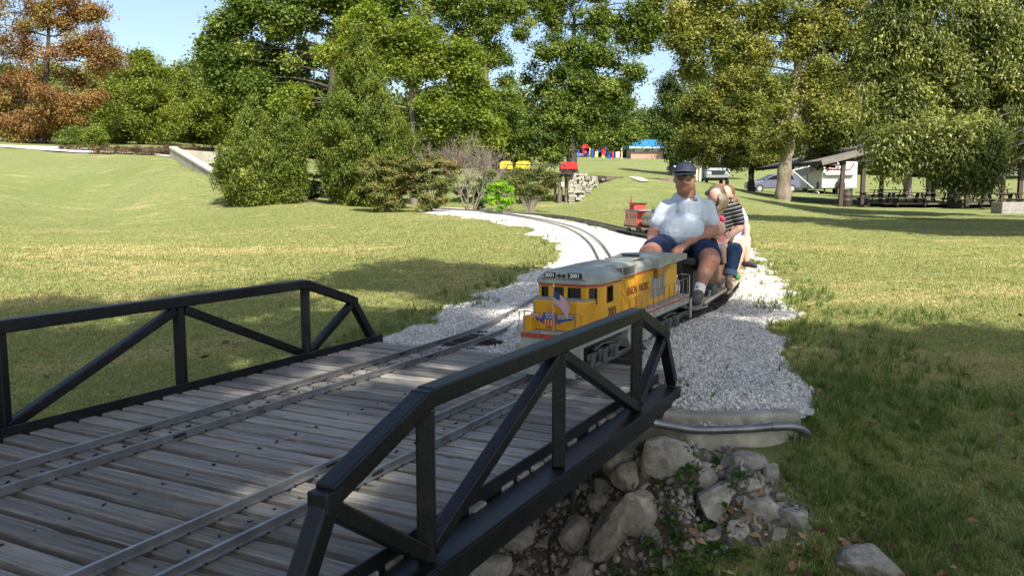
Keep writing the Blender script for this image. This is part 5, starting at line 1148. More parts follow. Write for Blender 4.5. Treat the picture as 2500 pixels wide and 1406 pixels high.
m_ = MB(); m_.ball(ht+Vector((.008, .012, .018)), (.069, .080, .080), 14, 10); blend('hair', m_, .007, mat('fair_toddler_hair', (.42, .28, .17), .6), td, 2, cut=[(ht+ft_.normalized()*.02, ft_.normalized())])
bw = MB(); bc = q(1759, 537, Y2-.02)
for k in range(7): t = k*.9; bw.ball(bc+Vector((math.cos(t)*.026, math.sin(t)*.018, math.sin(t*1.7)*.02)), (.022, .016, .020), 8, 6)
bw.build('bow', mat('hot_pink', (.72, .06, .17), .6), td, True, smooth=60)
# passenger in lavender
Y3 = 9.3
pv = thing('person', 'passenger with brown curly ponytail, lavender top and pale shorts, leaning forward on the third car', 'person', q(1795, 600, Y3))
hv = q(1774, 476, Y3); m_ = MB(); fv = Vector((-.6, -.6, -.35)); head(m_, hv, fv); capsule(m_, hv-Z_*.06+Vector((.02, .02, 0)), q(1786, 504, Y3+.03), .045, .055)
sv, ev, wv2 = q(1803, 520, Y3), q(1824, 555, Y3-.02), q(1824, 578, Y3-.3); chain(m_, [sv, ev, wv2], [.048, .038, .026]); hand(m_, wv2, q(1821, 586, Y3-.36), Vector((-.3, -.6, -.6)), Vector((.8, -.4, 0)), Vector((0, -.5, .8)), .85, .5, -1)
sw, ew, ww = q(1772, 520, Y3), q(1765, 555, Y3), q(1785, 580, Y3-.3); chain(m_, [sw, ew, ww], [.048, .038, .026]); hand(m_, ww, q(1790, 588, Y3-.36), Vector((0, -.6, -.6)), Vector((.8, -.2, 0)), Vector((0, -.5, .8)), .85, .5, 1)
hv1, kv1, av1 = q(1795, 603, Y3+.05), q(1812, 596, Y3-.35), q(1795, 661, Y3-.42); hv2, kv2, av2 = q(1778, 603, Y3+.05), q(1776, 600, Y3-.4), W(8.6, -2.34, .19)
for a, b2, c2 in ((hv1, kv1, av1), (hv2, kv2, av2)): chain(m_, [a, b2, b2.lerp(c2, .35), c2], [.095, .066, .058, .034])
blend('body', m_, .01, skin2, pv, 4); eyes(hv, fv, pv)
m_ = MB(); chain(m_, [q(1790, 522, Y3+.06), q(1790, 560, Y3+.05), q(1788, 595, Y3+.08)], [.125, .12, .13]); capsule(m_, sw, sv, .075, .075); chain(m_, [sv, sv.lerp(ev, .5)], [.074, .066]); chain(m_, [sw, sw.lerp(ew, .5)], [.074, .066]); blend('lavender_top', m_, .012, mat('lavender_cotton', (.36, .27, .55), .85, col2=(.55, .50, .66), vscale=5), pv, 5, wrinkle=.006)
m_ = MB(); chain(m_, [hv1, hv1.lerp(kv1, .72)], [.115, .105]); chain(m_, [hv2, hv2.lerp(kv2, .72)], [.115, .105]); capsule(m_, hv1, hv2, .118, .118); blend('shorts', m_, .012, mat('white_shorts', (.62, .60, .62), .85), pv, 4, wrinkle=.005)
hr = MB(); hr.ball(hv+Vector((.012, .015, .025)), (.085, .092, .095), 16, 12)
for k in range(22):
    s0 = hv+Vector((.05, .02, .02)); e = q(1790+random.uniform(-5, 8), 508+random.uniform(-10, 16), Y3-.08+random.uniform(-.05, .05)); mid = s0.lerp(e, .5)+Vector((random.uniform(-.02, .04), random.uniform(-.04, .04), random.uniform(0, .03))); ps = spline([s0, mid, e], 5); ps = [p+Vector((math.sin(i*1.9+k)*.009, 0, math.cos(i*1.9+k)*.006)) for i, p in enumerate(ps)]; hr.tube(ps, [.014]*(len(ps)-1)+[.004], 5)
hr.build('hair', hairbr, pv, True, smooth=60)
footwear('shoe', av1, Vector((-.1, -.95, 0)), mat('black_green_shoe', (.02, .03, .02), .6, col2=(.05, .30, .08), vscale=9), pv); footwear('shoe', av2, Vector((-.2, -.9, 0)), MATS['black_green_shoe'], pv)
# passenger behind in navy
Y4 = 10.6
pn2 = thing('person', 'passenger with a pink hair bow and navy shorts, mostly hidden on the last riding car', 'person', q(1808, 585, Y4))
hn = q(1757, 474, Y4); fn = Vector((-.5, -.8, -.2)); m_ = MB(); head(m_, hn, fn, .95); capsule(m_, hn-Z_*.06, q(1772, 505, Y4+.03), .045, .055)
s1, e1, w1 = q(1800, 522, Y4), q(1822, 555, Y4-.02), q(1822, 572, Y4-.28); chain(m_, [s1, e1, w1], [.045, .036, .026]); hand(m_, w1, q(1819, 580, Y4-.34), Vector((-.2, -.6, -.6)), Vector((.8, -.3, 0)), Vector((0, -.5, .8)), .85, .5, -1)
h1, k1, a1 = q(1805, 588, Y4+.05), q(1823, 584, Y4-.32), q(1822, 636, Y4-.36); h2, k2, a2 = q(1792, 588, Y4+.05), q(1790, 586, Y4-.35), W(9.9, -2.55, .19)
for a, b2, c2 in ((h1, k1, a1), (h2, k2, a2)): chain(m_, [a, b2, b2.lerp(c2, .35), c2], [.09, .06, .052, .034])
blend('body', m_, .011, skin2, pn2, 4); eyes(hn, fn, pn2)
m_ = MB(); chain(m_, [q(1778, 522, Y4+.06), q(1788, 560, Y4+.05), q(1797, 582, Y4+.08)], [.12, .12, .12]); capsule(m_, q(1762, 522, Y4), s1, .07, .07); chain(m_, [s1, s1.lerp(e1, .5)], [.07, .062]); blend('yellow_top', m_, .012, mat('soft_yellow_cotton', (.60, .52, .20), .85), pn2, 4, wrinkle=.005)
m_ = MB(); chain(m_, [h1, h1.lerp(k1, .7)], [.11, .10]); chain(m_, [h2, h2.lerp(k2, .7)], [.11, .10]); capsule(m_, h1, h2, .11, .11); blend('navy_shorts', m_, .012, navy, pn2, 4)
m_ = MB(); m_.ball(hn+Vector((.01, .015, .02)), (.085, .09, .092), 14, 10); blend('hair', m_, .01, hairbr, pn2, 2, cut=[(hn+fn.normalized()*.03, fn.normalized())])
bw = MB(); bc = hn+Vector((-.01, -.03, .10))
for k in range(6): t = k*1.05; bw.ball(bc+Vector((math.cos(t)*.03, math.sin(t)*.02, math.sin(t*1.7)*.018)), (.024, .016, .018), 8, 6)
bw.build('bow', mat('crimson_bow', (.55, .03, .09), .6), pn2, True, smooth=60)
footwear('shoe', a1, Vector((.5, -.7, 0)), mat('dark_sandal', (.04, .03, .035), .6, var=.5, vscale=30), pn2); footwear('shoe', a2, Vector((-.3, -.9, 0)), MATS['dark_sandal'], pn2)
# ================================================================ vegetation
leafmat('leaf_maple', (.035, .066, .015), (.095, .135, .030), (.21, .235, .075), trans=.32)
leafmat('leaf_deep', (.022, .042, .012), (.052, .080, .022), (.12, .15, .05), trans=.28)
leafmat('leaf_yellow_green', (.060, .095, .018), (.140, .180, .036), (.28, .28, .06), trans=.38)
leafmat('leaf_sycamore', (.055, .078, .022), (.140, .160, .045), (.29, .27, .09), trans=.34)
leafmat('leaf_hickory', (.036, .056, .019), (.115, .140, .048), (.31, .33, .14), trans=.28, rough=.5)
leafmat('leaf_rust', (.12, .066, .034), (.215, .125, .055), (.17, .165, .055), trans=.32, rough=.6)
leafmat('leaf_olive_wood', (.055, .080, .016), (.12, .150, .026), (.20, .215, .045), trans=.3)
leafmat('leaf_far_wood', (.040, .062, .018), (.085, .115, .032), (.17, .15, .06), trans=.2)
leafmat('leaf_cedar', (.036, .058, .012), (.095, .130, .026), (.21, .23, .06), trans=.25, rough=.6)
leafmat('leaf_bush', (.045, .065, .018), (.105, .120, .036), (.18, .125, .06), trans=.28, rough=.6)
leafmat('leaf_nandina', (.08, .19, .016), (.16, .30, .025), (.33, .36, .04), trans=.4)
leafmat('leaf_hedge', (.060, .042, .020), (.11, .068, .032), (.08, .085, .03), trans=.2, rough=.7)
bark = mat('grey_bark', (.15, .125, .10), .9, var=.5, vscale=3, bump=.8, bscale=9, stretch=(1, 1, .25))
bark_s = mat('sycamore_bark_sun_stripes', (.27, .225, .165), .85, col2=(.13, .10, .07), vscale=2.6, bump=.7, bscale=7, stretch=(1, 1, .45))  # sycamore mottling: bark pattern plus painted-in stripes of sunlight
bark_d = mat('dark_bark', (.060, .050, .042), .9, var=.4, vscale=3, bump=.6, bscale=10, stretch=(1, 1, .3)); bark_p = mat('pale_bark', (.42, .40, .35), .8, col2=(.2, .18, .15), vscale=1.5)
twig_m = mat('grey_twig', (.20, .165, .125), .85)
def leaf_quads(name, cen, out, L_, Wd, mode, tint, matn, seed):
    r = np.random.default_rng(seed); n = len(cen)
    rnd = r.normal(size=(n, 3)); rnd /= np.linalg.norm(rnd, axis=1)[:, None]
    if mode == 'leaf':
        nm = out*.65+np.array([0, 0, .75])+rnd*.55; t = np.cross(nm, r.normal(size=(n, 3)))
    elif mode == 'droop':
        nm = out*.8+np.array([0, 0, .55])+rnd*.5; t = np.array([0, 0, -1.0])+rnd*.5+out*.45
    else:
        nm = out*.9+np.array([0, 0, .45])+rnd*.5; t = out*.5+np.array([0, 0, 1.0])+rnd*.5
    nm /= np.linalg.norm(nm, axis=1)[:, None]; t -= nm*(t*nm).sum(1)[:, None]; t /= np.linalg.norm(t, axis=1)[:, None]+1e-9; s = np.cross(nm, t)
    l = (L_*r.uniform(.6, 1.25, n))[:, None]; w_ = (Wd*r.uniform(.7, 1.2, n))[:, None]
    co = np.stack([cen-t*l*.5, cen+s*w_*.5+nm*l*.06-t*l*.05, cen+t*l*.5-nm*l*.04, cen-s*w_*.5+nm*l*.06-t*l*.05], 1).reshape(-1, 3)
    me = quads(bpy.data.meshes.new(name), co, np.arange(4*n).reshape(n, 4)); a = me.attributes.new('tint', 'FLOAT', 'FACE'); a.data.foreach_set('value', np.clip(tint, 0, 1).astype(np.float32)); me.materials.append(MATS[matn]); return me
def crown_points(blobs, n, clr, seed, tint0=.45, tvar=.16, flat=.62, dens=2.3, elong=0):
    r = np.random.default_rng(seed); cl = []; co_ = []; tn = []
    for c, rad in blobs:
        c = np.array(c); rad = np.array(rad); k = int(max(5, dens*(rad[0]*rad[2]+rad[0]*rad[1])/(clr*clr)*.5)); d = r.normal(size=(k, 3)); d /= np.linalg.norm(d, axis=1)[:, None]
        f = .42+.58*np.sqrt(r.random(k)); p = c+d*rad*f[:, None]*r.uniform(.85, 1.16, (k, 1)); cl.append(p); co_.append(d); tn.append(tint0+r.normal(0, tvar, k))
    cl = np.concatenate(cl); co_ = np.concatenate(co_); tn = np.concatenate(tn)
    w_ = r.uniform(.4, 1.6, len(cl)); w_ /= w_.sum(); idx = r.choice(len(cl), n, p=w_); g = r.normal(size=(n, 3)); sz = clr*r.uniform(.6, 1.35, len(cl))[idx][:, None]
    pos = cl[idx]+g*sz*np.array([.50, .50, .50*flat])+(co_[idx]+np.array([0, 0, .6]))*np.abs(g[:, :1])*sz*elong; out = co_[idx]+g*.35; out /= np.linalg.norm(out, axis=1)[:, None]
    return pos, out, tn[idx]+r.normal(0, .10, n), cl
SPRAYS = {}
def sprays(matn, leaf, aspect, mode):
    k = (matn, round(leaf, 3), mode)
    if k not in SPRAYS:
        out = []
        for i in range(4):
            r = np.random.default_rng(900+i); c_ = r.normal(size=(6, 3))*leaf*.95; o_ = r.normal(size=(6, 3))+np.array([0, 0, .5]); o_ /= np.linalg.norm(o_, axis=1)[:, None]
            me = leaf_quads('spray', c_, o_, leaf, leaf*aspect, mode, .18+.21*i+r.normal(0, .10, 6), matn, 910+i); out.append(me)
        ng = bpy.data.node_groups.new('leaf_sprays', 'GeometryNodeTree'); ng.interface.new_socket('Geometry', in_out='INPUT', socket_type='NodeSocketGeometry'); ng.interface.new_socket('Geometry', in_out='OUTPUT', socket_type='NodeSocketGeometry')
        n = ng.nodes; l = ng.links; gi = n.new('NodeGroupInput'); go = n.new('NodeGroupOutput'); ip = n.new('GeometryNodeInstanceOnPoints'); jo = n.new('GeometryNodeJoinGeometry'); j2 = n.new('GeometryNodeJoinGeometry')
        for me in out[::-1]:
            o = bpy.data.objects.new('spray_source', me); oi = n.new('GeometryNodeObjectInfo'); oi.inputs['Object'].default_value = o; g2 = n.new('GeometryNodeGeometryToInstance'); l.new(oi.outputs['Geometry'], g2.inputs[0]); l.new(g2.outputs[0], jo.inputs[0])
        l.new(gi.outputs[0], ip.inputs['Points']); l.new(jo.outputs[0], ip.inputs['Instance']); ip.inputs['Pick Instance'].default_value = True
        for nm, tp, sk_ in (('rot', 'FLOAT_VECTOR', 'Rotation'), ('idx', 'INT', 'Instance Index')):
            na = n.new('GeometryNodeInputNamedAttribute'); na.data_type = tp; na.inputs[0].default_value = nm; l.new(na.outputs[0], ip.inputs[sk_])
        l.new(ip.outputs[0], go.inputs[0]); SPRAYS[k] = ng
    return SPRAYS[k]
def densify(o, leaf, aspect, mode, matn, tint, seed, every=2):
    """thicken a crown: further leaf sprays around every second leaf"""
    me = o.data; nv = len(me.vertices); r = np.random.default_rng(seed); vi = np.arange(nv); pick = (vi % (4*every) == 0)
    rot = np.stack([r.uniform(-.5, .5, nv), r.uniform(-.5, .5, nv), r.uniform(0, 6.28, nv)], -1).astype(np.float32) if mode != 'leaf' else np.stack([r.uniform(-.55, .55, nv), r.uniform(-.55, .55, nv), r.uniform(0, 6.28, nv)], -1).astype(np.float32)
    ix = np.clip(np.round((np.repeat(tint, 4)-.18)/.21), 0, 3).astype(np.int32)
    co = np.empty(nv*3, np.float32); me.vertices.foreach_get('co', co); m2 = bpy.data.meshes.new('leaf_sprays'); k = np.nonzero(pick)[0]; m2.vertices.add(len(k)); m2.vertices.foreach_set('co', co.reshape(-1, 3)[k].ravel())
    a = m2.attributes.new('rot', 'FLOAT_VECTOR', 'POINT'); a.data.foreach_set('vector', rot[k].ravel()); a = m2.attributes.new('idx', 'INT', 'POINT'); a.data.foreach_set('value', ix[k])
    q_ = link('leaf_sprays', m2, None, o.parent if o.parent else o); q_['kind'] = 'stuff'
    md = q_.modifiers.new('sprays', 'NODES'); md.node_group = sprays(matn, leaf, aspect, mode); return o
def fill_blobs(bl, seed, k=.8):
    r = random.Random(seed); out = list(bl)
    for i, (c, rad) in enumerate(bl):
        near = sorted((j for j in range(len(bl)) if j != i), key=lambda j: sum((a-b_)**2 for a, b_ in zip(c, bl[j][0])))[:3]
        for j in near:
            if j > i and r.random() < k and math.dist(c, bl[j][0]) < 2.6*(rad[0]+bl[j][1][0]): t = r.uniform(.4, .6); out.append((tuple(a*(1-t)+b_*t+r.uniform(-.15, .15)*rad[0] for a, b_ in zip(c, bl[j][0])), tuple(q_*.85 for q_ in rad)))
    return out
def tree(name, label, Y, base, trunk, blobs, n, leaf, matn, bk, seed, group='trees around the lawn', clr=.55, mode='leaf', aspect=.6, depth=.8, tint0=.45, tvar=.16, limbs=True, cat='tree', dens=1.7, sag=0, wpts=None, flat=.62, gb=None, twigs=3, every=3):
    """base/trunk/blobs in picture pixels at the distance Y (metres ahead); radii in pixels too"""
    if wpts is None:
        b0 = P(base[0], base[1], Y); g = gz(b0.x, b0.y); b0.z = min(b0.z, g+.05) if gb is None else b0.z
        tp = [Vector((b0.x, b0.y, g-.15))]+[P(u, v, Y+(dy[0] if dy else 0)) for u, v, _, *dy in trunk]; tr = [px(base[2], Y)*1.35]+[px(r_, Y) for _, _, r_, *_d in trunk]
        tp.insert(1, tp[0].lerp(tp[1], .16)); tr.insert(1, tr[0]*.8)
        bl = []
        for u, v, r_, *ex in blobs:
            dy = ex[0] if ex else 0; az_ = ex[1] if len(ex) > 1 else 1.0; c_ = P(u, v, Y+dy); rr_ = px(r_, Y+dy); bl.append((tuple(c_), (rr_, rr_*depth, rr_*az_)))
    else: tp, tr, bl = wpts
    t = thing(name, label, cat, tp[0], 0, group)
    r = random.Random(seed); m_ = MB(); top = tp[-1]; sp = spline(tp, 4); rs = list(np.interp(np.linspace(0, len(tp)-1, len(sp)), range(len(tp)), tr))
    rs = [a*(1+.10*math.sin(i*1.7+seed)) for i, a in enumerate(rs)]
    m_.tube(sp, rs, 12).build('trunk', bk, t, True, smooth=70)
    if limbs:
        m_ = MB()
        for c_, rad in bl:
            c_ = Vector(c_); k = min(range(len(sp)), key=lambda i: (sp[i]-c_).length+abs(i-len(sp)*.6)*.12*(sp[0]-sp[-1]).length/len(sp)+(9 if i < len(sp)*.3 else 0)); s0 = sp[k]; r0 = min(rs[k]*.6, .02+rad[0]*.05)
            mid = s0.lerp(c_, .5)+Vector((r.uniform(-.1, .1), r.uniform(-.1, .1), .05))*(c_-s0).length
            if (c_-s0).length > 6.2: s0 = s0.lerp(c_, 1-3.2/(c_-s0).length); mid = s0.lerp(c_, .5); r0 *= .6
            ls = spline([s0, mid, c_], 4); m_.tube(ls, list(np.linspace(r0, r0*.28, len(ls))), 6)
            for _ in range(twigs):
                d = Vector((r.gauss(0, 1)*rad[0], r.gauss(0, 1)*rad[1], r.gauss(.2, 1)*rad[2]))*.6; k2 = r.randrange(3, len(ls)); e = ls[k2]+d; m_.tube([ls[k2], ls[k2].lerp(e, .5)+Vector((0, 0, -.06))*d.length, e], [r0*.3, r0*.2, r0*.08], 4)
        m_.build('branches', bk, t, True, smooth=70)
    if cat == 'tree' and wpts is None: bl = fill_blobs(bl, seed, .5)
    n = int(n*.72); pos, out, tn, cl = crown_points(bl, n, clr, seed, tint0, tvar, flat, dens, .38 if mode == 'spray' else 0)
    me = leaf_quads('crown', pos-np.array(t.location), out, leaf, leaf*aspect, mode, tn, matn, seed+1); o = link('crown', me, None, t); densify(o, leaf, aspect, mode, matn, tn, seed, every)
    return t
def rb(r, cx, cy, w_, h_, rad, k, dy=6, tight=1.0):
    """fill an ellipse of the picture with foliage blobs"""
    out = []
    for i in range(k):
        for _ in range(30):
            a, b_ = r.uniform(-1, 1), r.uniform(-1, 1)
            if a*a+b_*b_ < 1: break
        out.append((cx+a*w_, cy+b_*h_, rad*r.uniform(.7, 1.25), r.uniform(-dy, dy), r.uniform(.65, .95)))
    return out
rd = random.Random(5)
# ---- left background
tree('rust_tree', 'tall rust brown feathery conifer turning colour at the far left of the lawn', 58, (104, 352, 10), [(106, 300, 8), (112, 200, 6), (118, 90, 4), (120, -40, 2)],
     [(60, 322, 44, 0, .5), (130, 322, 46, 1, .5), (30, 290, 40, 0, .5), (185, 305, 40, 0, .5), (100, 285, 46, -2, .5), (170, 262, 44, 0, .45), (55, 240, 44, 1, .5), (120, 230, 44, -2, .5), (215, 240, 34, 0, .4), (20, 200, 46, 1, .45), (80, 185, 44, -1, .5), (170, 190, 38, 1, .45), (240, 165, 30, 0, .35), (270, 130, 24, 0, .35), (30, 130, 44, 0, .45), (110, 130, 40, -1, .5), (200, 110, 36, 0, .4), (235, 92, 26, 0, .4), (60, 75, 44, 0, .45), (140, 65, 38, 0, .45), (200, 40, 32, 1, .45), (225, 25, 24, 0, .4), (20, 30, 46, 0, .45), (90, 10, 46, 0, .5), (160, -10, 40, 0, .5), (60, -50, 60, 0, .5), (-30, 100, 60, 0, .6), (-30, 250, 60, 0, .6)],
     42000, .17, 'leaf_rust', bark_d, 3, 'trees beyond the left lawn', clr=.7, flat=.75, dens=1.8, tvar=.30, twigs=6, every=4)
tree('green_tree', 'rounded olive green tree standing right of the rust brown conifer', 68, (345, 352, 8), [(345, 300, 7), (345, 220, 4)],
     [(345, 175, 42), (300, 205, 40), (385, 205, 42), (345, 230, 50, -2), (290, 255, 44), (395, 260, 42), (330, 290, 50, -3), (385, 310, 40, -2), (270, 310, 36, 0), (345, 145, 24), (240, 270, 34, 3), (235, 320, 30, 0), (300, 335, 34, -2)],
     32000, .22, 'leaf_olive_wood', bark_d, 4, 'trees beyond the left lawn', clr=.75)
tree('green_tree', 'broad hazy green tree between the olive tree and the cedars', 76, (480, 352, 8), [(480, 300, 7), (480, 240, 4)],
     [(470, 215, 44), (430, 250, 44), (520, 225, 40), (480, 270, 52, -2), (440, 310, 40), (520, 300, 44), (555, 250, 36), (550, 320, 36), (500, 340, 34), (420, 340, 30), (590, 240, 40), (600, 300, 50)],
     26000, .24, 'leaf_olive_wood', bark_d, 5, 'trees beyond the left lawn', clr=.8, tint0=.35)
tree('dark_tree', 'dark evergreen behind the rust brown conifer at the left edge', 70, (10, 352, 8), [(10, 300, 6), (10, 230, 3)], [(5, 215, 40), (-10, 260, 50), (20, 305, 44), (-20, 330, 50), (60, 325, 40), (0, 180, 24)], 14000, .22, 'leaf_deep', bark_d, 6, 'trees beyond the left lawn', clr=.7, tint0=.25)
tree('young_tree', 'small pale green sapling on the gravel verge under the rust conifer', 52, (238, 354, 2), [(237, 335, 1.4), (236, 318, 1)], [(236, 332, 18, 0, .8), (225, 343, 12), (248, 342, 12), (237, 320, 10)], 3500, .12, 'leaf_yellow_green', bark_p, 7, 'trees beyond the left lawn', clr=.3, tint0=.35)
tree('spreading_conifer', 'low spreading green conifer right of the rust tree trunk', 56, (190, 354, 3), [(190, 335, 2), (190, 318, 1.5)], [(190, 322, 26, 0, .4), (170, 335, 26, 0, .4), (210, 338, 24, 0, .4), (190, 347, 30, 0, .3)], 6000, .16, 'leaf_maple', bark_d, 8, 'trees beyond the left lawn', clr=.4, flat=.3)
# distant woods (a mass)
def woods(name, label, pts, n, leaf, matn, seed, clr, tint0, dep=.8, dens=2.3):
    bl = []
    for u, v, r_, Y in pts: c_ = P(u, v, Y); bl.append((tuple(c_), (px(r_, Y), px(r_, Y)*dep, px(r_, Y)*.8)))
    pos, out, tn, _ = crown_points(bl, n, clr, seed, tint0, .16, dens=dens); o = link(name, leaf_quads(name, pos, out, leaf, leaf*.65, 'leaf', tn, matn, seed), None); densify(o, leaf, .65, 'leaf', matn, tn, seed, 1); tag(o, label, kind='stuff')
r = random.Random(8); pts = []
for i in range(110): u = r.uniform(-200, 680); pts.append((u, r.uniform(215, 345), r.uniform(36, 56), r.uniform(120, 150)))
for i in range(34): u = -200+i*25; pts.append((u, 192+8*math.sin(i*1.3)+r.uniform(-6, 6), 26, 150))
woods('wooded_ridge', 'hazy green and brown wooded ridge beyond the left lawn', pts, 45000, .6, 'leaf_far_wood', 21, 1.7, .55)
pts = []
for i in range(80): u = r.uniform(1180, 1700); pts.append((u, r.uniform(275, 382), r.uniform(24, 38), r.uniform(185, 215)))
for i in range(230): u = r.uniform(1680, 2900); pts.append((u, r.uniform(200, 412), r.uniform(36, 58), r.uniform(150, 185)))
for i in range(90): u = r.uniform(620, 1260); pts.append((u, r.uniform(250, 415), r.uniform(36, 54), r.uniform(95, 125)))
woods('far_woods', 'dark green woods closing the park behind the playground and the camp', pts, 85000, .7, 'leaf_far_wood', 22, 2.2, .35)

# hedge
hd = thing('clipped_hedge', 'low brown clipped hedge along the far edge of the left lawn', 'hedge', P(330, 370, 46)); bl = []
for i in range(46): u = 150+i*8.2; v0 = 359 if u < 360 else 357; bl.append((tuple(P(u, v0+6, 45-.0*i)), (px(9, 45), .35, px(10, 45))))
for i in range(12): u = 230+i*14; bl.append((tuple(P(u, 374, 43.5)), (px(9, 44), .3, px(6, 44))))
pos, out, tn, _ = crown_points(bl, 16000, .16, 31, .3, .15, dens=1.6); link('hedge_leaves', leaf_quads('h', pos-np.array(hd.location), out, .075, .045, 'leaf', tn, 'leaf_hedge', 31), None, hd)
MB().bar(P(150, 376, 45), P(520, 372, 45), .3, .5).build('hedge_stems', bark_d, hd, True)
# ---- cedars
def cedar(label, Y, env, n_br, per, seed, tint0=.45, depth=.85):
    """dense conifer: short upswept branches filling an envelope given as rows (v, left u, right u)"""
    r = np.random.default_rng(seed); vs_ = np.array([e[0] for e in env], float); lu = np.array([e[1] for e in env], float); ru = np.array([e[2] for e in env], float)
    ub = (lu[-1]+ru[-1])/2; b0 = G(ub, vs_[-1], Y); t = thing('cedar', label, 'tree', b0, 0, 'cedars at the edge of the left lawn'); topp = P((lu[0]+ru[0])/2, vs_[0]+12, Y)
    MB().tube(spline([b0-Vector((0, 0, .15)), b0.lerp(topp, .5)+Vector((.05, 0, 0)), topp], 5), list(np.linspace(.16, .015, 11)), 8).build('trunk', bark_d, t, True, smooth=70)
    wv_ = (ru-lu)+8; cdf = np.cumsum(wv_*np.gradient(vs_)); cdf /= cdf[-1]; v = np.interp(r.random(n_br), np.r_[0, cdf[:-1], 1][:len(vs_)], vs_); L_ = np.interp(v, vs_, lu); R_ = np.interp(v, vs_, ru); hw = (R_-L_)/2*FPX**0; cu = (L_+R_)/2
    th_ = r.uniform(0, 2*np.pi, n_br); lump = .80+.26*np.sin(th_*3+v*.06+seed)*np.sin(v*.045+th_*2)+r.normal(0, .07, n_br); f = np.sqrt(r.uniform(.25, 1, n_br))*lump
    sc_ = Y/FPX; base = P(CX, HZ, Y); X_ = (cu-CX)*sc_+np.cos(th_)*hw*sc_*f; Yd = Y+np.sin(th_)*hw*sc_*f*depth; c_, s_ = math.cos(PITCH), math.sin(PITCH)
    Z0 = np.array([P(a, b_, Y).z for a, b_ in zip(cu, v)]); cen = np.stack([X_, Yd, Z0], -1); dr = np.stack([np.cos(th_)*.75, np.sin(th_)*.75, np.full(n_br, 1.0)], -1)+r.normal(0, .18, (n_br, 3)); dr /= np.linalg.norm(dr, axis=1)[:, None]
    bl = r.uniform(.22, .42, n_br)*np.clip(hw*sc_*1.4+.25, .3, 1.0); ix = np.repeat(np.arange(n_br), per); u_ = r.random(len(ix)); wd_ = .085*(1-u_*.8); pos = cen[ix]+dr[ix]*(bl[ix]*(u_-.45))[:, None]+r.normal(size=(len(ix), 3))*wd_[:, None]
    out = dr[ix]*.5+np.stack([np.cos(th_), np.sin(th_), 0*th_], -1)[ix]*.7+r.normal(0, .2, (len(ix), 3)); out /= np.linalg.norm(out, axis=1)[:, None]
    tn = tint0+np.repeat(r.normal(0, .16, n_br), per)+(u_-.5)*.25+r.normal(0, .06, len(ix)); lf = .10
    nm_ = leaf_quads('crown', pos-np.array(t.location), out, lf, lf*.34, 'spray', tn, 'leaf_cedar', seed+1); o = link('crown', nm_, None, t); densify(o, lf, .34, 'spray', 'leaf_cedar', tn, seed, 4); return t
cedar('left broad cedar beside the concrete tunnel wall', 27, [(238, 627, 633), (270, 612, 648), (300, 592, 664), (340, 568, 680), (380, 548, 692), (420, 535, 702), (450, 538, 700), (484, 566, 680)], 620, 48, 41, .55)
cedar('second cedar, joined to the left one and a little shorter', 27.5, [(258, 718, 722), (290, 702, 738), (330, 684, 752), (370, 668, 756), (420, 656, 756), (460, 652, 748), (486, 668, 730)], 460, 48, 42, .45)
cedar('tallest cedar with a thin brownish top, in the middle of the row', 28, [(52, 885, 889), (100, 873, 903), (150, 852, 928), (200, 828, 958), (250, 802, 992), (300, 780, 1022), (345, 764, 1042), (400, 754, 1042), (450, 764, 1006), (498, 800, 960)], 1500, 44, 43, .48)
# ---- deciduous behind the cedars
tree('maple_tree', 'big dark green maple behind the cedars reaching over the sky gap', 42, (800, 470, 16), [(805, 400, 12), (810, 250, 10), (815, 120, 8), (820, 20, 5)],
     [(530, 150, 24, 0, .8), (545, 75, 34, 0, .8), (580, 30, 40), (520, 110, 16), (575, 120, 42), (600, 190, 34), (560, 215, 18), (640, 70, 56), (650, 150, 50, 2), (620, 230, 30), (690, 200, 50, 2), (700, 110, 56), (720, 30, 60), (660, -10, 60), (780, 60, 60), (770, 150, 60, 3), (760, 240, 56, 2), (700, 270, 40, 2), (840, 20, 60), (840, 110, 56), (850, 200, 56, 3), (920, 60, 56), (920, 150, 50, 3), (980, 30, 56), (800, 330, 50, 3), (880, 330, 50, 3), (760, -40, 60), (900, -40, 60)],
     64000, .19, 'leaf_maple', bark_d, 50, clr=.6, tint0=.42, tvar=.2)
tree('yellow_green_tree', 'lighter yellow green tree rising behind the tallest cedar', 36, (1010, 470, 9), [(1010, 380, 8), (1005, 230, 6), (1000, 110, 4)],
     [(880, 75, 26, 0), (900, 40, 22), (930, 110, 28, 1), (1000, 85, 34), (1050, 120, 40), (1010, 170, 40), (1080, 190, 44), (1120, 150, 40), (1120, 240, 46), (1060, 260, 44), (1020, 310, 40, 1), (1100, 310, 44), (1150, 290, 40), (1150, 210, 34), (960, 150, 30, 1), (1180, 340, 34), (1080, 360, 40, 2), (810, 130, 22, 2), (850, 110, 22, 2), (700, 255, 26, -2), (720, 240, 18, -2)],
     36000, .16, 'leaf_yellow_green', bark, 51, clr=.5, tint0=.42)
tree('ash_tree', 'tall soft green tree with silvery highlights left of the leaning one', 46, (1190, 440, 12), [(1190, 340, 9), (1185, 200, 8), (1190, 60, 6)],
     [(1060, 30, 46), (1110, 80, 44), (1160, 20, 50), (1180, 100, 50), (1140, 150, 46, 2), (1220, 170, 46), (1230, 60, 50), (1190, 230, 46), (1240, 260, 44), (1150, 230, 36, 2), (1200, 310, 44), (1260, 330, 40, 2), (1250, 390, 34, 2), (1290, 20, 46), (1100, -30, 60), (1220, -40, 60), (1190, 380, 40, 3)],
     44000, .16, 'leaf_maple', bark, 52, clr=.5, tint0=.55, tvar=.2)
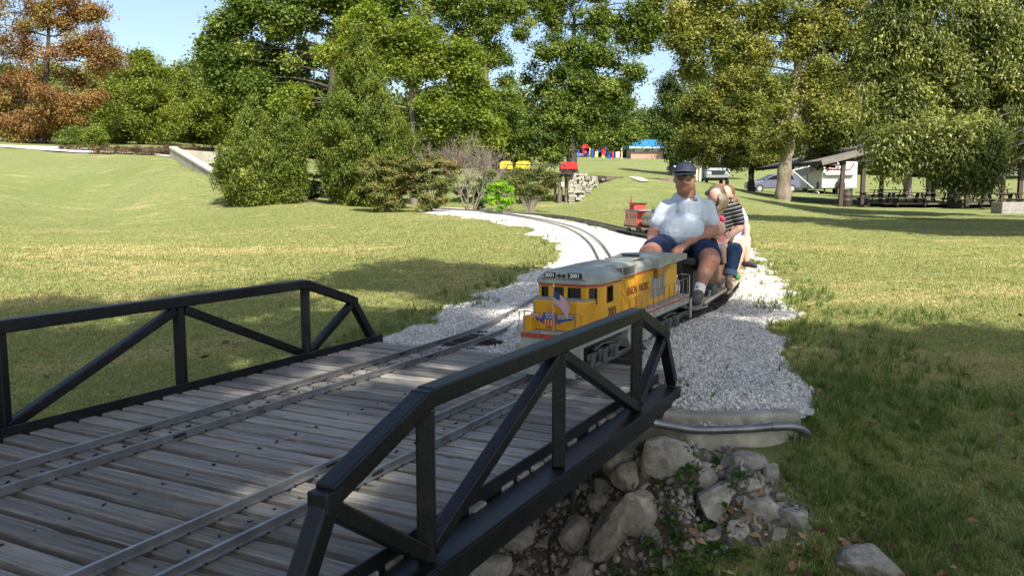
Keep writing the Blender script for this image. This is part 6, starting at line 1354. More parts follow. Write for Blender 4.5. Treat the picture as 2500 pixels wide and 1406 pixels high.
tree('oak_tree', 'open crowned tree with a dark trunk behind the stone trestle pier', 47, (1397, 404, 14), [(1395, 330, 10), (1398, 260, 8), (1400, 160, 6), (1402, 40, 4)],
     [(1330, 60, 40), (1390, 40, 44), (1450, 60, 38), (1510, 60, 34), (1570, 30, 30), (1610, 10, 24), (1555, 110, 26), (1590, 75, 18), (1350, 130, 44), (1420, 140, 44), (1480, 150, 30), (1370, 210, 48), (1440, 215, 46), (1500, 210, 34), (1550, 185, 20), (1340, 270, 46), (1410, 280, 50), (1475, 280, 44), (1525, 260, 26), (1310, 330, 42), (1370, 335, 36), (1445, 330, 30), (1500, 325, 30), (1540, 330, 24), (1300, 200, 40, 2), (1290, 380, 30), (1340, 372, 24), (1440, -30, 46), (1350, -20, 50)],
     50000, .17, 'leaf_maple', bark_d, 53, clr=.5, tint0=.5, tvar=.18, twigs=5)
tree('dark_tree', 'dark tree filling the gap beside the blue roofed building', 100, (1640, 386, 6), [(1640, 340, 5), (1640, 280, 3)], [(1640, 260, 30), (1610, 290, 26), (1670, 290, 34), (1630, 330, 30), (1690, 340, 34), (1660, 370, 26), (1700, 250, 36), (1640, 215, 24), (1720, 300, 40), (1760, 340, 40), (1800, 360, 36), (1585, 310, 18)], 20000, .3, 'leaf_deep', bark_d, 54, clr=.9)
tree('yellowing_tree', 'yellow green tree with slim dark trunk right of the motorhome', 56, (1834, 466, 9), [(1834, 430, 7), (1836, 390, 6.5), (1840, 300, 5), (1840, 200, 3)],
     [(1700, 240, 34), (1745, 215, 34), (1800, 200, 40), (1850, 190, 40), (1690, 290, 34), (1740, 280, 40), (1800, 270, 44), (1860, 260, 44), (1700, 340, 30), (1750, 340, 38), (1810, 340, 42), (1870, 330, 40), (1680, 365, 18), (1730, 380, 20), (1790, 390, 20), (1850, 385, 24), (1780, 160, 34)],
     32000, .19, 'leaf_sycamore', bark_d, 55, clr=.55, tint0=.5)
tree('sycamore_tree', 'huge sycamore with mottled flared trunk and yellowing crown behind the car', 47, (1912, 480, 19), [(1914, 430, 16), (1922, 370, 15), (1932, 320, 14), (1945, 230, 12), (1950, 120, 9), (1955, 0, 6)],
     [(1690, 60, 40), (1740, 20, 46), (1660, 110, 28), (1720, 120, 40), (1790, 70, 46), (1850, 20, 50), (1800, 140, 44), (1870, 100, 48), (1930, 40, 50), (1940, 130, 46), (2000, 80, 50), (2060, 30, 50), (2010, 170, 50), (2080, 120, 50), (2140, 70, 50), (1960, 230, 44), (2030, 250, 50), (2100, 210, 50), (2140, 160, 44), (1990, 320, 44), (2060, 320, 46), (2120, 290, 44), (1900, 300, 40, -1), (1880, 360, 30), (2010, 380, 30, 2), (1680, 170, 30, 2), (1740, -40, 56), (1880, -50, 56), (2020, -40, 56), (1650, 40, 28)],
     66000, .19, 'leaf_sycamore', bark_s, 56, clr=.6, tint0=.52, tvar=.18, twigs=5)
for i, (u, lb) in enumerate([(1962, 'pale barked tree leaning just right of the sycamore trunk'), (1990, 'second pale barked tree behind the trailer awning')]):
    tree('pale_tree', lb, 88, (u, 455, 6), [(u+2, 400, 5), (u+10+i*8, 330, 4), (u+16+i*10, 260, 3)], [(u+10, 270, 36), (u+40, 310, 34), (u-10, 330, 28), (u+30, 370, 26), (u+60, 350, 30)], 9000, .2, 'leaf_sycamore', bark_p, 60+i, clr=.5, tint0=.4)
# right: hanging tree in front of the pavilion
tree('hickory_tree', 'dark glossy tree hanging long drooping leaves over the pavilion at the right edge', 33, (2600, 520, 22), [(2590, 400, 18), (2570, 260, 14), (2540, 100, 10), (2500, -40, 8)],
     [(2200, 60, 60), (2280, 20, 60), (2360, 60, 60), (2440, 30, 70), (2180, 130, 50), (2260, 140, 60), (2350, 150, 60), (2440, 140, 64), (2150, 200, 46), (2230, 220, 56), (2330, 240, 60), (2430, 250, 60), (2510, 200, 60), (2140, 270, 40), (2210, 300, 50), (2300, 310, 44, 2), (2120, 330, 22), (2170, 350, 32, -2), (2200, 380, 32, -2), (2165, 400, 22, -2), (2240, 350, 40, -2), (2330, 350, 34, -3), (2370, 340, 40, -3), (2300, 395, 26, -3), (2350, 395, 40, -3), (2400, 370, 40, -3), (2420, 410, 26, -3), (2360, 430, 26, -3), (2310, 425, 20, -3), (2390, 445, 16, -3), (2480, 350, 34, 2), (2500, 90, 60), (2560, 150, 70), (2300, -40, 70), (2180, -20, 60), (2450, -50, 70), (2600, 60, 80), (2490, 300, 46, 1)],
     100000, .20, 'leaf_hickory', bark_d, 57, clr=.42, mode='droop', aspect=.36, tint0=.55, tvar=.22, flat=.9, dens=2.0)
for i, (u, w_, lb) in enumerate([(2215, 16, 'left grey trunk behind the picnic tables'), (2272, 18, 'middle forked grey trunk behind the picnic tables'), (2322, 12, 'right leaning grey trunk behind the picnic tables')]):
    tree('shade_tree', lb, 62, (u, 474, w_*.6), [(u+1, 430, w_*.55), (u+(8 if i else -2), 380, w_*.5), (u+(16 if i else -6), 300, w_*.35)], rb(rd, u+10, 300, 60, 70, 40, 9, 3), 9000, .28, 'leaf_deep', bark, 64+i, clr=.7, tint0=.35)
# out of frame trees that shade the foreground and the picnic lawn
def shade_tree(label, base, targets, h, n, leaf, matn, seed, clr, ev=3):
    bl = []
    for x, y, r_ in targets:
        hh = h+rd.uniform(-1.0, 1.2); k = (hh-gz(x, y))/SUNV.z; c_ = Vector((x, y, 0))+SUNV*k; bl.append(((c_.x, c_.y, hh), (r_, r_, r_*.7)))
    b0 = Vector((base[0], base[1], gz(base[0], base[1])-.1)); tp = [b0, b0+Vector((.05, 0, 1.2)), b0+Vector((.1, .1, h*.4)), b0+Vector((-.2, .3, h*.7)), b0+Vector((-.4, .6, h*1.0))]
    tree('shade_tree', label, 0, None, None, None, n, leaf, matn, bark, seed, 'trees shading the foreground', clr=clr, wpts=(tp, [.42, .34, .28, .2, .1], bl), dens=1.6, gb=1, every=ev)
shade_tree('broad tree beside the camera shading the footbridge', (6.4, -3.6), [(-4.2, 4.2, 1.6), (-5.6, 5.3, 1.3), (-3.4, 5.9, 1.3), (-2.0, 7.4, 1.1), (-1.3, 9.4, 1.0), (.1, 10.6, .8), (-1.0, 10.7, .9), (-4.2, 7.2, .8), (-2.6, 4.4, 1.4), (-1.5, 5.6, 1.2), (-1.2, 3.0, 1.4), (.0, 4.2, 1.2), (.2, 2.2, 1.4), (-2.8, 2.4, 1.4), (1.5, 3.2, .8), (2.6, 3.9, 1.2), (3.8, 4.0, 1.3), (2.0, 5.6, .8), (1.3, 6.1, .55), (4.9, 4.9, 1.0), (3.0, 2.4, 1.4), (5.0, 3.0, 1.5), (-.4, 6.6, .8), (.5, 5.2, .6), (-5.8, 3.2, 1.3), (-7.0, 5.6, 1.0), (2.7, 5.5, .7), (1.8, 7.6, .4), (-.2, 8.2, .6), (3.6, 5.6, .7), (-3.0, 8.2, .9), (-4.7, 7.9, .9), (-5.8, 6.9, .9), (-1.9, 9.5, .8), (-3.6, 6.9, 1.0), (-.2, 9.4, .7), (-2.0, 3.4, .9), (-.8, 2.2, 1.0), (-2.0, 1.8, 1.2), (3.4, 3.2, 1.4), (2.2, 3.0, 1.2), (4.4, 4.4, 1.2), (2.9, 4.7, .9), (4.2, 2.4, 1.4), (1.6, 4.3, .7)], 8.5, 95000, .13, 'leaf_deep', 70, .42, 2)
shade_tree('tree right of the frame shading the picnic lawn', (19, 13), [(9.5, 24.5, 2), (11, 23, 2.4), (13, 25, 2.8), (15, 23, 2.8), (17, 25, 3), (15, 27, 2.6), (19, 22.5, 3), (22, 25, 3), (11.5, 21, 1.6), (18.5, 28, 2.8), (13, 20, 1.8), (10.5, 26, 1.8), (16, 21, 2.4), (9, 26, 1.2), (12, 27, 1.8)], 9.5, 80000, .28, 'leaf_deep', 71, .8, 1)
# ---- shrubs
def shrub(name, label, Y, base, stems, blobs, n, leaf, matn, seed, bk=twig_m, clr=.16, tint0=.45, flat=.5, mode='leaf', tvar=.18):
    b0 = G(base[0], base[1], Y); t = thing(name, label, 'shrub', b0, 0, 'shrubs by the inner track'); m_ = MB(); r = random.Random(seed)
    bl = [(tuple(P(u, v, Y+(e[0] if e else 0))), (px(r_, Y), px(r_, Y)*.85, px(r_, Y)*.8)) for u, v, r_, *e in blobs]
    for i in range(stems):
        c_ = Vector(r.choice(bl)[0])+Vector((r.uniform(-.12, .12), r.uniform(-.12, .12), r.uniform(-.05, .2))); s0 = b0+Vector((r.uniform(-.05, .05), r.uniform(-.05, .05), -.03)); m_.tube([s0, s0.lerp(c_, .4)+Vector((r.uniform(-.04, .04), 0, .04)), c_], [.016, .011, .004], 5)
    m_.build('stems', bk, t, True)
    pos, out, tn, _ = crown_points(bl, n, clr, seed, tint0, tvar, flat); link('foliage', leaf_quads('f', pos-np.array(t.location), out, leaf, leaf*.6, mode, tn, matn, seed), None, t); return t
shrub('burning_bush', 'reddish green spreading shrub left of the bare one', 24.5, (945, 512), 22, [(905, 410, 28), (940, 400, 30), (975, 405, 30), (915, 440, 32), (955, 435, 38), (985, 440, 30), (930, 475, 35), (970, 475, 35), (900, 465, 25), (945, 500, 30)], 26000, .065, 'leaf_bush', 80, tint0=.5)
shrub('burning_bush', 'twiggy reddish shrub just in front of the bare grey one', 24, (1045, 520), 30, [(1010, 405, 28), (1045, 400, 30), (1080, 405, 30), (1105, 420, 22), (1015, 435, 30), (1050, 440, 32), (1090, 445, 28), (1030, 475, 28), (1065, 480, 25), (1045, 505, 20)], 20000, .065, 'leaf_bush', 81, tint0=.5)
shrub('round_bush', 'vivid lime green bush at the edge of the inner track gravel', 22.5, (1218, 518), 12, [(1205, 455, 14), (1225, 450, 15), (1240, 465, 12), (1200, 475, 15), (1222, 478, 16), (1240, 490, 11), (1205, 497, 13), (1225, 503, 12)], 5500, .06, 'leaf_nandina', 82, clr=.10, tint0=.4)
shrub('vase_shaped_shrub', 'olive shrub with forked stems growing against the timber trestle', 26, (1292, 512), 34, [(1255, 425, 18), (1285, 420, 22), (1320, 418, 22), (1345, 430, 16), (1250, 450, 18), (1280, 448, 22), (1315, 448, 22), (1340, 455, 14), (1265, 470, 15), (1300, 470, 18), (1325, 470, 14)], 12000, .06, 'leaf_bush', 83, tint0=.32)
shrub('low_bush', 'dark leafy undergrowth behind the lime bush', 29, (1170, 500), 6, [(1150, 455, 26), (1175, 470, 26), (1130, 480, 22), (1190, 440, 22), (1160, 495, 20)], 5000, .09, 'leaf_deep', 84, tint0=.3)
shrub('low_bush', 'green tangle behind the olive shrub on the trestle', 31, (1230, 500), 6, [(1215, 425, 22), (1250, 440, 22), (1240, 480, 20), (1330, 485, 18), (1290, 490, 16), (1210, 455, 22)], 4500, .09, 'leaf_maple', 85, tint0=.4)
shrub('low_bush', 'dark undergrowth filling the gap between the cedars', 30, (752, 488), 6, [(735, 455, 24), (760, 440, 26), (750, 475, 20), (775, 465, 24), (725, 480, 14)], 6000, .09, 'leaf_deep', 86, tint0=.25)
# bare grey shrub
Yb = 25.5; b0 = G(1150, 505, Yb); t = thing('bare_shrub', 'leafless grey brown thorny shrub with a domed spread of twigs', 'shrub', b0, 0, 'shrubs by the inner track'); m_ = MB(); r = random.Random(9)
def grow(p, d, L_, rad, lv):
    e = p+d*L_; m_.tube([p, p.lerp(e, .5)+Vector((r.uniform(-.03, .03), r.uniform(-.03, .03), r.uniform(-.02, .03)))*L_*3, e], [rad, rad*.8, rad*.6], 4 if lv > 1 else 6, cap=False)
    if lv >= 6: return
    for _ in range(r.choice((2, 3, 3)) if lv < 4 else r.choice((2, 3))):
        nd = (d+Vector((r.gauss(0, .42), r.gauss(0, .42), r.gauss(.06 if lv < 3 else -.02, .28)))).normalized(); grow(e, nd, L_*r.uniform(.62, .9), max(rad*.58, .0035), lv+1)
for k in range(6):
    a = k*1.05+.3; grow(b0+Vector((math.cos(a)*.06, math.sin(a)*.06, -.05)), Vector((math.cos(a)*.50, math.sin(a)*.4, 1)).normalized(), .62, .034, 0)
m_.build('branches', twig_m, t, True)
# ================================================================ background structures and vehicles
def slab(m_, a, b_, th, z0a, z1a, z0b=None, z1b=None):
    """upright wall between two ground points, th thick away from the camera"""
    z0b = z0a if z0b is None else z0b; z1b = z1a if z1b is None else z1b; a, b_ = Vector((a.x, a.y, 0)), Vector((b_.x, b_.y, 0)); d = (b_-a).normalized(); n = Vector((-d.y, d.x, 0))*th
    if n.y < 0: n = -n
    return m_.add([a+Z_*z0a, b_+Z_*z0b, b_+Z_*z1b, a+Z_*z1a, a+n+Z_*z0a, b_+n+Z_*z0b, b_+n+Z_*z1b, a+n+Z_*z1a], [(0, 1, 2, 3), (5, 4, 7, 6), (4, 0, 3, 7), (1, 5, 6, 2), (3, 2, 6, 7), (4, 5, 1, 0)])
# ---- tunnel portal and wing wall on the left bank
pale = mat('portal_concrete', (.38, .345, .285), .85, var=.28, vscale=1.3, bump=.2, bscale=12, dirt=.5, dirtcol=(.24, .21, .17), stretch=(1, 1, .5))
tpo = thing('tunnel_portal', 'pale concrete tunnel portal with sloping wing wall beside the left cedar', 'tunnel portal', P(415, 385, 37.5))
A_, B_ = P(414, 361, 37.5), P(550, 442, 30.5)
m_ = MB(); d_ = Vector((B_.x-A_.x, B_.y-A_.y, 0)).normalized(); nn = Vector((-d_.y, d_.x, 0)); nn = nn if nn.y > 0 else -nn
N_ = 6
for i in range(N_):
    p0, p1 = A_.lerp(B_, i/N_), A_.lerp(B_, (i+1)/N_-.004); m_.add([p0, p1, p1+nn*.28, p0+nn*.28]+[q_-Z_*1.6 for q_ in (p0, p1, p1+nn*.28, p0+nn*.28)], [(0, 1, 2, 3), (4, 7, 6, 5), (0, 4, 5, 1), (1, 5, 6, 2), (2, 6, 7, 3), (3, 7, 4, 0)])
m_.build('wing_wall', pale, tpo, True)
m_ = MB(); m_.bar(A_+nn*.14+Z_*.02, B_+nn*.14+Z_*.02, .34, .07); m_.build('coping', mat('pale_coping', (.52, .47, .38), .8, var=.2), tpo, True)
C1, C2 = P(421, 364, 37.7), P(560, 374, 39.5); dd = (C2-C1); L_ = dd.length; dd.normalize(); arch = [(0, 0), (0, -2.4), (L_*.35, -2.4)]+[(L_*.35+1.05-math.cos(t)*1.05, -1.75+math.sin(t)*1.25) for t in np.linspace(0, math.pi, 14)]+[(L_*.35+2.1, -2.4), (L_, -2.4), (L_, 0)]
MB().prism(arch, C1, dd, Z_, Vector((0, .35, 0))).build('portal_wall', pale, tpo, True)
MB().box(C1+dd*(L_*.35+1.05)+Vector((0, 1.6, -1.9)), (2.0, 2.4, 2.2)).build('tunnel_dark', blackm, tpo, True)  # solid black box stands in for the darkness inside the tunnel
# white gravel path on the crest
m_ = MB(); rowa = [(-200, 357), (0, 358), (60, 358), (130, 359), (200, 364), (280, 369), (340, 372), (415, 378)]; rowb = [(-200, 352), (0, 352.5), (60, 353), (130, 354), (200, 357), (280, 361), (340, 366), (415, 372)]
va = spline([P(u, v+5, 43.5) for u, v in rowa], 6); vb = spline([P(u, v-1, 47.5) for u, v in rowb], 6)
X_, Y_ = [], []
rows = []
for t in np.linspace(0, 1, 9): rows.append([a.lerp(b_, t) for a, b_ in zip(va, vb)])
vs = []
for j, rw in enumerate(rows):
    for i, q_ in enumerate(rw): jt = (noise.noise(Vector((q_.x*.9, j*.3, 0)))*.5 if j == 0 else 0); vs.append((q_.x, q_.y+jt, gz(q_.x, q_.y+jt)+.045))
nc = len(va); me = quads(bpy.data.meshes.new('gravel_path'), np.array(vs), np.array([(j*nc+i, j*nc+i+1, (j+1)*nc+i+1, (j+1)*nc+i) for j in range(8) for i in range(nc-1)])); tag(link('gravel_path', me, MATS['ballast']), kind='structure')
# ---- trestle, stone pier and parked cars on the upper line
YT = 34.0; tim = mat('old_timber', (.17, .135, .10), .85, var=.5, vscale=4, bump=.4, stretch=(3, 3, .4)); timd = mat('dark_timber', (.055, .042, .033), .85, var=.4, vscale=6)
tr_ = thing('timber_trestle', 'weathered timber trestle carrying the upper track behind the olive shrub', 'trestle', G(1375, 505, YT))
zt = P(1380, 428, YT).z
for (u0, u1, v1, dy) in [(1362, 1372, 508, 0), (1378, 1386, 506, .1), (1390, 1397, 504, 0), (1352, 1358, 506, .9), (1326, 1333, 506, .9), (1256, 1262, 503, .6), (1266, 1270, 500, 1.2), (1278, 1284, 503, 0), (1226, 1232, 503, .3), (1366, 1372, 500, 1.6)]:
    a, b_ = P((u0+u1)/2, 428, YT+dy), P((u0+u1)/2+random.uniform(-3, 3), v1, YT+dy); b_.z = gz(b_.x, b_.y)-.1; MB().tube([b_, b_.lerp(a, .5)+Vector((.01, 0, 0)), Vector((a.x, a.y, zt-.05))], [px(u1-u0, YT)*.58, px(u1-u0, YT)*.5, px(u1-u0, YT)*.48], 8).build('post', tim, tr_, True)
MB().bar(P(1180, 427, YT-.15), P(1400, 427, YT-.15), .16, .16).build('cap_beam', timd, tr_, True)
MB().bar(P(1180, 427, YT+.9), P(1400, 427, YT+.9), .16, .16).build('cap_beam', timd, tr_, True)
for k in range(20): u = 1185+k*11; a = P(u, 424, YT-.3); inst_ = MB().box((0, 0, 0), (.13, 1.5, .06)).mesh('deck_board') if k == 0 else inst_; (inst_.materials.append(timd) if k == 0 else None); inst('deck_board', inst_, tr_, Vector((a.x, YT+.4, zt+.07))-Vector(tr_.location))
for a, b_ in (((1366, 428), (1378, 404)), ((1326, 428), (1356, 402)), ((1378, 404), (1393, 428)), ((1326, 402), (1378, 402)), ((1240, 402), (1326, 402)), ((1240, 402), (1230, 428)), ((1270, 428), (1290, 402)), ((1300, 402), (1270, 428))): MB().bar(P(a[0], a[1], YT-.35), P(b_[0], b_[1], YT-.35), .045, .045).build('rail_brace', timd, tr_, True)
sp_ = thing('stone_pier', 'dry stone pier and curved retaining wall at the end of the timber trestle', 'stone wall', G(1402, 500, YT)); stm2 = mat('grey_wall_stone', (.36, .33, .275), .85, rnd=.35, var=.4, vscale=6, bump=.5, bscale=14); morm = mat('wall_core', (.10, .09, .075), .9)
def stone_wall(u0, u1, topf, botf, Yf, px_w=13, px_h=5.2):
    v = 424.0; rr_ = random.Random(int(u0))
    while v < 500:
        hh = px_h*rr_.uniform(.8, 1.3); u = u0+rr_.uniform(-4, 0)
        while u < u1:
            ww = px_w*rr_.uniform(.6, 1.6); uc = u+ww/2
            if topf(uc) <= v+hh/2 <= botf(uc) and uc < u1:
                c_ = P(uc, v+hh/2, Yf(uc)); me_ = WSTONE[rr_.randrange(5)]; inst('stone', me_, sp_, c_-Vector(sp_.location), (rr_.uniform(-.1, .1), rr_.uniform(-.06, .06), rr_.uniform(-.15, .15)+(.35 if u0 > 1405 else 0)), (px(ww*.5, 34)*1.02, .12, px(hh*.5, 34)*1.04))
            u += ww
        v += hh
WSTONE = []
for i in range(5):
    r = random.Random(300+i); bm = bmesh.new(); bmesh.ops.create_cube(bm, size=2); bmesh.ops.subdivide_edges(bm, edges=bm.edges[:], cuts=1, use_grid_fill=True)
    for v in bm.verts: v.co = Vector((v.co.x*(.96-.14*abs(v.co.z)*r.random()), v.co.y*r.uniform(.9, 1.1), v.co.z*(.94-.2*abs(v.co.x)*r.random())))
    me = bpy.data.meshes.new('wall_stone'); bm.to_mesh(me); bm.free(); me.materials.append(stm2); WSTONE.append(me)
stone_wall(1390, 1411, lambda u: 424, lambda u: 500, lambda u: YT)
stone_wall(1411, 1472, lambda u: 425+max(0, u-1425)*.26, lambda u: 500-(u-1411)*1.05 if u > 1411 else 500, lambda u: YT+(u-1411)*.055, 12, 5)
slab(MB(), P(1391, 470, YT+.09), P(1411, 470, YT+.09), .5, gz(P(1400, 470, YT).x, YT)-.2, P(1400, 426, YT).z).build('core', morm, sp_, True)
slab(MB(), P(1411, 470, YT+.10), P(1470, 440, YT+3.4), .3, gz(P(1411, 470, YT).x, YT)-.2, P(1411, 427, YT).z, P(1470, 445, YT+3.3).z, P(1470, 439, YT+3.3).z).build('core', morm, sp_, True)
sn = thing('notice_board', 'small white notice fixed to the timber trestle posts', 'sign', P(1374, 450, YT-.12)); MB().box(P(1374, 450, YT-.15), (px(7, YT), .02, px(11, YT))).build('board', mat('grey_white_board', (.5, .5, .48), .6), sn, True)
cyel = mat('wagon_yellow', (.72, .56, .02), .5, var=.2, vscale=4); cred = mat('wagon_red', (.60, .02, .018), .45, var=.15, vscale=4)
def wagon(label, u0, u1, v0, v1, mt, rail_=False):
    a, b_ = P(u0, v1, YT+.4), P(u1, v1, YT+.4); L_ = b_.x-a.x; h = px(v1-v0, YT); c_ = (a+b_)/2; zb = zt+.14; t = thing('wagon', label, 'rail car', Vector((c_.x, YT+.4, zb)), 0, 'wagons standing on the trestle')
    MB().box((0, 0, .10+h/2), (L_, .5, h)).build('body', mt, t, bevel=.02); MB().box((0, 0, .06), (L_*1.05, .42, .06)).build('underframe', blackm, t)
    for sx in (-1, 1):
        w_ = MB()
        for yy in (-.16, .16): w_.cyl((sx*L_*.3, yy-.02, .03), (sx*L_*.3, yy+.02, .03), .07, 12)
        w_.build('wheelset', blackm, t)
    m_ = MB()
    for k in range(5): m_.box((-L_/2+L_*(k+.5)/5, -.258, .10+h/2), (.02, .02, h*.96))
    m_.build('rib', mt, t)['kind'] = 'stuff'; MB().box((0, 0, .12+h), (L_*.7, .3, .06)).build('load', mt, t)
wagon('yellow wagon on the trestle, left one of the two', 1220, 1251, 397, 414, cyel); wagon('yellow wagon on the trestle, right one of the two', 1259, 1295, 397, 414, cyel)
wagon('bright red wagon at the end of the trestle above the stone pier', 1367, 1409, 405, 420, cred)
# timber edging of the upper line
te = thing('timber_edging', 'long low brown timber edging of the upper line across the mound', 'edging', G(1530, 436, 39.5)); pts_ = []
for i in range(24): u = 1412+i*11; v = 429+min(8, i*.55); pts_.append(P(u, v, YT+.5+min(6, i*.5)))
for k, (a, b_) in enumerate(zip(pts_, pts_[1:])):
    if k % 3 == 0: MB().bar(a-Z_*.06, pts_[min(k+3, 23)]-Z_*.06, .12, .20).build('timber', timd if k % 2 else tim, te, True)
gp = [(1545, 434), (1578, 433), (1585, 441), (1560, 443), (1548, 439)]; m_ = MB(); ps = [P(u, v, 38.5) for u, v in gp]; ps = [Vector((q_.x, 38.5+(441-gp[i][1])*.18, 0)) for i, q_ in enumerate(ps)]; ps = [Vector((q_.x, q_.y, gz(q_.x, q_.y)+.05)) for q_ in ps]; o = MB().add(ps, [tuple(range(5))]).build('gravel_patch', MATS['ballast']); tag(o, kind='structure')
# ---- blue roofed building
YB = 158.0; bb = thing('brick_building', 'low brick building with bright blue metal roof beyond the playground', 'building', G(1580, 387, YB))
g0 = P(1540, 389, YB); g1 = P(1619, 389, YB); zg = min(gz(g0.x, YB), P(1580, 387.5, YB).z)-.3; ze = P(1580, 361, YB).z; brick = mat('pink_brick', (.42, .26, .20), .85, var=.15, vscale=3)
MB().box(((g0.x+g1.x)/2, YB+3, (zg+ze)/2), (g1.x-g0.x, 6, ze-zg)).build('wall', brick, bb, True); MB().box(((g0.x+g1.x)/2, YB-.02, ze-.45), ((g1.x-g0.x)*.96, .05, .8)).build('band', mat('grey_band', (.22, .21, .20), .8), bb, True)
for k in (.25, .7): MB().box((g0.x+(g1.x-g0.x)*k, YB-.07, ze-.45), (1.6, .05, .6)).build('window', mat('pale_pane', (.45, .45, .45), .3), bb, True)
zr = P(1580, 340, YB).z; x0, x1 = P(1535, 360, YB).x, P(1625, 360, YB).x; rb_ = mat('blue_metal_roof', (.025, .20, .46), .45)
m_ = MB().add([(x0, YB-.8, ze), (x1, YB-.8, ze), (x1, YB+3, zr+.1), (x0, YB+3, zr+.1), (x1, YB+6.8, ze), (x0, YB+6.8, ze), (x0, YB-.8, ze-.12), (x1, YB-.8, ze-.12)], [(0, 1, 2, 3), (3, 2, 4, 5), (6, 7, 1, 0), (0, 3, 5), (1, 4, 2)]); m_.build('roof', rb_, bb, True)
m_ = MB()
for k in range(22): xx = x0+(x1-x0)*(k+.5)/22; m_.bar((xx, YB-.8, ze+.03), (xx, YB+3, zr+.13), .06, .06)
m_.build('roof_rib', rb_, bb, True)['kind'] = 'stuff'; MB().box(((x0+x1)/2, YB-.82, ze-.04), (x1-x0, .06, .22)).build('fascia', white, bb, True)
# ---- playground
YPg = 140.0; pg = thing('play_structure', 'colourful playground climbing structure with red posts and blue slides', 'playground', G(1460, 386, YPg))
cols = {'r': mat('play_red', (.55, .02, .03), .4), 'b': mat('play_blue', (.02, .06, .35), .4), 'y': mat('play_yellow', (.70, .55, .15), .4), 'w': white}
for u, v0, v1, w_, c_ in [(1423, 359, 385, 2, 'r'), (1412, 366, 384, 3, 'b'), (1440, 361, 385, 2, 'y'), (1447, 362, 384, 5, 'b'), (1456, 370, 383, 7, 'y'), (1459, 364, 384, 2, 'r'), (1470, 362, 384, 2, 'r'), (1474, 363, 376, 5, 'r'), (1473, 376, 384, 6, 'y'), (1478, 361, 384, 2, 'b'), (1488, 378, 386, 8, 'b'), (1494, 370, 386, 3, 'r'), (1498, 371, 386, 2, 'b'), (1435, 374, 382, 6, 'b'), (1466, 362, 372, 10, 'b'), (1428, 368, 376, 6, 'r')]:
    a, b_ = P(u, v0, YPg), P(u, v1+1, YPg); MB().box(((a.x+b_.x)/2, YPg+random.uniform(-1, 1), (a.z+b_.z)/2), (px(w_, YPg), .25, a.z-b_.z)).build('post' if w_ < 4 else 'panel', cols[c_], pg, True)
for (ua, va_, ub, vb_) in [(1447, 366, 1412, 383), (1490, 372, 1482, 386)]: MB().bar(P(ua, va_, YPg-1), P(ub, vb_, YPg-1), .5, .12).build('slide', cols['b'], pg, True)
MB().prism([(0, 0), (1.6, 0), (.8, 1)], P(1461, 362, YPg), (1, 0, 0), Z_, (0, 1, 0)).build('roof', cols['b'], pg, True); MB().prism([(0, 0), (1.6, 0), (.8, 1)], P(1418, 362, YPg), (1, 0, 0), Z_, (0, 1, 0)).build('roof', cols['r'], pg, True)
sg_ = thing('white_board_sign', 'plain white sign board near the playground posts', 'sign', G(1508, 386, 139)); a = P(1508, 378, 139); MB().box(a, (px(11, 139), .1, px(13, 139))).build('board', white, sg_, True)
for u in (1503, 1513): MB().bar(P(u, 386, 139), P(u, 372, 139), .12).build('post', cols['r'], sg_, True)
fp_ = thing('pole', 'tall thin pale pole left of the blue roofed building', 'pole', G(1518, 387, 139)); MB().cyl(P(1518, 388, 139), P(1518, 330, 139), .1, 8).build('shaft', mat('pale_pole', (.6, .56, .42), .6), fp_, True)
# ---- motorhome
YM = 75.0
def at_(u, v, Y=None): return P(u, v, Y or YM)
rvw = mat('camper_white', (.62, .64, .63), .4, var=.12, vscale=2); rvg = mat('camper_shaded', (.26, .32, .33), .4, var=.15, vscale=2)  # grey tone puts the tree shade into the body colour
q0 = G(1752, 456, YM); rv = thing('motorhome', 'old motorhome with body toned grey for tree shade, parked under the trees behind the driver', 'motorhome', q0, R(-8))
gz0 = 0
def rbx(nm, c_, s_, mt, par=None, **k): return MB().box(c_, s_).build(nm, mt, par or rv, **k)
U = px(1, YM)
rbx('cab_body', (0, .9, 1.15), (2.15, 1.8, .9), rvg, bevel=.12, bseg=3); rbx('cab_upper', (0, 1.2, 1.85), (1.95, 1.3, .7), rvg, bevel=.1, bseg=2); o = rbx('windscreen', (0, .53, 1.85), (1.7, .05, .55), glass)
rbx('rear_body', (0, 5.0, 1.75), (2.5, 6.4, 2.3), rvg, bevel=.08, bseg=2); rbx('overcab', (0, 1.5, 2.55), (2.5, 2.6, .75), rvw, bevel=.22, bseg=3); rbx('bonnet', (0, .35, 1.42), (1.9, .9, .16), rvg, bevel=.06, bseg=2)
rbx('grille', (0, -.03, 1.15), (1.1, .05, .28), blackm); rbx('bumper', (0, -.1, .78), (2.1, .15, .16), mat('chrome', (.6, .6, .6), .25, metal=.8), bevel=.04); rbx('lower_panel', (0, .05, .6), (1.9, .1, .22), blackm)
for sx in (-1, 1):
    rbx('headlight', (sx*.78, -.03, 1.15), (.34, .06, .24), mat('headlight_glass', (.55, .5, .45), .2)); rbx('mirror', (sx*1.28, .75, 1.7), (.16, .1, .4), blackm); rbx('side_window', (sx*.98, 1.1, 1.85), (.05, .7, .45), glass)
    for yy in (.9, 6.0):
        w_ = MB().cyl((sx*.80, yy, .36), (sx*1.06, yy, .36), .37, 18).build('wheel', blackm, rv, smooth=40); MB().cyl((sx*1.065, yy, .36), (sx*1.075, yy, .36), .2, 12).build('rim', rvw, w_)
rbx('side_stripe', (-1.256, 5, 1.4), (.01, 6, .15), mat('dull_stripe', (.2, .12, .08), .6))
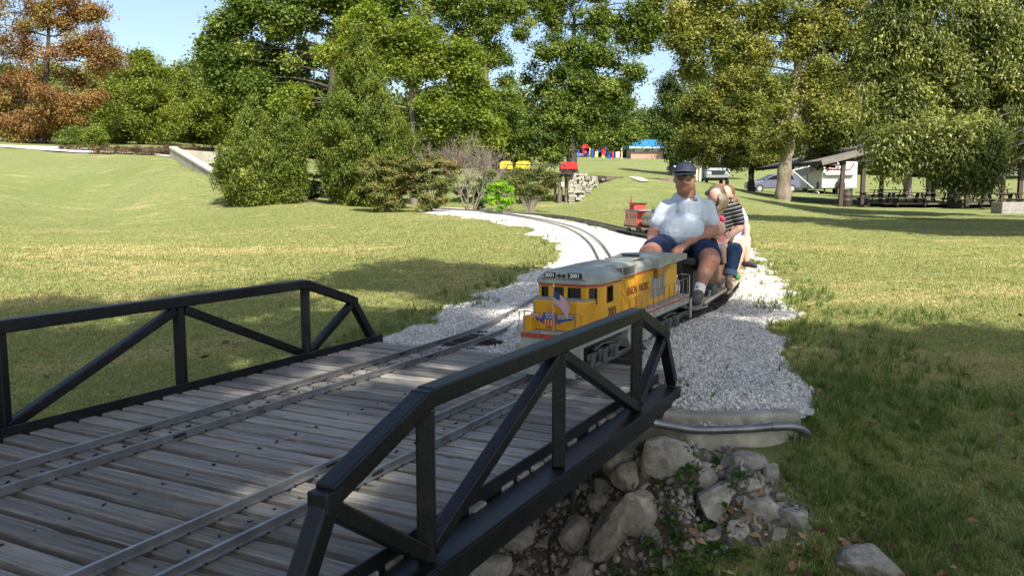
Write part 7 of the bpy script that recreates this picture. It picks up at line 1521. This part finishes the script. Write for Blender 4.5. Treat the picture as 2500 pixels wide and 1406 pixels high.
# small porch building beside it
sh_ = thing('porch_shed', 'small cream shed with slanting grey roof left of the motorhome', 'shed', G(1700, 440, 70)); zz = gz(P(1700, 440, 70).x, 70)
a = P(1694, 440, 70); b_ = P(1711, 440, 70); zt2 = P(1700, 392, 70).z; crm = mat('cream_paint', (.52, .50, .36), .7)
for u in (1695, 1701, 1709): q_ = P(u, 440, 70); MB().box((q_.x, 70, (zz+zt2)/2), (.16, .16, zt2-zz)).build('post', crm, sh_, True)
MB().box(((a.x+b_.x)/2+.2, 72, (zz+zt2)/2), (b_.x-a.x-.2, 1.6, zt2-zz)).build('wall', mat('brown_shed', (.12, .08, .055), .8), sh_, True)
MB().prism([(0, 0), (px(24, 70), .15), (px(24, 70), .55), (0, .12)], (a.x-.2, 69.2, zt2), (1, 0, 0), Z_, (0, 4, 0)).build('roof', mat('shed_grey_roof', (.25, .26, .29), .5), sh_, True)
dc = thing('parked_car', 'dark car far away on the meadow above the driver\'s cap', 'car', G(1668, 404, 110), R(90))
MB().box((0, 0, .65), (1.7, 4.2, .6)).build('body', mat('dark_car_paint', (.02, .025, .05), .3), dc, bevel=.15, bseg=2); MB().box((0, .2, 1.15), (1.5, 2.2, .5)).build('cabin', glass, dc, bevel=.18, bseg=2)
for sx in (-1, 1):
    for yy in (-1.3, 1.3): MB().cyl((sx*.7, yy, .33), (sx*.88, yy, .33), .33, 14).build('wheel', blackm, dc)
# ---- silver hatchback
cp = thing('parked_car', 'silver blue family car parked between the two tree trunks', 'car', G(1885, 467, 70), R(90)); cpaint = mat('silver_blue_paint', (.17, .18, .28), .25, metal=.5, coat=.6); 
prof_ = [(-2.15, .35), (-2.2, .62), (-2.05, .82), (-1.35, .98), (-1.0, 1.05), (-.15, 1.5), (.5, 1.6), (1.5, 1.55), (2.0, 1.1), (2.12, .8), (2.1, .35)]
MB().prism(prof_, (-.85, 0, 0), (0, -1, 0), Z_, (1.7, 0, 0)).build('body', cpaint, cp, bevel=.09, bseg=3)
for sx in (-1, 1):
    for pol in ([(-.85, 1.06), (-.12, 1.42), (.35, 1.5), (.35, 1.06)], [(.43, 1.06), (.43, 1.5), (1.35, 1.46), (1.55, 1.06)]): MB().prism(pol, (sx*.853, 0, 0), (0, -1, 0), Z_, (sx*.006, 0, 0)).build('window', glass, cp)
    for yy in (-1.38, 1.32):
        w_ = MB().cyl((sx*.66, yy, .32), (sx*.87, yy, .32), .33, 20).build('wheel', blackm, cp, smooth=40); MB().cyl((sx*.872, yy, .32), (sx*.885, yy, .32), .21, 14).build('rim', mat('alloy', (.6, .6, .62), .3, metal=.7), w_)
    MB().box((sx*.9, .95, 1.1), (.14, .12, .12)).build('mirror', cpaint, cp, bevel=.03)
MB().prism([(-1.0, 1.03), (-.15, 1.49), (-.17, 1.50), (-1.04, 1.05)], (-.72, .0, .015), (0, -1, 0), Z_, (1.44, 0, 0)).build('windscreen', glass, cp)
MB().box((0, 2.12, .8), (1.3, .1, .14)).build('headlight', mat('headlight_glass', (.55, .5, .45), .2), cp)
# ---- white fifth wheel trailer with awning
YR = 74.0; q0 = G(2048, 474, YR); tl = thing('camping_trailer', 'tall white camping trailer with red trim seen end on beside the pavilion', 'trailer', q0)
def tb(nm, c_, s_, mt, **k): return MB().box(c_, s_).build(nm, mt, tl, **k)
whm = mat('trailer_white', (.66, .66, .65), .45, var=.12, vscale=1.5); redt = mat('trailer_red', (.40, .03, .03), .5)
w2 = px(86, YR)/2; hT = px(80, YR)
MB().prism([(-w2, .55), (w2, .55), (w2, hT), (-w2+.05, hT)], (0, 0, 0), (1, 0, 0), Z_, (0, 7.5, 0)).build('body', whm, tl, bevel=.1, bseg=2)
MB().prism([(-w2*.85, 1.7), (w2*.7, 1.7), (w2*.85, 2.0), (-w2*.95, 2.0)], (0, -.3, 0), (1, 0, 0), Z_, (0, .35, 0)).build('front_step', whm, tl, bevel=.05)
for a, b_ in (((-w2*.82, 2.85), (-w2*.62, 2.25)), ((-w2*.62, 2.25), (w2*.55, 2.2)), ((w2*.55, 2.2), (w2*.8, 2.8))): MB().bar((a[0], -.04, a[1]), (b_[0], -.04, b_[1]), .05, .10).build('red_trim', redt, tl)
tb('hitch', (-.1, -.5, .8), (.5, 1.0, .5), blackm, bevel=.05); tb('hitch_post', (-.1, -.3, 1.15), (.25, .3, .5), darkg)
for sx in (-1, 1): tb('landing_leg', (sx*w2*.75, .3, .3), (.12, .12, .6), blackm); MB().cyl((sx*(w2-.3), 4.5, .38), (sx*(w2-.02), 4.5, .38), .38, 16).build('wheel', blackm, tl)
tb('roof_vent', (-w2*.7, 1.2, hT+.1), (.6, .8, .25), whm, bevel=.08); tb('pole', (w2-.5, 1, hT+.4), (.05, .05, .9), blackm)
aw = thing('awning', 'dark awning stretched from the camping trailer on a white arm', 'awning', G(1970, 474, YR)); ap = [P(1935, 416, YR), P(2006, 399, YR), P(2006, 397, YR+4), P(1940, 413, YR+4.5), P(1962, 422, YR)]
m_ = MB().add([ap[0], ap[1], ap[2], ap[3], ap[0]-Z_*.55+Vector((.9, 0, 0)), ap[1]-Z_*.45], [(0, 1, 2, 3), (0, 4, 5, 1)]); o = m_.build('fabric', mat('dark_awning', (.02, .022, .022), .8), aw, True); sf = o.modifiers.new('t', 'SOLIDIFY'); sf.thickness = .03
MB().bar(P(1935, 416, YR-.02), P(2006, 399, YR-.02), .06, .08).build('roller', whm, aw, True); MB().bar(P(1936, 417, YR-.1), P(2000, 472, YR-.1), .07, .07).build('arm', whm, aw, True); MB().bar(P(1971, 420, YR+.5), P(1971, 475, YR+.5), .06, .06).build('pole', blackm, aw, True)
ch = thing('folding_chair', 'dark folding chair by the trailer under the awning arm', 'chair', G(1990, 475, YR)); q0 = Vector(ch.location)
MB().box(q0+Vector((0, 0, .45)), (.6, .5, .05)).build('seat', blackm, ch, True); MB().box(q0+Vector((.25, .1, .75)), (.06, .5, .6)).build('backrest', blackm, ch, True)
for sx in (-1, 1):
    for sy in (-1, 1): MB().bar(q0+Vector((sx*.28, sy*.2, 0)), q0+Vector((-sx*.2, sy*.2, .45)), .04).build('leg', darkg, ch, True)
# ---- pavilion
YV = 44.0; pv_ = thing('picnic_pavilion', 'dark open sided picnic pavilion with sloping roof at the right', 'pavilion', G(2200, 500, YV)); brp = mat('brown_post', (.075, .052, .038), .85, var=.4, vscale=5, stretch=(3, 3, .4)); roofm = mat('brown_soffit', (.05, .032, .025), .8, var=.3, vscale=2); shing = mat('grey_shingle', (.16, .15, .14), .9, var=.4, vscale=6, bump=.4)
e0 = P(2006, 401, YV); rdg = P(2283, 332, YV); e1 = P(2560, 401, YV); th_ = .16
for a, b_ in ((e0, rdg), (e1, rdg)):
    m_ = MB(); m_.add([a, b_, b_+Vector((0, 12, 0)), a+Vector((0, 12, 0)), a+Z_*th_, b_+Z_*th_, b_+Vector((0, 12, th_)), a+Vector((0, 12, th_))], [(0, 1, 2, 3), (4, 7, 6, 5), (0, 4, 5, 1), (3, 2, 6, 7), (0, 3, 7, 4), (1, 5, 6, 2)]); m_.build('roof', roofm, pv_, True)
    m_ = MB(); o_ = Z_*(th_+.004); m_.add([a+o_, b_+o_, b_+o_+Vector((0, 12, 0)), a+o_+Vector((0, 12, 0)), a+o_+Z_*.03, b_+o_+Z_*.03, b_+o_+Vector((0, 12, .03)), a+o_+Vector((0, 12, .03))], [(0, 1, 2, 3), (4, 7, 6, 5), (0, 4, 5, 1), (3, 2, 6, 7), (0, 3, 7, 4)]); m_.build('shingles', shing, pv_, True)
    MB().bar(a+Vector((0, -.03, .06)), b_+Vector((0, -.03, .06)), .05, .26).build('bargeboard', mat('weathered_board', (.19, .165, .14), .85, var=.3, vscale=4), pv_, True)
def roofz(x): t = (x-e0.x)/(rdg.x-e0.x) if x < rdg.x else (e1.x-x)/(e1.x-rdg.x); return e0.z+(rdg.z-e0.z)*max(0, min(1, t))
MB().bar(Vector((P(2040, 400, YV+.2).x, YV+.25, roofz(P(2052, 400, YV).x)+.02)), Vector((e1.x-.8, YV+.25, roofz(P(2052, 400, YV).x)+.02)), .12, .25).build('tie_beam', roofm, pv_, True)
for u, v, Y in [(2053, 500, 44.3), (2104, 503, 44.6), (2150, 492, 50), (2278, 478, 54), (2359, 512, 44.4), (2404, 490, 49), (2447, 480, 53), (2487, 508, 44.8), (2540, 490, 50)]:
    g_ = G(u, v, Y); zt3 = roofz(g_.x); MB().box((g_.x, Y, (g_.z-.1+zt3)/2), (.2, .2, zt3-g_.z+.1), Matrix.Rotation(.04 if u == 2053 else 0, 3, 'Y')).build('post', brp, pv_, True)
MB().box(G(2320, 505, 50)+Vector((0, 0, .0)), (13, 11, .08)).build('slab', mat('dirty_slab', (.13, .11, .085), .9, var=.3), pv_, True)
tbm = mat('picnic_brown', (.045, .032, .026), .8, var=.4, vscale=5)
def picnic(label, u, v, Y, rot):
    g_ = G(u, v, Y); t = thing('picnic_table', label, 'picnic table', g_+Z_*.05, rot, 'picnic tables under the pavilion')
    for k in range(4): MB().box((0, -.27+k*.18, .74), (2.2, .165, .045)).build('tabletop_board', tbm, t)
    for sy in (-1, 1): MB().box((0, sy*.68, .44), (2.2, .26, .045)).build('bench', tbm, t)
    for sx in (-1, 1):
        for sy in (-1, 1): MB().bar((sx*.8, sy*.62, 0), (sx*.8, sy*.22, .72), .045, .10).build('leg', tbm, t)
        MB().box((sx*.8, 0, .40), (.045, 1.4, .09)).build('cross_brace', tbm, t)
for a in [('picnic table at the left end of the pavilion, by the trash barrel', 2142, 500, 44.8, .05), ('second picnic table from the left in the front row', 2210, 500, 45, -.04), ('third picnic table from the left, before the forked trunk', 2278, 500, 45.2, .03), ('picnic table right of the big dark barrel', 2372, 508, 43, 0), ('picnic table between the last two front posts', 2440, 510, 43.2, .04), ('picnic table cut by the right edge of the picture', 2508, 512, 43.2, 0), ('back row table behind the left posts', 2170, 488, 51, 0), ('back row table in the middle of the pavilion', 2300, 488, 51, .05), ('back row table toward the right edge', 2420, 490, 51, 0)]: picnic(*a)
def barrel(label, u, v, Y, r_, h, mt):
    g_ = G(u, v, Y); t = thing('trash_barrel', label, 'barrel', g_); m_ = MB().tube([g_, g_+Z_*.03, g_+Z_*h*.33, g_+Z_*h*.35, g_+Z_*h*.37, g_+Z_*h*.66, g_+Z_*h*.68, g_+Z_*h*.70, g_+Z_*h], [r_*.97, r_, r_, r_*1.04, r_, r_, r_*1.04, r_, r_], 20); m_.build('drum', mt, t, True, smooth=40); MB().tube([g_+Z_*(h-.02), g_+Z_*(h+.02)], r_*1.03, 20).build('rim', blackm, t, True)
barrel('dark trash barrel behind the left pavilion post', 2066, 499, 45, .30, .88, mat('barrel_brown', (.05, .035, .03), .6)); barrel('tall dark barrel between the table rows', 2328, 508, 44, .34, .9, mat('barrel_black', (.025, .022, .02), .6))
gr_ = thing('stone_grill', 'pale block barbecue pit at the right edge of the pavilion', 'barbecue', G(2478, 528, 38)); g_ = Vector(gr_.location); MB().box(g_+Vector((0, .4, .25)), (1.3, .9, .55)).build('block_base', mat('block_grey', (.30, .28, .25), .85, var=.3), gr_, True, bevel=.02); MB().box(g_+Vector((0, .4, .55)), (1.1, .7, .04)).build('grate', blackm, gr_, True)
